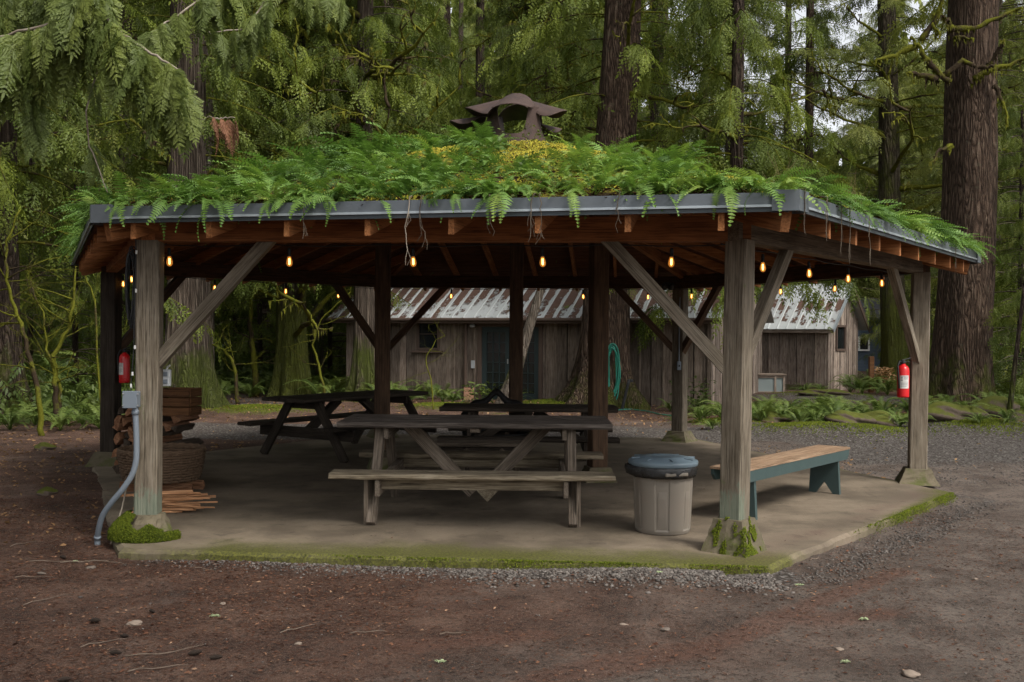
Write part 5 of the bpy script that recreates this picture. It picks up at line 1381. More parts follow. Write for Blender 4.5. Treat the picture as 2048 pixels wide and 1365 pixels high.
TET = (np.array([[0, 0, 1.0], [.5, 0, 0], [-.3, .45, 0], [-.3, -.45, 0]]), np.array([[0, 1, 2], [0, 2, 3], [0, 3, 1]]))
def fuzz(name, P, s, t, mat, label, parent=None, mw=None, spread=.6):
    N = len(P); Rm = eul(rng.uniform(0, 6.28, N), rng.normal(0, spread, N), rng.normal(0, spread, N))
    V, F_, T = scatter([TET], Rm, np.array(P), rng.uniform(s[0], s[1], N), np.clip(rng.normal(t, .22, N), 0, 1))
    if mw is not None:
        mi = np.array(mw.inverted()); V = V @ mi[:3, :3].T + mi[:3, 3]
    o = np_mesh(name, V, F_, M[mat], T, parent, mw)
    return o
def moss_bits():
    P = []
    c = PV[0]
    while len(P) < 11000:         # cushion over the left footing, thickest at its front and left
        a = rnd.uniform(R(165), R(345)); t = rnd.random() ** .9; z = t * .20
        if a > R(252) and z > .115 + .02 * math.sin(a * 9): continue
        if a > R(312) and z > .07: continue
        r = .272 - .13 * (t ** 1.3) + .03 * math.sin(t * 3.1) + rnd.uniform(-.01, .02)
        P.append((c.x + r * math.cos(a) * 1.02, c.y + r * math.sin(a) * .95, z + .0))
    foot = [o for o in shelter.children if o.name.startswith('footing')]
    fuzz('moss', P, (.007, .015), .28, 'mossfuzz', '', foot[0], WM[foot[0].name])
    P = []; c = PV[1]
    while len(P) < 2200:
        a = R(rnd.uniform(-165, -15)); t = rnd.random() ** 1.2; z = t * .27; 
        if mnoise.noise(Vector((math.cos(a) * 3.2, math.sin(a) * 3.2, z * 9))) + .25 * mnoise.noise(Vector((a * 9, z * 30, 0))) < .02 + t * .25: continue
        aa = (a - angs[1] + math.pi / 4) % (math.pi / 2) - math.pi / 4
        r = (.268 * (1 - t) + .166 * t) * math.cos(math.pi / 4) / math.cos(aa) * 1.0
        P.append((c.x + r * math.cos(a), c.y + r * math.sin(a), z))
    fuzz('moss', P, (.006, .013), .5, 'mossfuzz', '', foot[1], WM[foot[1].name])
    P = []
    for k, lo, hi, n in ((0, .30, 1.0, 7000), (1, .35, 1.0, 9000)):
        a, b = PAD[k], PAD[k + 1]; d = (b - a).normalized(); o = Vector((d.y, -d.x, 0))
        for i in range(n):
            t = rnd.uniform(lo, hi)
            den = .5 + .5 * math.sin(t * 31 + k) * math.sin(t * 13)
            den *= smoothf(t, .3, .75) if k == 1 else smoothf(t, .28, .6)
            if rnd.random() > den: continue
            p = a.lerp(b, t); u = rnd.gauss(-.01, .03 if k == 0 else .035)
            P.append((p.x + o.x * u, p.y + o.y * u, -.006 if u < 0 else -.006 - u * 1.2))
    tag(fuzz('edge_moss', P, (.005, .013), .42, 'mossfuzz', ''), 'bright green moss along the edge of the concrete pad', 'moss', None, 'stuff')
    # moss carpet over the mounds behind the shelter
    P = []
    for c, r, h in MOUNDS:
        for i in range(int(2600 * r)):
            a = rnd.uniform(0, 6.28); q = abs(rnd.gauss(0, .38)) * r; x, y = c.x + math.cos(a) * q, c.y + math.sin(a) * q
            P.append((x, y, gz(x, y)))
    tag(fuzz('ground_moss', P, (.012, .035), .45, 'mossfuzz', ''), 'yellow-green moss carpeting the low mounds behind the shelter', 'moss', None, 'stuff')
def smoothf(v, a, b): t = max(0, min(1, (v - a) / (b - a))); return t * t * (3 - 2 * t)
moss_bits()

# ------------------------------------------------------------------ trees
def trunk_mb(seed, r, h, flare=.6, lean=(0, 0), lobes=7, n=40, rings=None, taper=.028, fh=.55):
    rr = random.Random(seed); ph = [rr.uniform(0, 6.28) for _ in range(6)]
    zs = rings or [-.3, 0, .12, .25, .42, .62, .9, 1.25, 1.7, 2.3, 3, 4, 5, 6, 7, 8.5, 10, 12, 14, 16, 19, 22, 26]
    zs = [z for z in zs if z < h] + [h]; mb = MB()
    for z in zs:
        t = max(0, z); rad = r * max(.06, 1 - taper * t) if h > 14 else r * max(.1, 1 - t / h * .8)
        fl = flare * r * math.exp(-t / fh)
        ox = lean[0] * t + .05 * r * math.sin(t * .7 + ph[0]); oy = lean[1] * t + .05 * r * math.sin(t * .6 + ph[1])
        for k in range(n):
            a = 2 * math.pi * k / n
            lob = .5 + .5 * math.sin(a * lobes + ph[2] + .3 * math.sin(a * 2 + ph[3])) ; big = math.sin(a * 3 + ph[4]) * .06
            fur = .024 * math.sin(a * 19 + ph[5] + t * .4) + .07 * mnoise.noise(Vector((math.cos(a) * 4.5, math.sin(a) * 4.5, t * .5 + seed))) + rr.uniform(-.014, .014)
            q = rad * (1 + big + fur) + fl * (.35 + 1.1 * lob)
            mb.v.append((ox + q * math.cos(a), oy + q * math.sin(a), z))
    for i in range(len(zs) - 1):
        for k in range(n): k2 = (k + 1) % n; mb.f.append((i * n + k, i * n + k2, (i + 1) * n + k2, (i + 1) * n + k))
    mb.f.append(tuple((len(zs) - 1) * n + k for k in range(n))); return mb
def crown_data(seed, zb, zt, rad, nb, per, tm, droop=.45, az=None, smin=.45, smax=.95, hang=(.35, 1.25), tint=(.25, .85), core=0.0, lift=.15, lowbias=1.0, taper=.75):
    rr = random.Random(seed); WV, WF = [], []; loc, yaw, pit, rol, sc, tn = [], [], [], [], [], []
    for b in range(nb):
        u = rr.random() ** lowbias; z = zb + (zt - zb) * u; a = rr.uniform(0, 2 * math.pi) if az is None else rr.uniform(*az)
        L = rad * (1 - u * taper) * rr.uniform(.65, 1.12); dx, dy = math.cos(a), math.sin(a); bt = rr.uniform(*tint)
        cur = rr.uniform(-.25, .25); pts = []
        for i in range(7):
            t = i / 6; aa = a + cur * t
            pts.append(np.array([math.cos(aa) * L * t, math.sin(aa) * L * t, z + L * (lift * t - droop * t * t + .10 * t ** 4)]))
        base = len(WV)
        for i, p in enumerate(pts):
            r_ = (.012 + .012 * L) * (1 - i / 6.6) * .6
            for k in range(3):
                th = 2.09 * k; WV.append(p + np.array([-dy * math.cos(th), dx * math.cos(th), math.sin(th)]) * r_)
        for i in range(6):
            for k in range(3):
                k2 = (k + 1) % 3; A, B, C, D = base + i * 3 + k, base + i * 3 + k2, base + (i + 1) * 3 + k2, base + (i + 1) * 3 + k; WF += [(A, B, C), (A, C, D)]
        for j in range(int(per * (.5 + .5 * L / rad)) + 2):
            t = rr.uniform(.12, 1.0) ** .75; f = t * 6; i = min(5, int(f)); p = pts[i] * (1 - (f - i)) + pts[i + 1] * (f - i)
            sd = rr.choice((-1, 1)); loc.append(p); yaw.append(a + sd * rr.uniform(.15, 1.5)); pit.append(-rr.uniform(*hang)); rol.append(rr.gauss(0, .5))
            sc.append(rr.uniform(smin, smax) * (.7 + .4 * (1 - u))); tn.append(max(0, min(1, bt + rr.gauss(0, .12) + .15 * (t - .6))) if rr.random() > .02 else .02)
    Rm = eul(np.array(yaw), np.array(pit), np.array(rol)); V, F_, T = scatter(tm, Rm, np.array(loc), np.array(sc), np.array(tn))
    nW = len(WV); V = np.concatenate([np.array(WV), V]); F2 = np.concatenate([np.array(WF), F_ + nW]); T = np.concatenate([np.full(nW, .5), T])
    mi = np.concatenate([np.ones(len(WF)), np.zeros(len(F_))]); return V, F2, T, mi
CROWN = {}
def crown_obj(key, parent, mw):
    if key not in CROWN:
        d, mt, wd = CDEF[key]; V, F_, T, mi = crown_data(**d)
        o = np_mesh('crown', V, F_, [M[mt], M[wd]], T, parent, mw, midx=mi); CROWN[key] = o.data
    else:
        o = bpy.data.objects.new('crown', CROWN[key]); COL.objects.link(o); o.parent = parent; o.matrix_local = WM[parent.name].inverted() @ mw
    return o
CDEF = {
    'c1': (dict(seed=1, zb=4.0, zt=19, rad=3.6, nb=125, per=24, tm=SPRAYM, smin=.3, smax=.75, droop=.55), 'cedar', 'limb'),
    'c2': (dict(seed=2, zb=3.0, zt=18, rad=4.0, nb=130, per=24, tm=SPRAYM, smin=.3, smax=.75, droop=.65), 'cedar', 'limb'),
    'c3': (dict(seed=3, zb=5.5, zt=20, rad=3.2, nb=110, per=22, tm=SPRAYM, smin=.3, smax=.75, droop=.5, tint=(.1, .7)), 'cedar', 'twig'),
    'f1': (dict(seed=4, zb=1.8, zt=21, rad=4.4, nb=170, per=26, tm=SPRAYM, smin=.3, smax=.7, droop=.30, hang=(.1, .9), tint=(.35, 1)), 'fir', 'twig'),
    'f2': (dict(seed=5, zb=3.6, zt=24, rad=4.0, nb=160, per=26, tm=SPRAYM, smin=.3, smax=.7, droop=.28, hang=(.1, .9), tint=(.3, .9)), 'fir', 'limb'),
    's1': (dict(seed=6, zb=.4, zt=7.5, rad=2.4, nb=85, per=18, tm=SPRAYM, droop=.4, smin=.25, smax=.5, tint=(.2, .8)), 'cedar', 'twig'),
}
LIMBS = []
def limb_mesh(seed, L=2.0, r=.04):
    rr = random.Random(seed); mb = MB()
    def grow(p, d, L, r, dep_):
        pts = [p]; n = 8
        for i in range(n):
            d = (d + Vector((rr.gauss(0, .16), rr.gauss(0, .22), rr.gauss(-.02 + .05 * i / n, .17)))).normalized(); p = p + d * L / n; pts.append(p)
            if dep_ and i > 1 and rr.random() < .45: grow(p, (d + Vector((rr.gauss(0, .5), rr.gauss(0, .7), rr.gauss(0, .4)))).normalized(), L * rr.uniform(.25, .5), r * .55, dep_ - 1)
        mb.tube(pts, [r * (1.15 - i / n) * rr.uniform(.75, 1.35) for i in range(n + 1)], 6)
    grow(Vector((0, 0, 0)), Vector((1, 0, .15)), L, r, 2)
    # hanging beards of moss
    for _ in range(int(30 * L)):
        v = Vector(rr.choice(mb.v)); l = rr.uniform(.03, .14); b = len(mb.v); w = rr.uniform(.01, .03); a = rr.uniform(0, 3.14)
        mb.v += [tuple(v + Vector((math.cos(a) * w, math.sin(a) * w, 0))), tuple(v - Vector((math.cos(a) * w, math.sin(a) * w, 0))), tuple(v + Vector((0, 0, -l)))]; mb.f.append((b, b + 1, b + 2))
    me = bpy.data.meshes.new('branch'); me.from_pydata(mb.v, [], mb.f); me.materials.append(M['limb']); me.polygons.foreach_set('use_smooth', [True] * len(me.polygons)); return me
for i in range(7): LIMBS.append(limb_mesh(100 + i, 2.2 if i < 5 else 1.3, .045 if i < 5 else .03))
TRUNKM = {}
def tree(name, label, x, y, r, h=20, crown='c1', bark='bark_cedar', flare=.6, lean=(0, 0), limbs=6, lz=(2.0, 6.5), cs=1.0, crz=None, group=None, seed=None, unique=True, cdz=0.0, laz=None, crown2=False):
    seed = seed if seed is not None else int(abs(x * 131 + y * 17))
    z = gz(x, y) if abs(x) < 300 else 0
    t = thing(name, label, 'tree', (x, y, z), 0, group); W = WM[t.name]
    if unique:
        trunk_mb(seed, r, h, flare, lean).build('trunk', M[bark], t, W, True)
    else:
        key = (bark, seed % 3)
        mw = W @ Matrix.Diagonal((r / .4, r / .4, h / 20, 1))
        if key not in TRUNKM: o = trunk_mb(seed % 3 + 50, .4, 20, .5, (0, 0), n=20).build('trunk', M[bark], t, mw, True); TRUNKM[key] = o.data
        else: o = bpy.data.objects.new('trunk', TRUNKM[key]); COL.objects.link(o); o.parent = t; o.matrix_local = W.inverted() @ mw
    if crown:
        a = (seed * 1.7) % 6.28 if crz is None else crz
        crown_obj(crown, t, W @ Matrix.Translation((lean[0] * 8, lean[1] * 8, cdz)) @ Matrix.Rotation(a, 4, 'Z') @ Matrix.Scale(cs, 4))
    if crown and crown2: crown_obj({'c1': 'c3', 'c2': 'c1', 'c3': 'c1', 'f2': 'f1'}.get(crown, crown), t, W @ Matrix.Translation((lean[0] * 8, lean[1] * 8, cdz + .6)) @ Matrix.Rotation(a + 2.6, 4, 'Z') @ Matrix.Scale(cs * .92, 4))
    rr = random.Random(seed + 5)
    for i in range(limbs):
        zz = rr.uniform(*lz); a = rr.uniform(0, 6.28) if laz is None else rr.uniform(*laz)
        o = bpy.data.objects.new('branch', rr.choice(LIMBS)); COL.objects.link(o); o.parent = t
        rad = r * (1 - .028 * zz) * .75
        o.matrix_local = Matrix.Translation((lean[0] * zz + math.cos(a) * rad, lean[1] * zz + math.sin(a) * rad, zz)) @ Matrix.Rotation(a, 4, 'Z') @ Matrix.Rotation(rr.uniform(-.4, .4), 4, 'Y') @ Matrix.Scale(rr.uniform(.6, 1.25) * (1.35 if limbs > 14 else 1), 4)
    return t
def tpx(px, D): r = ray(px, 700); return r.x / r.y * D, D
def T(name, label, px, D, wpx, **kw):
    x, y = tpx(px, D); return tree(name, label, x, y, wpx / 2039 * D / 2, **kw)
T('cedar_tree', 'huge cedar trunk cut off by the left edge of the picture', -8, 20.0, 95, crown='c2', crown2=True, bark='bark_dark', limbs=5, cs=1.0, h=24)
T('cedar_tree', 'thick furrowed cedar with a flared mossy base right behind the front left post', 374, 22.6, 88, crown='c1', bark='bark_cedar', flare=.75, limbs=7, h=24, lz=(3.5, 8))
T('cedar_tree', 'slim pale cedar trunk just right of the thick furrowed cedar', 412, 25.5, 30, crown=None, bark='bark_pale', limbs=2, h=18, flare=.3)
T('cedar_tree', 'dark moss-covered cedar trunk standing behind the left picnic table', 584, 26.5, 62, crown='c2', crown2=True, bark='bark_moss', flare=.55, limbs=24, h=24, lz=(1.6, 11), laz=(-3.4, .3))
T('cedar_tree', 'grey cedar trunk with a mossy flare at the left end of the long cabin', 728, 25.6, 44, crown='c1', crown2=True, crz=4.0, bark='bark_cedar', flare=1.0, limbs=20, h=22, lz=(4.5, 11), laz=(-3.2, .1), lean=(-.004, 0))
T('fir_tree', 'massive old fir with spreading roots in front of the long cabin wall', 1203, 24.0, 96, crown='c1', bark='bark_fir', flare=.85, lean=(.045, 0), limbs=7, h=26, lz=(4.5, 9), crz=2.2, cdz=.8, cs=1.05)
x, y = tpx(1008, 22.6); tree('leaning_tree', 'thin leaning trunk with a mossy foot in front of the cabin doors', x, y, .155, crown=None, bark='bark_pale', h=5.4, flare=.5, lean=(.30, .05), limbs=1, lz=(3, 6))
def big_fir():
    x, y = tpx(1921, 22.6); r = 108 / 2039 * 22.6 / 2
    t = thing('fir_tree', 'massive dark fir on the right with moss round its base and bare mossy limbs', 'tree', (x, y, gz(x, y))); W = WM[t.name]
    trunk_mb(77, r, 26, .42, (.028, 0), 6, 56, fh=.8, taper=.017).build('trunk', M['bark_fir'], t, W, True)
    D = y - r * .9
    paths = [((1897, 165), (1862, 130), (1838, 98), (1822, 75)), ((1830, 92), (1792, 112), (1752, 120)), ((1838, 84), (1868, 48), (1880, 20), (1886, -10)), ((1874, 156), (1840, 150), (1816, 146)), ((1890, 150), (1925, 122), (1962, 136), (1990, 134)), ((1950, 160), (1980, 140), (2012, 132), (2050, 118)),
             ((1905, 60), (1950, 55), (2000, 35), (2044, 16)), ((1905, 62), (1893, 40), (1885, 32)), ((1908, 72), (1930, 76), (1946, 77)), ((1975, 130), (1998, 100), (2008, 80)), ((1870, 30), (1866, 50), (1880, 70)), ((1990, 170), (2010, 215), (2015, 250)), ((1905, 290), (1880, 300), (1862, 325))]
    for i, pa in enumerate(paths):
        pts = []; rr = random.Random(i)
        for j in range(len(pa) - 1):
            for s in range(4):
                u = s / 4; q0, q1 = pa[j], pa[j + 1]; pts.append(dep(q0[0] + (q1[0] - q0[0]) * u + rr.gauss(0, 1.5), q0[1] + (q1[1] - q0[1]) * u + rr.gauss(0, 1.5), D - .10 - .12 * (j + u) / len(pa) * 3))
        pts.append(dep(*pa[-1], D - .5)); m = len(pts); mb = MB(); mb.tube(pts, [(.070 if i < 8 else .045) * (1 - .65 * k / m) * rr.uniform(.8, 1.25) for k in range(m)], 8)
        for _ in range(60):
            v = Vector(rr.choice(mb.v)); l = rr.uniform(.03, .13); b = len(mb.v); w = rr.uniform(.01, .03)
            mb.v += [tuple(v + Vector((w, 0, 0))), tuple(v - Vector((w, 0, 0))), tuple(v + Vector((0, 0, -l)))]; mb.f.append((b, b + 1, b + 2))
        mb.v = [tuple(W.inverted() @ Vector(v)) for v in mb.v]; mb.build('branch', M['limb'], t, W, True)
    crown_obj('f2', t, W @ Matrix.Translation((.3, 0, 5.5)) @ Matrix.Scale(1.1, 4))
big_fir()
T('fir_tree', 'tall mossy fir trunk between the small shed and the red extinguisher', 1788, 33.0, 50, crown='f2', bark='bark_moss', flare=.4, lean=(-.03, 0), limbs=22, h=26, lz=(4.5, 12), cdz=4)
T('young_tree', 'thin dark leaning sapling near the right edge', 2018, 19.5, 10, crown=None, bark='bark_dark', flare=.2, lean=(.11, 0), limbs=2, h=6, lz=(2.2, 4))
T('cedar_tree', 'narrow trunk rising behind the left part of the fern roof', 634, 33, 26, crown='c1', crown2=True, bark='bark_pale', flare=.3, limbs=20, h=24, lz=(4, 13), laz=(-3.3, .2))
T('cedar_tree', 'dark narrow trunk left of the roof vent', 770, 31, 36, crown='c2', crown2=True, bark='bark_dark', flare=.3, limbs=10, h=24, lz=(5, 10))
T('cedar_tree', 'slender trunk rising directly behind the roof vent', 1098, 30, 30, crown='c3', crown2=True, bark='bark_fir', flare=.3, limbs=26, h=24, lz=(5.5, 13), laz=(-3.3, .2))
# rows of the wood behind, thinning out to the right where the sky shows
spots = []; rr = random.Random(21)
def free(x, y, m):
    if 1 and -6.5 < x < 15.5 and 23 < y < 37.5: return False
    if 14 < x < 21 and 44 < y < 56: return False
    for a, b in spots:
        if math.hypot(x - a, y - b) < m: return False
    return True
tries = 0
while len(spots) < 96 and tries < 12000:
    tries += 1; y = rr.uniform(25, 68); fx = rr.uniform(-.62, .68); x = fx * y
    if y < 30 and fx > -.28: continue
    if .19 < fx < .36 and rr.random() < .42: continue
    if not free(x, y, 2.4 if y < 45 else 3.0): continue
    spots.append((x, y))
for i, (x, y) in enumerate(spots):
    fx = x / y
    right = fx > .12
    c = rr.choice(['f1', 'f2', 'f1', 'c3'] if right else ['c1', 'c2', 'c3', 'c2', 'f1'])
    tree('conifer', 'tall conifer in the crowded wood ' + ('on the right beyond the sheds' if right else 'behind the left half of the shelter'), x, y, rr.uniform(.16, .42), h=rr.uniform(19, 26), crown=c, bark=rr.choice(['bark_dark', 'bark_moss', 'bark_cedar', 'bark_fir']), limbs=3 if y < 45 else 0, cs=rr.uniform(.85, 1.2), unique=False, seed=i * 7 + 1, group='conifers of the wood on the right' if right else 'conifers of the wood on the left', cdz=rr.uniform(-1.5, 1.0), lz=(1.5, 7))
# smaller evergreens under the tall ones
for i, (px, D, s) in enumerate(((60, 27, 1), (150, 24, .9), (235, 29, 1.1), (300, 33, 1.2), (470, 36, 1.2), (520, 31, .8), (660, 34, 1.2), (100, 33, 1.2), (480, 44, 1.3), (20, 38, 1.3), (1830, 40, .9), (2040, 27, 1.1), (1990, 34, 1.2), (2100, 22, .9), (-60, 24, 1), (610, 42, 1.3), (1850, 52, 1.3))):
    x, y = tpx(px, D); y += .01; tree('young_conifer', 'low bushy young conifer growing under the tall trees ' + ('on the right' if px > 1500 else 'on the left'), x, y, .08, h=7 * s, crown='s1', bark='bark_dark', limbs=0, cs=s, unique=False, seed=i * 3 + 2, group='young conifers on the right' if px > 1500 else 'young conifers on the left')
# trees round the clearing, out of the picture; later ones added to shade it
for i, (x, y) in enumerate(((-13, 16), (-12, 9), (-14, 2), (15, 14), (17, 5), (-11.5, 22), (16, 21), (-18, 12), (-7.6, 10.4), (-8.6, 14.2), (-9, 5.5), (4.4, -4.6), (.4, -4.8))):
    tree('conifer', 'tall conifer out of view, shading the clearing', x, y, .45, h=24, crown=['c1', 'c2', 'f2'][i % 3], bark='bark_cedar', limbs=2, unique=False, seed=i * 5 + 3, group='conifers beside the clearing', cdz=3.0 if i >= 8 else 0)

def hanging_cedar():
    # the old cedar on the left whose lowest boughs hang into the picture
    t = thing('cedar_tree', 'near cedar whose bright drooping boughs hang over the upper left of the picture', 'tree', (-5.4, 5.2, GZ)); W = WM[t.name]
    trunk_mb(9, .42, 16, .6, (0, 0)).build('trunk', M['bark_cedar'], t, W, True)
    def bough(path, D0, D1, rad, per, smin, smax, pitr=(-1.35, -.75), tint=(.35, .8), mat='cedar_near', wood='twig_pale', root=None, tm=SPRAYN, yaws=None):
        pts = []; n = len(path)
        if root: pts.append(Vector(root))
        for i, (px, py) in enumerate(path): pts.append(dep(px, py, D0 + (D1 - D0) * i / max(1, n - 1)))
        P = []
        for i in range(len(pts) - 1):
            for s in range(5): P.append(pts[i].lerp(pts[i + 1], s / 5) + Vector((0, 0, rnd.gauss(0, .006))))
        P.append(pts[-1]); mb = MB(); m = len(P); mb.tube(P, [rad * (1 - .8 * k / m) + .0015 for k in range(m)], 6)
        mb.v = [tuple(W.inverted() @ Vector(v)) for v in mb.v]; b = mb.build('bough', M[wood], t, W, True)
        s0 = 5 if root else 0; loc, yaw, pit, rol, sc, tn = [], [], [], [], [], []
        for j in range(per):
            f = rnd.uniform(s0, m - 1.01); i = int(f); p = P[i].lerp(P[i + 1], f - i); loc.append(p + Vector((0, rnd.uniform(-.06, .06), 0)))
            yaw.append(-math.pi / 2 + rnd.gauss(.0, .75) if yaws is None else rnd.uniform(*yaws)); pit.append(rnd.uniform(*pitr)); rol.append(rnd.gauss(0, .35)); sc.append(rnd.uniform(smin, smax)); tn.append(rnd.uniform(*tint))
        if per:
            Rm = eul(np.array(yaw), np.array(pit), np.array(rol)); V, F_, Tt = scatter(tm, Rm, np.array([tuple(q) for q in loc]), np.array(sc), np.array(tn))
            wi = np.array(W.inverted()); V = V @ wi[:3, :3].T + wi[:3, 3]
            np_mesh('foliage', V, F_, M[mat], Tt, b, W)
        return b
    r0 = (-5.1, 5.3, 4.6); f0 = dep(178, -60, 6.2)
    bough([(178, -60), (150, 20), (90, 52), (0, 72), (-90, 95)], 6.2, 6.3, .016, 75, .30, .52, root=r0)
    bough([(178, -60), (215, 40), (270, 88), (325, 118), (365, 148)], 6.2, 6.0, .015, 62, .26, .46, root=r0, tint=(.35, .85))
    bough([(215, 40), (290, 110), (340, 150), (372, 195)], 6.25, 6.0, .008, 60, .28, .42)
    bough([(215, 30), (205, 110), (172, 220), (178, 290), (215, 385)], 6.3, 6.25, .006, 5, .18, .30, tint=(.2, .6))
    bough([(70, 60), (68, 180), (72, 260)], 6.3, 6.3, .005, 12, .22, .32, tint=(.1, .5))
    bough([(300, 170), (330, 215), (375, 234), (430, 238)], 6.1, 6.0, .004, 0, .2, .2)
    bough([(428, 236), (446, 236), (470, 236)], 6.0, 6.0, .003, 8, .13, .22, pitr=(-1.2, -.9), tint=(.3, .9), mat='dead', yaws=(-.9, .1))
    bough([(500, -70), (430, -20), (340, 40), (300, 70)], 7.6, 7.3, .012, 34, .24, .40, root=r0, tint=(.15, .6))
    bough([(520, -90), (540, -10), (490, 60), (400, 66)], 8.2, 8.0, .010, 20, .24, .38, tint=(.2, .6))
    bough([(520, -90), (590, -30), (640, -20), (700, 0)], 8.2, 8.4, .010, 22, .22, .36, tint=(.25, .7))
    bough([(178, -60), (60, -30), (-80, -20)], 6.4, 6.6, .012, 40, .32, .5, root=r0)
hanging_cedar()
def curtain_boughs():
    # bright feathery boughs hanging right of the old fir and left of the vent, on trees just behind the roof
    for lab, x0, y0, seeds in (('bright green drooping cedar filling the gap right of the old fir trunk', 4.78, 21.8, ((3.2, 3.9), 3)), ('cedar with feathery boughs drooping behind the left part of the fern roof', -4.05, 36.5, ((0, 6.28), 5)), ('cedar with long drooping boughs just left of the old fir trunk', .55, 35.5, ((0, 6.28), 8))):
        x, y = x0, y0; (az, sd) = seeds
        t = thing('cedar_tree', lab, 'tree', (x, y, gz(x, y))); W = WM[t.name]
        trunk_mb(sd, .20 if sd != 3 else .16, 20, .4, (0, 0)).build('trunk', M['bark_dark'], t, W, True)
        V, F_, Tt, mi = crown_data(seed=sd, zb=3.3 if sd == 3 else 5.0, zt=16, rad=3.0 if sd == 3 else 3.2, nb=90, per=24, tm=SPRAY, droop=.75, smin=.35, smax=.75, hang=(.5, 1.35), tint=(.25, .95), lowbias=1.2)
        np_mesh('crown', V, F_, [M['cedar'], M['limb']], Tt, t, W, midx=mi)
        for i in range(4):
            o = bpy.data.objects.new('branch', LIMBS[i]); COL.objects.link(o); o.parent = t; a = rnd.uniform(0, 6.28); o.matrix_local = Matrix.Translation((0, 0, rnd.uniform(4, 8))) @ Matrix.Rotation(a, 4, 'Z')
curtain_boughs()

# far wood: one dense mass of foliage closing the view
def far_wood():
    loc, yaw, pit, rol, sc, tn = [], [], [], [], [], []
    for i in range(9000):
        fx = rnd.uniform(-1.0, 1.0); D = rnd.uniform(66, 92); x = fx * D * .9; h = rnd.random() ** .8
        top = 32 if fx < .1 else (13 if .16 < fx < .40 else 24)
        top += 3 * math.sin(x * .35) + 2 * math.sin(x * 1.1)
        loc.append((x, D, h * top)); yaw.append(rnd.uniform(0, 6.28)); pit.append(-rnd.uniform(.3, 1.3)); rol.append(rnd.gauss(0, .6)); sc.append(rnd.uniform(2.0, 4.0)); tn.append(rnd.uniform(.2, .9))
    Rm = eul(np.array(yaw), np.array(pit), np.array(rol)); V, F_, Tt = scatter([t_spray(9, 31, .55, .5, .10), t_spray(9, 32, .5, .7, .11)], Rm, np.array(loc), np.array(sc), np.array(tn))
    tag(np_mesh('far_forest', V, F_, M['fir'], Tt), 'far-off mass of dense dark evergreen forest closing the view', 'forest', None, 'stuff')
    # low leafy tangle on the forest floor
    P, S_, Tn, Yw = [], [], [], []
    for i in range(9000):
        left = rnd.random() < .75
        if left: D = rnd.uniform(19, 44); fx = rnd.uniform(-.60, -.14)
        else: D = rnd.uniform(24, 46); fx = rnd.uniform(.42, .64)
        x = fx * D
        if -6.8 < x < 15 and 22 < D < 36: continue
        if left and D < 23 and fx > -.36: continue
        if -9 < x < -5 and 22 < D < 28.5: continue
        hh = (rnd.random() ** 1.5) * (1.0 + .6 * math.sin(x * 1.9) * math.sin(D * 1.3)) * (1.8 if D > 27 else .9)
        P.append((x, D, gz(x, D) + hh)); S_.append(rnd.uniform(.25, .6)); Tn.append(rnd.uniform(.1, .9))
    N = len(P); Rm = eul(rng.uniform(0, 6.28, N), rng.uniform(-.9, .5, N), rng.normal(0, .5, N))
    V, F_, Tt = scatter(SPRAYF, Rm, np.array(P), np.array(S_), np.array(Tn)); tag(np_mesh('undergrowth', V, F_, M['shrub'], Tt), 'tangled green undergrowth on the forest floor', 'undergrowth', None, 'stuff')
far_wood()

# ------------------------------------------------------------------ sword ferns and other ground plants
FERNM = []
def fern_variant(seed, n, brown=.08):
    r = random.Random(seed); yaw, pit, sc, tn, rol = [], [], [], [], []
    for i in range(n):
        yaw.append(2 * math.pi * i / n + r.gauss(0, .3)); pit.append(r.uniform(.05, .75)); sc.append(r.uniform(.55, 1.0)); rol.append(r.gauss(0, .25)); tn.append(.03 if r.random() < brown else r.uniform(.25, .9))
    Rm = eul(np.array(yaw), np.array(pit), np.array(rol)); V, F_, T_ = scatter(SWORD, Rm, np.zeros((n, 3)), np.array(sc), np.array(tn)); return V, F_, T_
for i in range(5):
    V, F_, T_ = fern_variant(i, 18 + 3 * i, .06 if i < 3 else .28)
    o = np_mesh('fern_tmp', V, F_, M['sword'], T_); FERNM.append(o.data); bpy.data.objects.remove(o)
def fern(px, py, s, label, group, var=None, D=None):
    p = at(px, py, GZ) if D is None else Vector((*tpx(px, D), 0))
    o = bpy.data.objects.new('sword_fern', FERNM[rnd.randrange(3) if var is None else var]); COL.objects.link(o)
    o.matrix_local = Matrix.Translation((p.x, p.y, gz(p.x, p.y))) @ Matrix.Rotation(rnd.uniform(0, 6.28), 4, 'Z') @ Matrix.Diagonal((s, s, s * rnd.uniform(.85, 1.1), 1)); WM[o.name] = o.matrix_local.copy()
    tag(o, label, 'fern', group)
G1 = ('green sword fern in the fern bed behind the left picnic table', 'ferns behind the left picnic table')
for px, py, s in ((440, 800, 1.1), (470, 786, 1.2), (500, 796, 1.1), (530, 788, 1.2), (450, 772, 1.3), (490, 768, 1.3), (530, 766, 1.4), (610, 795, 1.1), (640, 800, 1.2), (668, 796, 1.2), (690, 790, 1.1), (620, 775, 1.2), (560, 765, 1.4), (430, 760, 1.4), (655, 770, 1.2)): fern(px, py, s, *G1)
G2 = ('sword fern growing against the wall of the long cabin', 'ferns along the long cabin wall')
for px, py, s in ((790, 802, 1.0), (815, 806, .8), (885, 806, .9), (850, 800, .9), (760, 806, .9), (905, 808, .7), (1030, 806, .7), (1395, 822, .8), (1340, 822, .5)): fern(px, py, s, *G2)
fern(985, 800, .75, 'small fern at the mossy foot of the leaning trunk', None)
G3 = ('brown-tipped sword fern in the bed between the two gravel tracks', 'ferns between the gravel tracks')
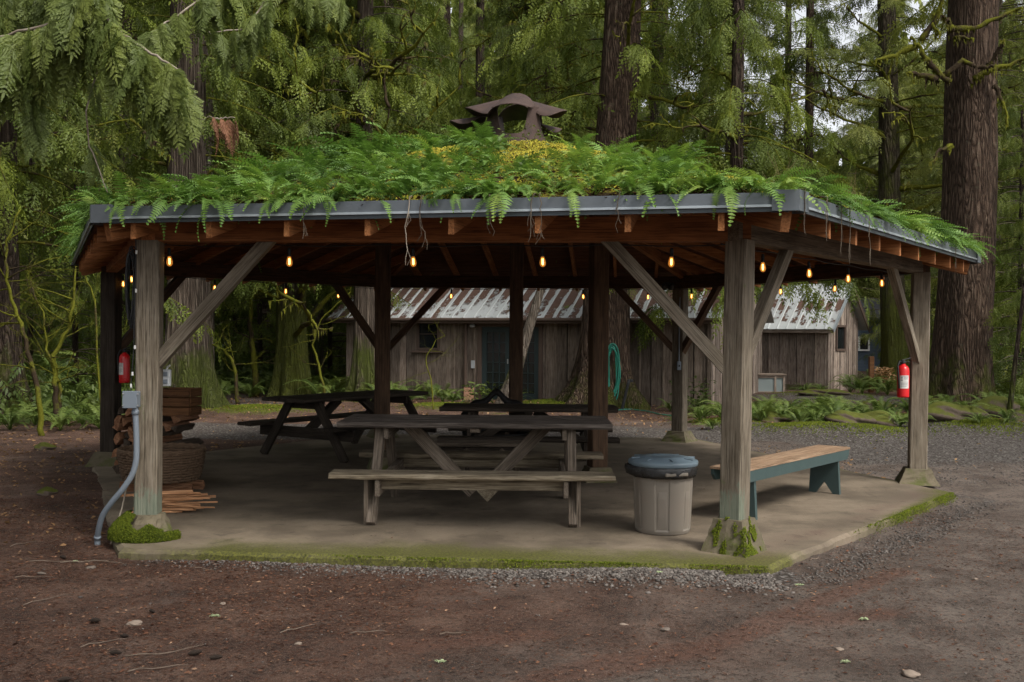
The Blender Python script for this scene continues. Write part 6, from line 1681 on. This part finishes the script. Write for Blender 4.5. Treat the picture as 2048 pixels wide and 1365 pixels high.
for px, py, s, v in ((1545, 838, .95, 3), (1570, 846, .8, 4), (1520, 850, .8, 3), (1648, 850, 1.0, 1), (1668, 858, .9, 4), (1690, 846, .9, 3), (1440, 846, .7, 3), (1455, 852, .7, 0), (1410, 838, .7, 3), (1600, 858, .7, 0), (1630, 866, .6, 1), (1800, 865, .6, 3), (1780, 860, .6, 4), (1425, 862, .5, 0), (1350, 850, .35, 1), (1500, 842, .8, 0), (1590, 840, .9, 3), (1620, 852, .9, 1), (1710, 858, .8, 0), (1730, 848, .8, 3), (1765, 850, .8, 4), (1480, 858, .6, 4), (1640, 835, 1.0, 0), (1400, 850, .6, 1), (1820, 850, .8, 1)): fern(px, py, s, *G3, var=v)
G4 = ('dark green sword fern beside the small shed', 'ferns beside the small shed')
for px, py, s in ((1700, 788, 1.0), (1725, 790, 1.1), (1755, 788, 1.2), (1775, 792, 1.0), (1740, 778, 1.1), (1610, 787, .6), (1640, 790, .5)): fern(px, py, s, *G4)
G5 = ('sword fern in the undergrowth at the left edge', 'ferns at the left edge')
for px, py, s in ((20, 860, .9), (70, 850, .9), (120, 862, .9), (165, 850, 1.0), (200, 858, .9), (40, 835, 1.0), (100, 830, 1.1), (150, 822, 1.1), (190, 828, 1.1), (240, 830, 1.0), (5, 820, 1.1), (60, 805, 1.2), (230, 805, 1.2), (130, 800, 1.2), (300, 822, .9)): fern(px, py, s, *G5)
G6 = ('sword fern on the mossy bank at the right edge', 'ferns on the bank at the right edge')
for px, py, s in ((2000, 835, .9), (2035, 840, .9), (2060, 850, .9), (2025, 815, 1.1), (1990, 812, 1.0), (1880, 858, .6), (2045, 790, 1.3), (1960, 870, .5), (2015, 868, .6), (1835, 868, .5), (2080, 820, 1.2), (1900, 850, .8), (1930, 862, .6), (1975, 845, .9), (1865, 850, .7), (2010, 825, 1.1), (1850, 835, .9)): fern(px, py, s, *G6)
# mossy rocks
def rock(px, py, sx, sy, sz, label, mossy=True):
    p = at(px, py, GZ); bm = bmesh.new(); bmesh.ops.create_icosphere(bm, subdivisions=4, radius=1); sd = rnd.random() * 90
    for v in bm.verts:
        c = v.co; n = 1 + .14 * math.sin(c.x * 3 + sd) + .12 * math.sin(c.y * 4 + sd * 2) + .09 * math.sin(c.z * 6 + c.x * 4 + sd) + .03 * math.sin(c.x * 13 + c.y * 11); v.co = Vector((c.x * sx * n, c.y * sy * n, c.z * sz * n))
    me = bpy.data.meshes.new('rock'); bm.to_mesh(me); bm.free(); Mw = Matrix.Translation((p.x, p.y, gz(p.x, p.y) + sz * .3)); o = link('rock', me, M['rockm'], None, Mw, True); tag(o, label, 'rock')
t = NT('mossy_rock'); v = t.coord((1, 1, 1)); nz = t.sep(t.n('ShaderNodeNewGeometry').outputs['Normal'])[2]; n = t.noise(v, 5, 8, .7)
mk = t.sstep(t.math('ADD', nz, t.math('MULTIPLY', t.math('SUBTRACT', n, .5), 1.6)), .35, .75)
c = t.mix(mk, t.mix(n, (.04, .03, .022), (.17, .13, .10)), t.mix(n, (.03, .035, .008), (.12, .13, .018))); t.bsdf(c, .9, t.bump(t.noise(v, 14, 8, .7), .02), spec=.2); M['rockm'] = t.m
rock(1742, 862, .42, .35, .20, 'brown rock with mossy top left of the post with the extinguisher')
rock(1748, 822, .40, .35, .20, 'dark mossy boulder beside the farther gravel track')
rock(1535, 846, .45, .4, .16, 'low rock under bright yellow moss by the brown-tipped ferns')
rock(1868, 842, .35, .3, .22, 'mossy rock at the foot of the massive right fir')
rock(2030, 850, .45, .4, .20, 'grey flat rock at the right edge of the mossy bank')
rock(1645, 795, .6, .3, .12, 'low moss-covered rock in front of the small shed wall')
rock(1905, 862, .5, .4, .22, 'mossy hump of rock in the bank left of the grey flat rock')
rock(1700, 868, .35, .3, .16, 'small mossy rock between two brown-tipped ferns')
rock(1980, 850, .55, .45, .26, 'largest mossy rock on the bank in front of the sapling')
rock(90, 900, .14, .12, .07, 'small rounded rock on the dark dirt at the left')
rock(95, 1000, .10, .08, .05, 'half-buried stone on the dirt left of the bent conduit')

# vine maples and brush on the left
def vine(px, D, pts, r, lab, tw=14):
    mb = MB(); P = [dep(a, b, D) for a, b in pts]; P[0].z = gz(P[0].x, P[0].y) - .05; Q = []
    for i in range(len(P) - 1):
        for s in range(5): Q.append(P[i].lerp(P[i + 1], s / 5) + Vector((rnd.gauss(0, .012), rnd.gauss(0, .03), 0)))
    Q.append(P[-1]); m = len(Q); mb.tube(Q, [r * (1 - .75 * k / m) for k in range(m)], 7)
    def tw_(p, d, L, r, k):
        pts = [p]
        for i in range(6): d = (d + Vector((rnd.gauss(0, .22), rnd.gauss(0, .3), rnd.gauss(.03, .18)))).normalized(); p = p + d * L / 6; pts.append(p); 
        mb.tube(pts, [r * (1 - i / 7) for i in range(7)], 4)
        if k:
            for q in (pts[2], pts[4]): tw_(q, (d + Vector((rnd.gauss(0, .8), rnd.gauss(0, .5), rnd.gauss(0, .4)))).normalized(), L * .55, r * .5, k - 1)
    for i in range(tw): tw_(Q[rnd.randrange(m // 4, m)], Vector((rnd.gauss(0, 1), rnd.gauss(0, .5), rnd.uniform(0, .8))).normalized(), rnd.uniform(.5, 1.4), r * .3, 2)
    o = mb.build('vine_maple', M['limb'], None, None, True); tag(o, lab, 'shrub')
vine(20, 16.5, [(85, 860), (75, 780), (52, 680), (22, 600), (12, 500), (40, 420)], .05, 'crooked mossy vine maple stem nearest the left edge')
vine(110, 18, [(112, 850), (112, 780), (108, 710), (135, 660), (148, 600), (150, 520)], .055, 'forked vine maple with yellow-green moss left of the dark post')
vine(110, 18, [(108, 840), (120, 780), (95, 700), (90, 640), (60, 560)], .035, 'thin bare vine maple leaning left among the left ferns')
vine(180, 17, [(205, 700), (190, 600), (165, 540), (148, 470)], .02, 'dark bare stem rising beside the left eave', 4)
vine(505, 27, [(512, 800), (508, 720), (500, 650), (505, 560), (490, 480)], .09, 'slim trunk furred with yellow moss behind the fern bed', 12)
vine(460, 24, [(476, 800), (470, 730), (448, 700), (425, 690)], .05, 'short mossy stem reaching left over the fern bed', 6)
vine(650, 25.5, [(652, 800), (640, 740), (625, 690), (640, 640), (700, 585)], .04, 'curved mossy branch stem right of the dark moss-covered cedar', 8)
vine(860, 22.5, [(868, 808), (862, 760), (850, 720), (872, 680), (890, 672)], .018, 'small mossy sapling in front of the cabin window', 5)
vine(640, 19, [(640, 430), (600, 300), (560, 200), (520, 80), (480, -60)], .02, 'long dark bare branch crossing behind the hanging cedar boughs', 3) if False else None

# bushes: rhododendron with pale buds near the fence post
def bush(px, D, s, lab, mat='shrub', n=260, hh=1.0):
    x, y = tpx(px, D); P = []; 
    for i in range(n):
        a = rnd.uniform(0, 6.28); r = s * rnd.random() ** .5; P.append((x + r * math.cos(a), y + r * math.sin(a), gz(x, y) + rnd.random() * s * 1.5 * hh))
    N = len(P); Rm = eul(rng.uniform(0, 6.28, N), rng.uniform(-.6, .6, N), rng.normal(0, .5, N)); lf = (np.array([[0, 0, 0], [.5, .2, .05], [1, 0, -.1], [.5, -.2, .05]]), np.array([[0, 1, 2], [0, 2, 3]]))
    V, F_, Tt = scatter([lf], Rm, np.array(P), rng.uniform(.08, .17, N), rng.uniform(.2, .9, N)); o = np_mesh('bush', V, F_, M[mat], Tt); tag(o, lab, 'bush')
bush(1768, 31.5, .32, 'bush with pale tan leaves behind the wooden fence post', 'salal', 420, 1.5)
bush(1870, 29, .9, 'leafy green bush between the right rear post and the massive fir', 'shrub', 500)
bush(2040, 24, 1.2, 'green leafy bush at the right edge behind the sapling', 'shrub', 800)
bush(960, 23.4, .35, 'tiny bush at the left foot of the leaning trunk', 'shrub', 120)
bush(1385, 22.8, .5, 'scrubby green bush at the right corner of the long cabin', 'shrub', 200)

# ------------------------------------------------------------------ cabins
def plank_wall(name, A, B, z0, z1f, mat, parent, out, bw=.26, batten=True, holes=(), th=.05, bt=.022):
    # boards from A to B (ground points); z1f gives the top at distance s; holes = (s0, s1, z0, z1)
    A, B = Vector(A), Vector(B); L = (B - A).length; d = (B - A).normalized(); M4 = Matrix((d, Vector(out), Vector((0, 0, 1)))).transposed().to_4x4(); M4.translation = (A.x, A.y, 0)
    # local X must be the grain (vertical): build as (z, s, depth)
    G4 = Matrix((Vector((0, 0, 1)), d, Vector(out))).transposed().to_4x4(); G4.translation = (A.x, A.y, 0)
    mb = MB(); s = 0.0; i = 0; tt = []; cur = [0.0]
    def seg(s0, s1, za, zb, zc, off, t):
        if zb - za < .02 and zc - za < .02: return
        P = [(za, s0), (zb, s0), (zc, s1), (za, s1)]; vs = [(z, ss, off) for z, ss in P] + [(z, ss, off + t) for z, ss in P]
        mb.add(vs, [(3, 2, 1, 0), (4, 5, 6, 7)] + [(k, (k + 1) % 4, 4 + (k + 1) % 4, 4 + k) for k in range(4)]); tt.extend([cur[0]] * 8)
    while s < L - .01:
        w = min(bw * rnd.uniform(.8, 1.2), L - s); off = rnd.uniform(-.006, .006); cur[0] = rnd.uniform(-.38, .32)
        cuts = [h for h in holes if h[0] < s + w - .01 and h[1] > s + .01]
        if not cuts: seg(s, s + w - .030, z0, z1f(s), z1f(s + w), off, th)
        else:
            h = cuts[0]
            if h[0] > s + .03: seg(s, h[0], z0, z1f(s), z1f(h[0]), off, th)
            a, b = max(s, h[0]), min(s + w, h[1])
            if h[2] > z0 + .03: seg(a, b, z0, h[2], h[2], off, th)
            seg(a, b, h[3], z1f(a), z1f(b), off, th)
            if h[1] < s + w - .03: seg(h[1], s + w - .006, z0, z1f(h[1]), z1f(s + w), off, th)
        if batten and s > .05 and i % 2 == 0:
            cur[0] = rnd.uniform(-.30, .25)
            inh = [h for h in holes if h[0] - .03 < s < h[1] + .03]
            if not inh: seg(s - .022, s + .022, z0, z1f(s) - .002, z1f(s) - .002, th + off, bt)
        s += w; i += 1
    cur[0] = -.75
    xs_ = sorted(set([0.0, L / 2, L] + [h[0] for h in holes] + [h[1] for h in holes]))
    for u0, u1 in zip(xs_[:-1], xs_[1:]):
        hh = [h for h in holes if h[0] <= u0 + .001 and h[1] >= u1 - .001]
        if hh:
            seg(u0, u1, z0, max(z0, hh[0][2]), max(z0, hh[0][2]), -.04, .03); seg(u0, u1, hh[0][3], z1f(u0) - .03, z1f(u1) - .03, -.04, .03)
        else: seg(u0, u1, z0, z1f(u0) - .03, z1f(u1) - .03, -.04, .03)
    o = mb.build(name, M[mat], parent, G4)
    if len(tt) == len(o.data.vertices): a_ = o.data.attributes.new('btint', 'FLOAT', 'POINT'); a_.data.foreach_set('value', tt)
    return o
def metal_roof(name, A, B, up, rise_vec, parent, cover, sp=.30, mat='roofmetal', thick=.02):
    # A,B: eave ends (3-D); rise_vec: from eave to ridge
    A, B, U = Vector(A), Vector(B), Vector(rise_vec); d = (B - A); L = d.length; d.normalize(); n = d.cross(U).normalized()
    if n.z < 0: n = -n
    xs_ = []; x = 0
    while x < L:
        xs_ += [(x, 0, 0), (x + sp * .36, 0, 0), (x + sp * .64, 0, 0), (x + sp - .035, 0, .7), (x + sp - .018, .028, 1), (x + sp + .0, .028, 1), (x + sp + .015, 0, .7)]; x += sp + .0155
    J = 14; V, F_, rib, cov = [], [], [], []
    for j in range(J + 1):
        for x, h, r in xs_:
            p = A + d * min(x, L) + U * (j / J) + n * h; V.append(tuple(p)); rib.append(r); cov.append(cover(min(x, L) / L, j / J))
    m = len(xs_)
    for j in range(J):
        for i in range(m - 1): F_.append((j * m + i, j * m + i + 1, (j + 1) * m + i + 1, (j + 1) * m + i))
    # underside, so that the sheet has thickness
    b = len(V); V += [tuple(A - n * thick), tuple(B - n * thick), tuple(B + U - n * thick), tuple(A + U - n * thick)]; rib += [1] * 4; cov += [-1] * 4
    F_ += [(b + 3, b + 2, b + 1, b)]
    for e in ((0, J * m, b + 3, b), (m - 1, b + 1, b + 2, J * m + m - 1), (0, b, b + 1, m - 1)): F_.append(e)
    M4 = Matrix.Translation(A); V = [tuple(Vector(v) - A) for v in V]
    me = bpy.data.meshes.new(name); me.from_pydata(V, [], F_)
    for nm, arr in (('rib', rib), ('cover', cov)): a_ = me.attributes.new(nm, 'FLOAT', 'POINT'); a_.data.foreach_set('value', arr)
    return link(name, me, M[mat], parent, M4)
def glazed(name, A, d, out, s0, s1, z0, z1, parent, frame_mat='cabin_trim', fw=.07, muntx=0, muntz=0, inset=.0, glass='darkglass', lay=.06):
    # window or door: frame, pane and glazing bars in the wall plane
    A = Vector(A); G4 = Matrix((Vector(d), Vector(out), Vector((0, 0, 1)))).transposed().to_4x4(); G4.translation = (A.x, A.y, 0)
    mb = MB(); o_ = lay
    for a, b, c_, e in ((s0 - fw, s1 + fw, z1, z1 + fw), (s0 - fw, s1 + fw, z0 - fw, z0)): mb.box(((a + b) / 2, o_, (c_ + e) / 2), (b - a, .06, e - c_))
    for a, b in ((s0 - fw, s0), (s1, s1 + fw)): mb.box(((a + b) / 2, o_, (z0 + z1) / 2), (b - a, .058, z1 - z0 - .002))
    w = mb.build(name, M[frame_mat], parent, G4)
    mb = MB(); mb.box(((s0 + s1) / 2, o_ - .025 - inset, (z0 + z1) / 2), (s1 - s0, .006, z1 - z0)); mb.build('pane', M[glass], w, G4)
    mb = MB()
    for i in range(1, muntx + 1): x = s0 + (s1 - s0) * i / (muntx + 1); mb.box((x, o_ - .012, (z0 + z1) / 2), (.018 if name != 'window_w' else .05, .016, z1 - z0))
    for i in range(1, muntz + 1): z = z0 + (z1 - z0) * i / (muntz + 1); mb.box(((s0 + s1) / 2, o_ - .013, z), (s1 - s0, .013, .016))
    if muntx or muntz: mb.build('glazing_bars', M[frame_mat], w, G4)
    return w, G4
def long_cabin():
    A = at(694, 790, GZ); B = at(1418, 815, GZ); A = Vector((A.x, A.y, 0)); B = Vector((B.x, B.y, 0)); d = (B - A).normalized(); back = Vector((-d.y, d.x, 0)); out = -back
    L = (B - A).length; W_ = 7.2; ze = 2.19
    t = thing('cabin', 'long weathered board-sided cabin with a debris-covered metal roof behind the shelter', 'cabin', ((A.x + B.x) / 2, (A.y + B.y) / 2, GZ)); 
    def S_(px):                      # distance along the front wall under a given picture column
        r = ray(px, 700); rx = r.x / r.y; return (rx * A.y - A.x) / (d.x - rx * d.y)
    zs = lambda px, py: (lambda p, D: dep(px, py, D).z)(0, (A + d * S_(px)).y)
    w0, w1 = S_(840), S_(877); g0, g1 = S_(966), S_(1080)
    wz0, wz1 = zs(858, 696), zs(858, 641); dz1 = zs(1000, 654)
    plank_wall('front_wall', A, B, GZ - .1, lambda s: ze + .05, 'cabin', t, out, .28, True, [(w0, w1, wz0, wz1), (g0, g1, GZ, dz1)])
    C = B + back * W_; Dd = A + back * W_
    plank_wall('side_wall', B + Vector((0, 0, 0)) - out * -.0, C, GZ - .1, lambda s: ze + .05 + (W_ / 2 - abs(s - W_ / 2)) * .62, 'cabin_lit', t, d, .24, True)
    plank_wall('side_wall', Dd, A, GZ - .1, lambda s: ze + .05 + (W_ / 2 - abs(s - W_ / 2)) * .62, 'cabin', t, -d, .28, False)
    plank_wall('back_wall', C, Dd, GZ - .1, lambda s: ze + .05, 'cabin', t, back, .4, False)
    board('corner_trim', B + out * .08 + d * .02 + Vector((0, 0, GZ)), B + out * .08 + d * .02 + Vector((0, 0, ze)), .10, .04, M['cabin'], t, up=out)
    ov = .45; e0 = A + out * ov - d * .35; e1 = B + out * ov + d * .35; e0.z = e1.z = ze - ov * .62 + .13; ru = back * (W_ / 2 + ov); ru.z = (W_ / 2 + ov) * .62
    metal_roof('roof', e0, e1, None, ru, t, lambda a, b: .10 + .25 * smoothf(b, .02, .35) - .12 * smoothf(abs(a - .40), .25, 0))
    f0 = Dd + back * ov - d * .35; f1 = C + back * ov + d * .35; f0.z = f1.z = ze - ov * .62 + .13; rb = -back * (W_ / 2 + ov); rb.z = (W_ / 2 + ov) * .62
    metal_roof('roof', f0, f1, None, rb, t, lambda a, b: .1, .6)
    fa = e0 - Vector((0, 0, .09)) + back * .02; fb = e1 - Vector((0, 0, .09)) + back * .02
    board('fascia', fa, fb, .03, .09, M['cabin_trim'], t)
    mb = MB(); mb.tube([fa + out * .05 + Vector((0, 0, .05)), fb + out * .05 + Vector((0, 0, .05))], .045, 8); mb.v = [tuple(Vector(v) - fa) for v in mb.v]; mb.build('gutter', M['cabin_trim'], t, Matrix.Translation(fa))
    # soffit
    glazed('window', A, d, out, w0, w1, wz0, wz1, t, 'cabin_trim', .06, 0, 1)
    mb = MB(); sG = Matrix((Vector(d), Vector(out), Vector((0, 0, 1)))).transposed().to_4x4(); sG.translation = (A.x, A.y, 0)
    mb.box(((w0 + w1) / 2, .11, wz0 - .10), (w1 - w0 + .34, .12, .05)); mb.build('sill', M['cabin_trim'], t, sG)
    # a pair of dark glazed doors
    gm = (g0 + g1) / 2
    mb = MB()
    for a, b, z0, z1 in ((g0 - .10, g0, GZ, dz1 + .10), (g1, g1 + .10, GZ, dz1 + .10)): mb.box(((a + b) / 2, .07, (z0 + z1) / 2), (b - a, .06, z1 - z0))
    mb.box((gm, .072, dz1 + .05), (g1 - g0 - .002, .06, .10)); mb.build('door_frame', M['cabin_trim'], t, sG)
    for a, b in ((g0, gm - .005), (gm + .005, g1)):
        mb = MB(); st = .13; z0, z1 = GZ + .01, dz1
        for u, v_ in ((a, a + st), (b - st, b)): mb.box(((u + v_) / 2, .04, (z0 + z1) / 2), (st, .05, z1 - z0))
        for u, v_ in ((z0, z0 + .18), (z1 - .14, z1)): mb.box(((a + b) / 2, .041, (u + v_) / 2), (b - a - 2 * st - .002, .05, v_ - u))
        dr = mb.build('door', M['doorpaint'], t, sG)
        mb = MB(); mb.box(((a + b) / 2, .03, (z0 + z1) / 2 + .02), (b - a - 2 * st, .008, z1 - z0 - .32)); mb.build('pane', M['darkglass'], dr, sG)
        mb = MB(); x0, x1 = a + st, b - st
        for i in (1, 2): mb.box((x0 + (x1 - x0) * i / 3, .045, (z0 + z1) / 2), (.02, .02, z1 - z0 - .33))
        for i in range(1, 6): mb.box(((x0 + x1) / 2, .0455, z0 + .18 + (z1 - z0 - .32) * i / 6), (x1 - x0, .018, .02))
        mb.build('glazing_bars', M['doorpaint'], dr, sG)
        mb = MB(); mb.box((gm + (-.06 if a < gm - .5 else .06), .085, GZ + 1.0), (.03, .04, .12), None, .008); mb.build('handle', M['brass'], dr, sG)
    s = S_(935); mb = MB(); mb.tube([Vector((s, .12, ze - .05)), Vector((s, .12, GZ))], .045, 8); mb.build('downspout', M['cabin_trim'], t, sG)
    s = S_(949); mb = MB(); mb.lathe([(.0, -.05), (.06, -.04), (.075, 0), (.06, .04), (0, .05)], 14, c=(s, .14, zs(949, 652))); mb.build('wall_lamp', M['whitebox'], t, sG, True)
    mb = MB(); mb.box((s, .09, zs(950, 729)), (.10, .03, .20), None, .004); mb.build('outlet_cover', M['whitebox'], t, sG)
    o = A + d * S_(950) + out * .35; q = thing('planter', 'square terracotta block standing beside the dark cabin doors', 'planter', (o.x, o.y, GZ)); mb = MB(); mb.box((0, 0, .16), (.26, .26, .32), None, .01); mb.build('pot', M['terracotta'], q, WM[q.name]); mb = MB(); mb.box((0, 0, .325), (.22, .22, .01)); mb.build('soil', M['soil'], q, WM[q.name])
    for s in (S_(1296), S_(1340)):
        pass
    return A, d, out
long_cabin()
def small_shed():
    c = at(1653, 783, GZ); P0 = Vector((c.x, c.y, 0)); u = Vector((.64, .77, 0)).normalized(); fl = Vector((-u.y, u.x, 0)); out = -u
    t = thing('shed', 'small weathered board shed with a steep white metal roof and a dark window', 'shed', (P0.x, P0.y, GZ)); Wd = 2.45; Ln = 3.1; ze = 2.02; sl = .98
    Lf = P0 + fl * Ln; Rb = P0 + u * Wd
    front_out = -u
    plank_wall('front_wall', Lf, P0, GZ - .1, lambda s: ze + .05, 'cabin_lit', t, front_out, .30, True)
    gw0, gw1 = .62, 1.25
    zt = dep(1690, 655, P0.y + .8).z; zb = dep(1690, 698, P0.y + .8).z
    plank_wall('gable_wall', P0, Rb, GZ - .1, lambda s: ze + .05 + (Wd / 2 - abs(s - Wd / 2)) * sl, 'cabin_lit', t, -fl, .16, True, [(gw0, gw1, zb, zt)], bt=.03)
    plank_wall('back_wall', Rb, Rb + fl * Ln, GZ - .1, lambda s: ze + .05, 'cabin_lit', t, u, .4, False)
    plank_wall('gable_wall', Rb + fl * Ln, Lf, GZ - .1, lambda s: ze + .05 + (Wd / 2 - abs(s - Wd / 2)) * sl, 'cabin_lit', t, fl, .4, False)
    glazed('window', P0, u, -fl, gw0, gw1, zb, zt, t, 'cabin_trim', .07, 0, 0)
    ov = .28
    e0 = Lf - u * ov + fl * .3; e1 = P0 - u * ov - fl * .32; e0.z = e1.z = ze + .07 - ov * sl + .04; ru = u * (Wd / 2 + ov); ru.z = (Wd / 2 + ov) * sl
    metal_roof('roof', e0, e1, None, ru, t, lambda a, b: -.14 + .30 * math.exp(-((b - .52) / .18) ** 2) + .20 * math.exp(-((b - .20) / .12) ** 2) - .5 * smoothf(b, .68, .8))
    f0 = Rb + fl * Ln + u * ov + fl * .3; f1 = Rb + u * ov - fl * .32; f0.z = f1.z = e0.z; rb = -u * (Wd / 2 + ov); rb.z = ru.z
    metal_roof('roof', f0, f1, None, rb, t, lambda a, b: -.3)
    board('barge_board', e1 + Vector((0, 0, -.05)), e1 + ru + Vector((0, 0, -.05)), .03, .14, M['flash_lip'], t)
    board('barge_board', f1 + Vector((0, 0, -.05)), f1 + rb + Vector((0, 0, -.05)), .03, .14, M['cabin_trim'], t)
    board('fascia', e0 + u * .03 - Vector((0, 0, .07)), e1 + u * .03 - Vector((0, 0, .07)), .03, .10, M['cabin'], t)
    board('skirt_board', P0 - u * .07 + fl * .0 + Vector((0, 0, GZ + .08)), Lf - u * .07 + Vector((0, 0, GZ + .08)), .03, .2, M['footing'], t)
small_shed()
def blue_house():
    A = Vector((*tpx(1640, 50), 0)); B = Vector((*tpx(1790, 50.0), 0)); t = thing('house', 'slate blue clapboard house with a white-framed window beyond the small shed', 'house', (A.x, A.y, 0)); L = (B - A).length; zt = dep(1750, 640, 50).z
    mb = MB(); z = -.1; 
    while z < zt: mb.box((L / 2, 0, z + .08), (L, .04, .17), Matrix.Rotation(R(6), 3, 'X')); z += .155
    mb.box((L / 2, 1.6, zt / 2), (L - .06, 3.0, zt)); mb.build('siding', M['blue_siding'], t, Matrix.Translation((A.x, A.y, 0)))
    s0, s1 = (dep(1705, 0, 50).x - A.x), (dep(1741, 0, 50).x - A.x); z0, z1 = dep(1720, 699, 50).z, dep(1720, 677, 50).z
    glazed('window', A, (1, 0, 0), (0, -1, 0), s0, s1, z0, z1, t, 'white_paint', .08, 1, 0, glass='darkglass', lay=.10)
    mb = MB(); mb.box((s0 + (s1 - s0) / 2, -.115, (z0 + z1) / 2), (.09, .05, z1 - z0 - .01)); mb.build('window_post', M['white_paint'], t, Matrix.Translation((A.x, A.y, 0)))
    mb = MB(); n = .35; vs = [(-.3, -n, zt - .02), (L + .3, -n, zt - .02), (L + .3, 1.7, zt + 1.0), (-.3, 1.7, zt + 1.0), (-.3, 3.5, zt - .02), (L + .3, 3.5, zt - .02)]
    vs2 = [(x, y, z + .12) for x, y, z in vs]; mb.add(vs + vs2, [(0, 1, 2, 3), (3, 2, 5, 4), (6, 9, 8, 7), (9, 10, 11, 8), (0, 6, 7, 1), (4, 5, 11, 10), (0, 3, 9, 6), (3, 4, 10, 9), (1, 7, 8, 2), (2, 8, 11, 5)])
    mb.build('roof', M['dark_roof'], t, Matrix.Translation((A.x, A.y, 0)))
blue_house()
def yard_things():
    p = at(1742, 786, GZ); mb = MB(); mb.box((0, 0, .55), (.14, .14, 1.1), None, .01)
    o = mb.build('fence_post', M['crate'], None, Matrix.Translation((p.x, p.y, GZ))); tag(o, 'brown wooden fence post beside the pale-leaved bush', 'post')
    # glazed cold frame by the shed
    A = at(1520, 786, GZ); B = at(1560, 788, GZ); t = thing('cold_frame', 'low wooden cold frame with frosted panes in front of the small shed', 'cold frame', ((A.x + B.x) / 2, A.y, GZ)); W = WM[t.name]
    w, dd, h = .80, .55, .52
    for sx in (-1, 0.35, 1):
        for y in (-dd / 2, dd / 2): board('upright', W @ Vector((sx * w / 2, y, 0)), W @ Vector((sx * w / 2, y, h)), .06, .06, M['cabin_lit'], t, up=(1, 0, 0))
    for z in (.03, h - .03):
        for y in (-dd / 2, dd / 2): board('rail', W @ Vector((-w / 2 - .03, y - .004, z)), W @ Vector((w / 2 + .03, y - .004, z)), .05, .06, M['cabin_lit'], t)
    for a, b in ((-1, .35), (.35, 1)): mb = MB(); mb.box(((a + b) * w / 4, -dd / 2 + .012, h / 2), ((b - a) * w / 2 - .06, .01, h - .12)); mb.build('pane', M['frost'], t, W)
    mb = MB(); mb.box((0, 0, h + .03), (w + .14, dd + .12, .05), None, .01); mb.build('lid', M['cabin'], t, W)
    # hose coiled on the old fir, and a standpipe beside it
    c = dep(1224, 740, 23.35); mb = MB()
    for j in range(7):
        w_ = .13 + .02 * math.sin(j * 2.1); hh = .60 - .05 * (j % 3); pts = []
        for i in range(41): a = 2 * math.pi * i / 40; pts.append((w_ * math.sin(a) + .03 * math.sin(2 * a + j), -.03 * j / 3 - .1, hh * math.cos(a) - (.12 if math.cos(a) < 0 else 0) * (j % 4) * .4))
        mb.tube(pts, .018, 6, False)
    o = mb.build('coiled_hose', M['hose'], None, Matrix.Translation(c), True); tag(o, 'coiled green garden hose hung on the massive old fir trunk', 'hose')
    a = at(1246, 822, GZ); b = dep(1258, 762, 23.2); mb = MB(); mb.tube([(a.x, 23.1, GZ), (b.x - .02, 23.15, b.z - .05), (b.x, 23.2, b.z)], .035, 8); mb.box((b.x + .03, 23.2, b.z), (.14, .06, .07), None, .01)
    o = mb.build('standpipe', M['black'], None); tag(o, 'leaning dark standpipe beside the coiled green hose', 'standpipe')
yard_things()

# ------------------------------------------------------------------ light
w = bpy.data.worlds.new('World'); S.world = w; w.use_nodes = True; nt = w.node_tree; nt.nodes.clear()
EL, AZ = R(50), R(138)
sky = nt.nodes.new('ShaderNodeTexSky'); sky.sky_type = 'NISHITA'; sky.sun_disc = False; sky.sun_elevation = EL; sky.sun_rotation = AZ; sky.air_density = 1.0; sky.dust_density = 4.0; sky.ozone_density = 1.0
hs = nt.nodes.new('ShaderNodeHueSaturation'); hs.inputs['Saturation'].default_value = .16; hs.inputs['Value'].default_value = 1.75
bg = nt.nodes.new('ShaderNodeBackground'); bg.inputs[1].default_value = .12; wo = nt.nodes.new('ShaderNodeOutputWorld')
nt.links.new(sky.outputs[0], hs.inputs['Color']); nt.links.new(hs.outputs[0], bg.inputs[0]); nt.links.new(bg.outputs[0], wo.inputs[0])
sd = bpy.data.lights.new('sun', 'SUN'); sd.energy = 2.1; sd.angle = R(16); sd.color = (1.0, .94, .83); so = bpy.data.objects.new('sun', sd); COL.objects.link(so)
# the sky's sun_rotation is measured clockwise from +Y
dirv = Vector((math.sin(AZ) * math.cos(EL), math.cos(AZ) * math.cos(EL), math.sin(EL)))
so.rotation_euler = dirv.to_track_quat('Z', 'Y').to_euler(); so.location = dirv * 50
S.view_settings.view_transform = 'Standard'; S.view_settings.look = 'None'; S.view_settings.gamma = 1.0; S.view_settings.exposure = 0.38
S.cycles.use_denoising = True; S.cycles.max_bounces = 7; S.cycles.diffuse_bounces = 4; S.cycles.transparent_max_bounces = 8; S.cycles.sample_clamp_indirect = 4.0
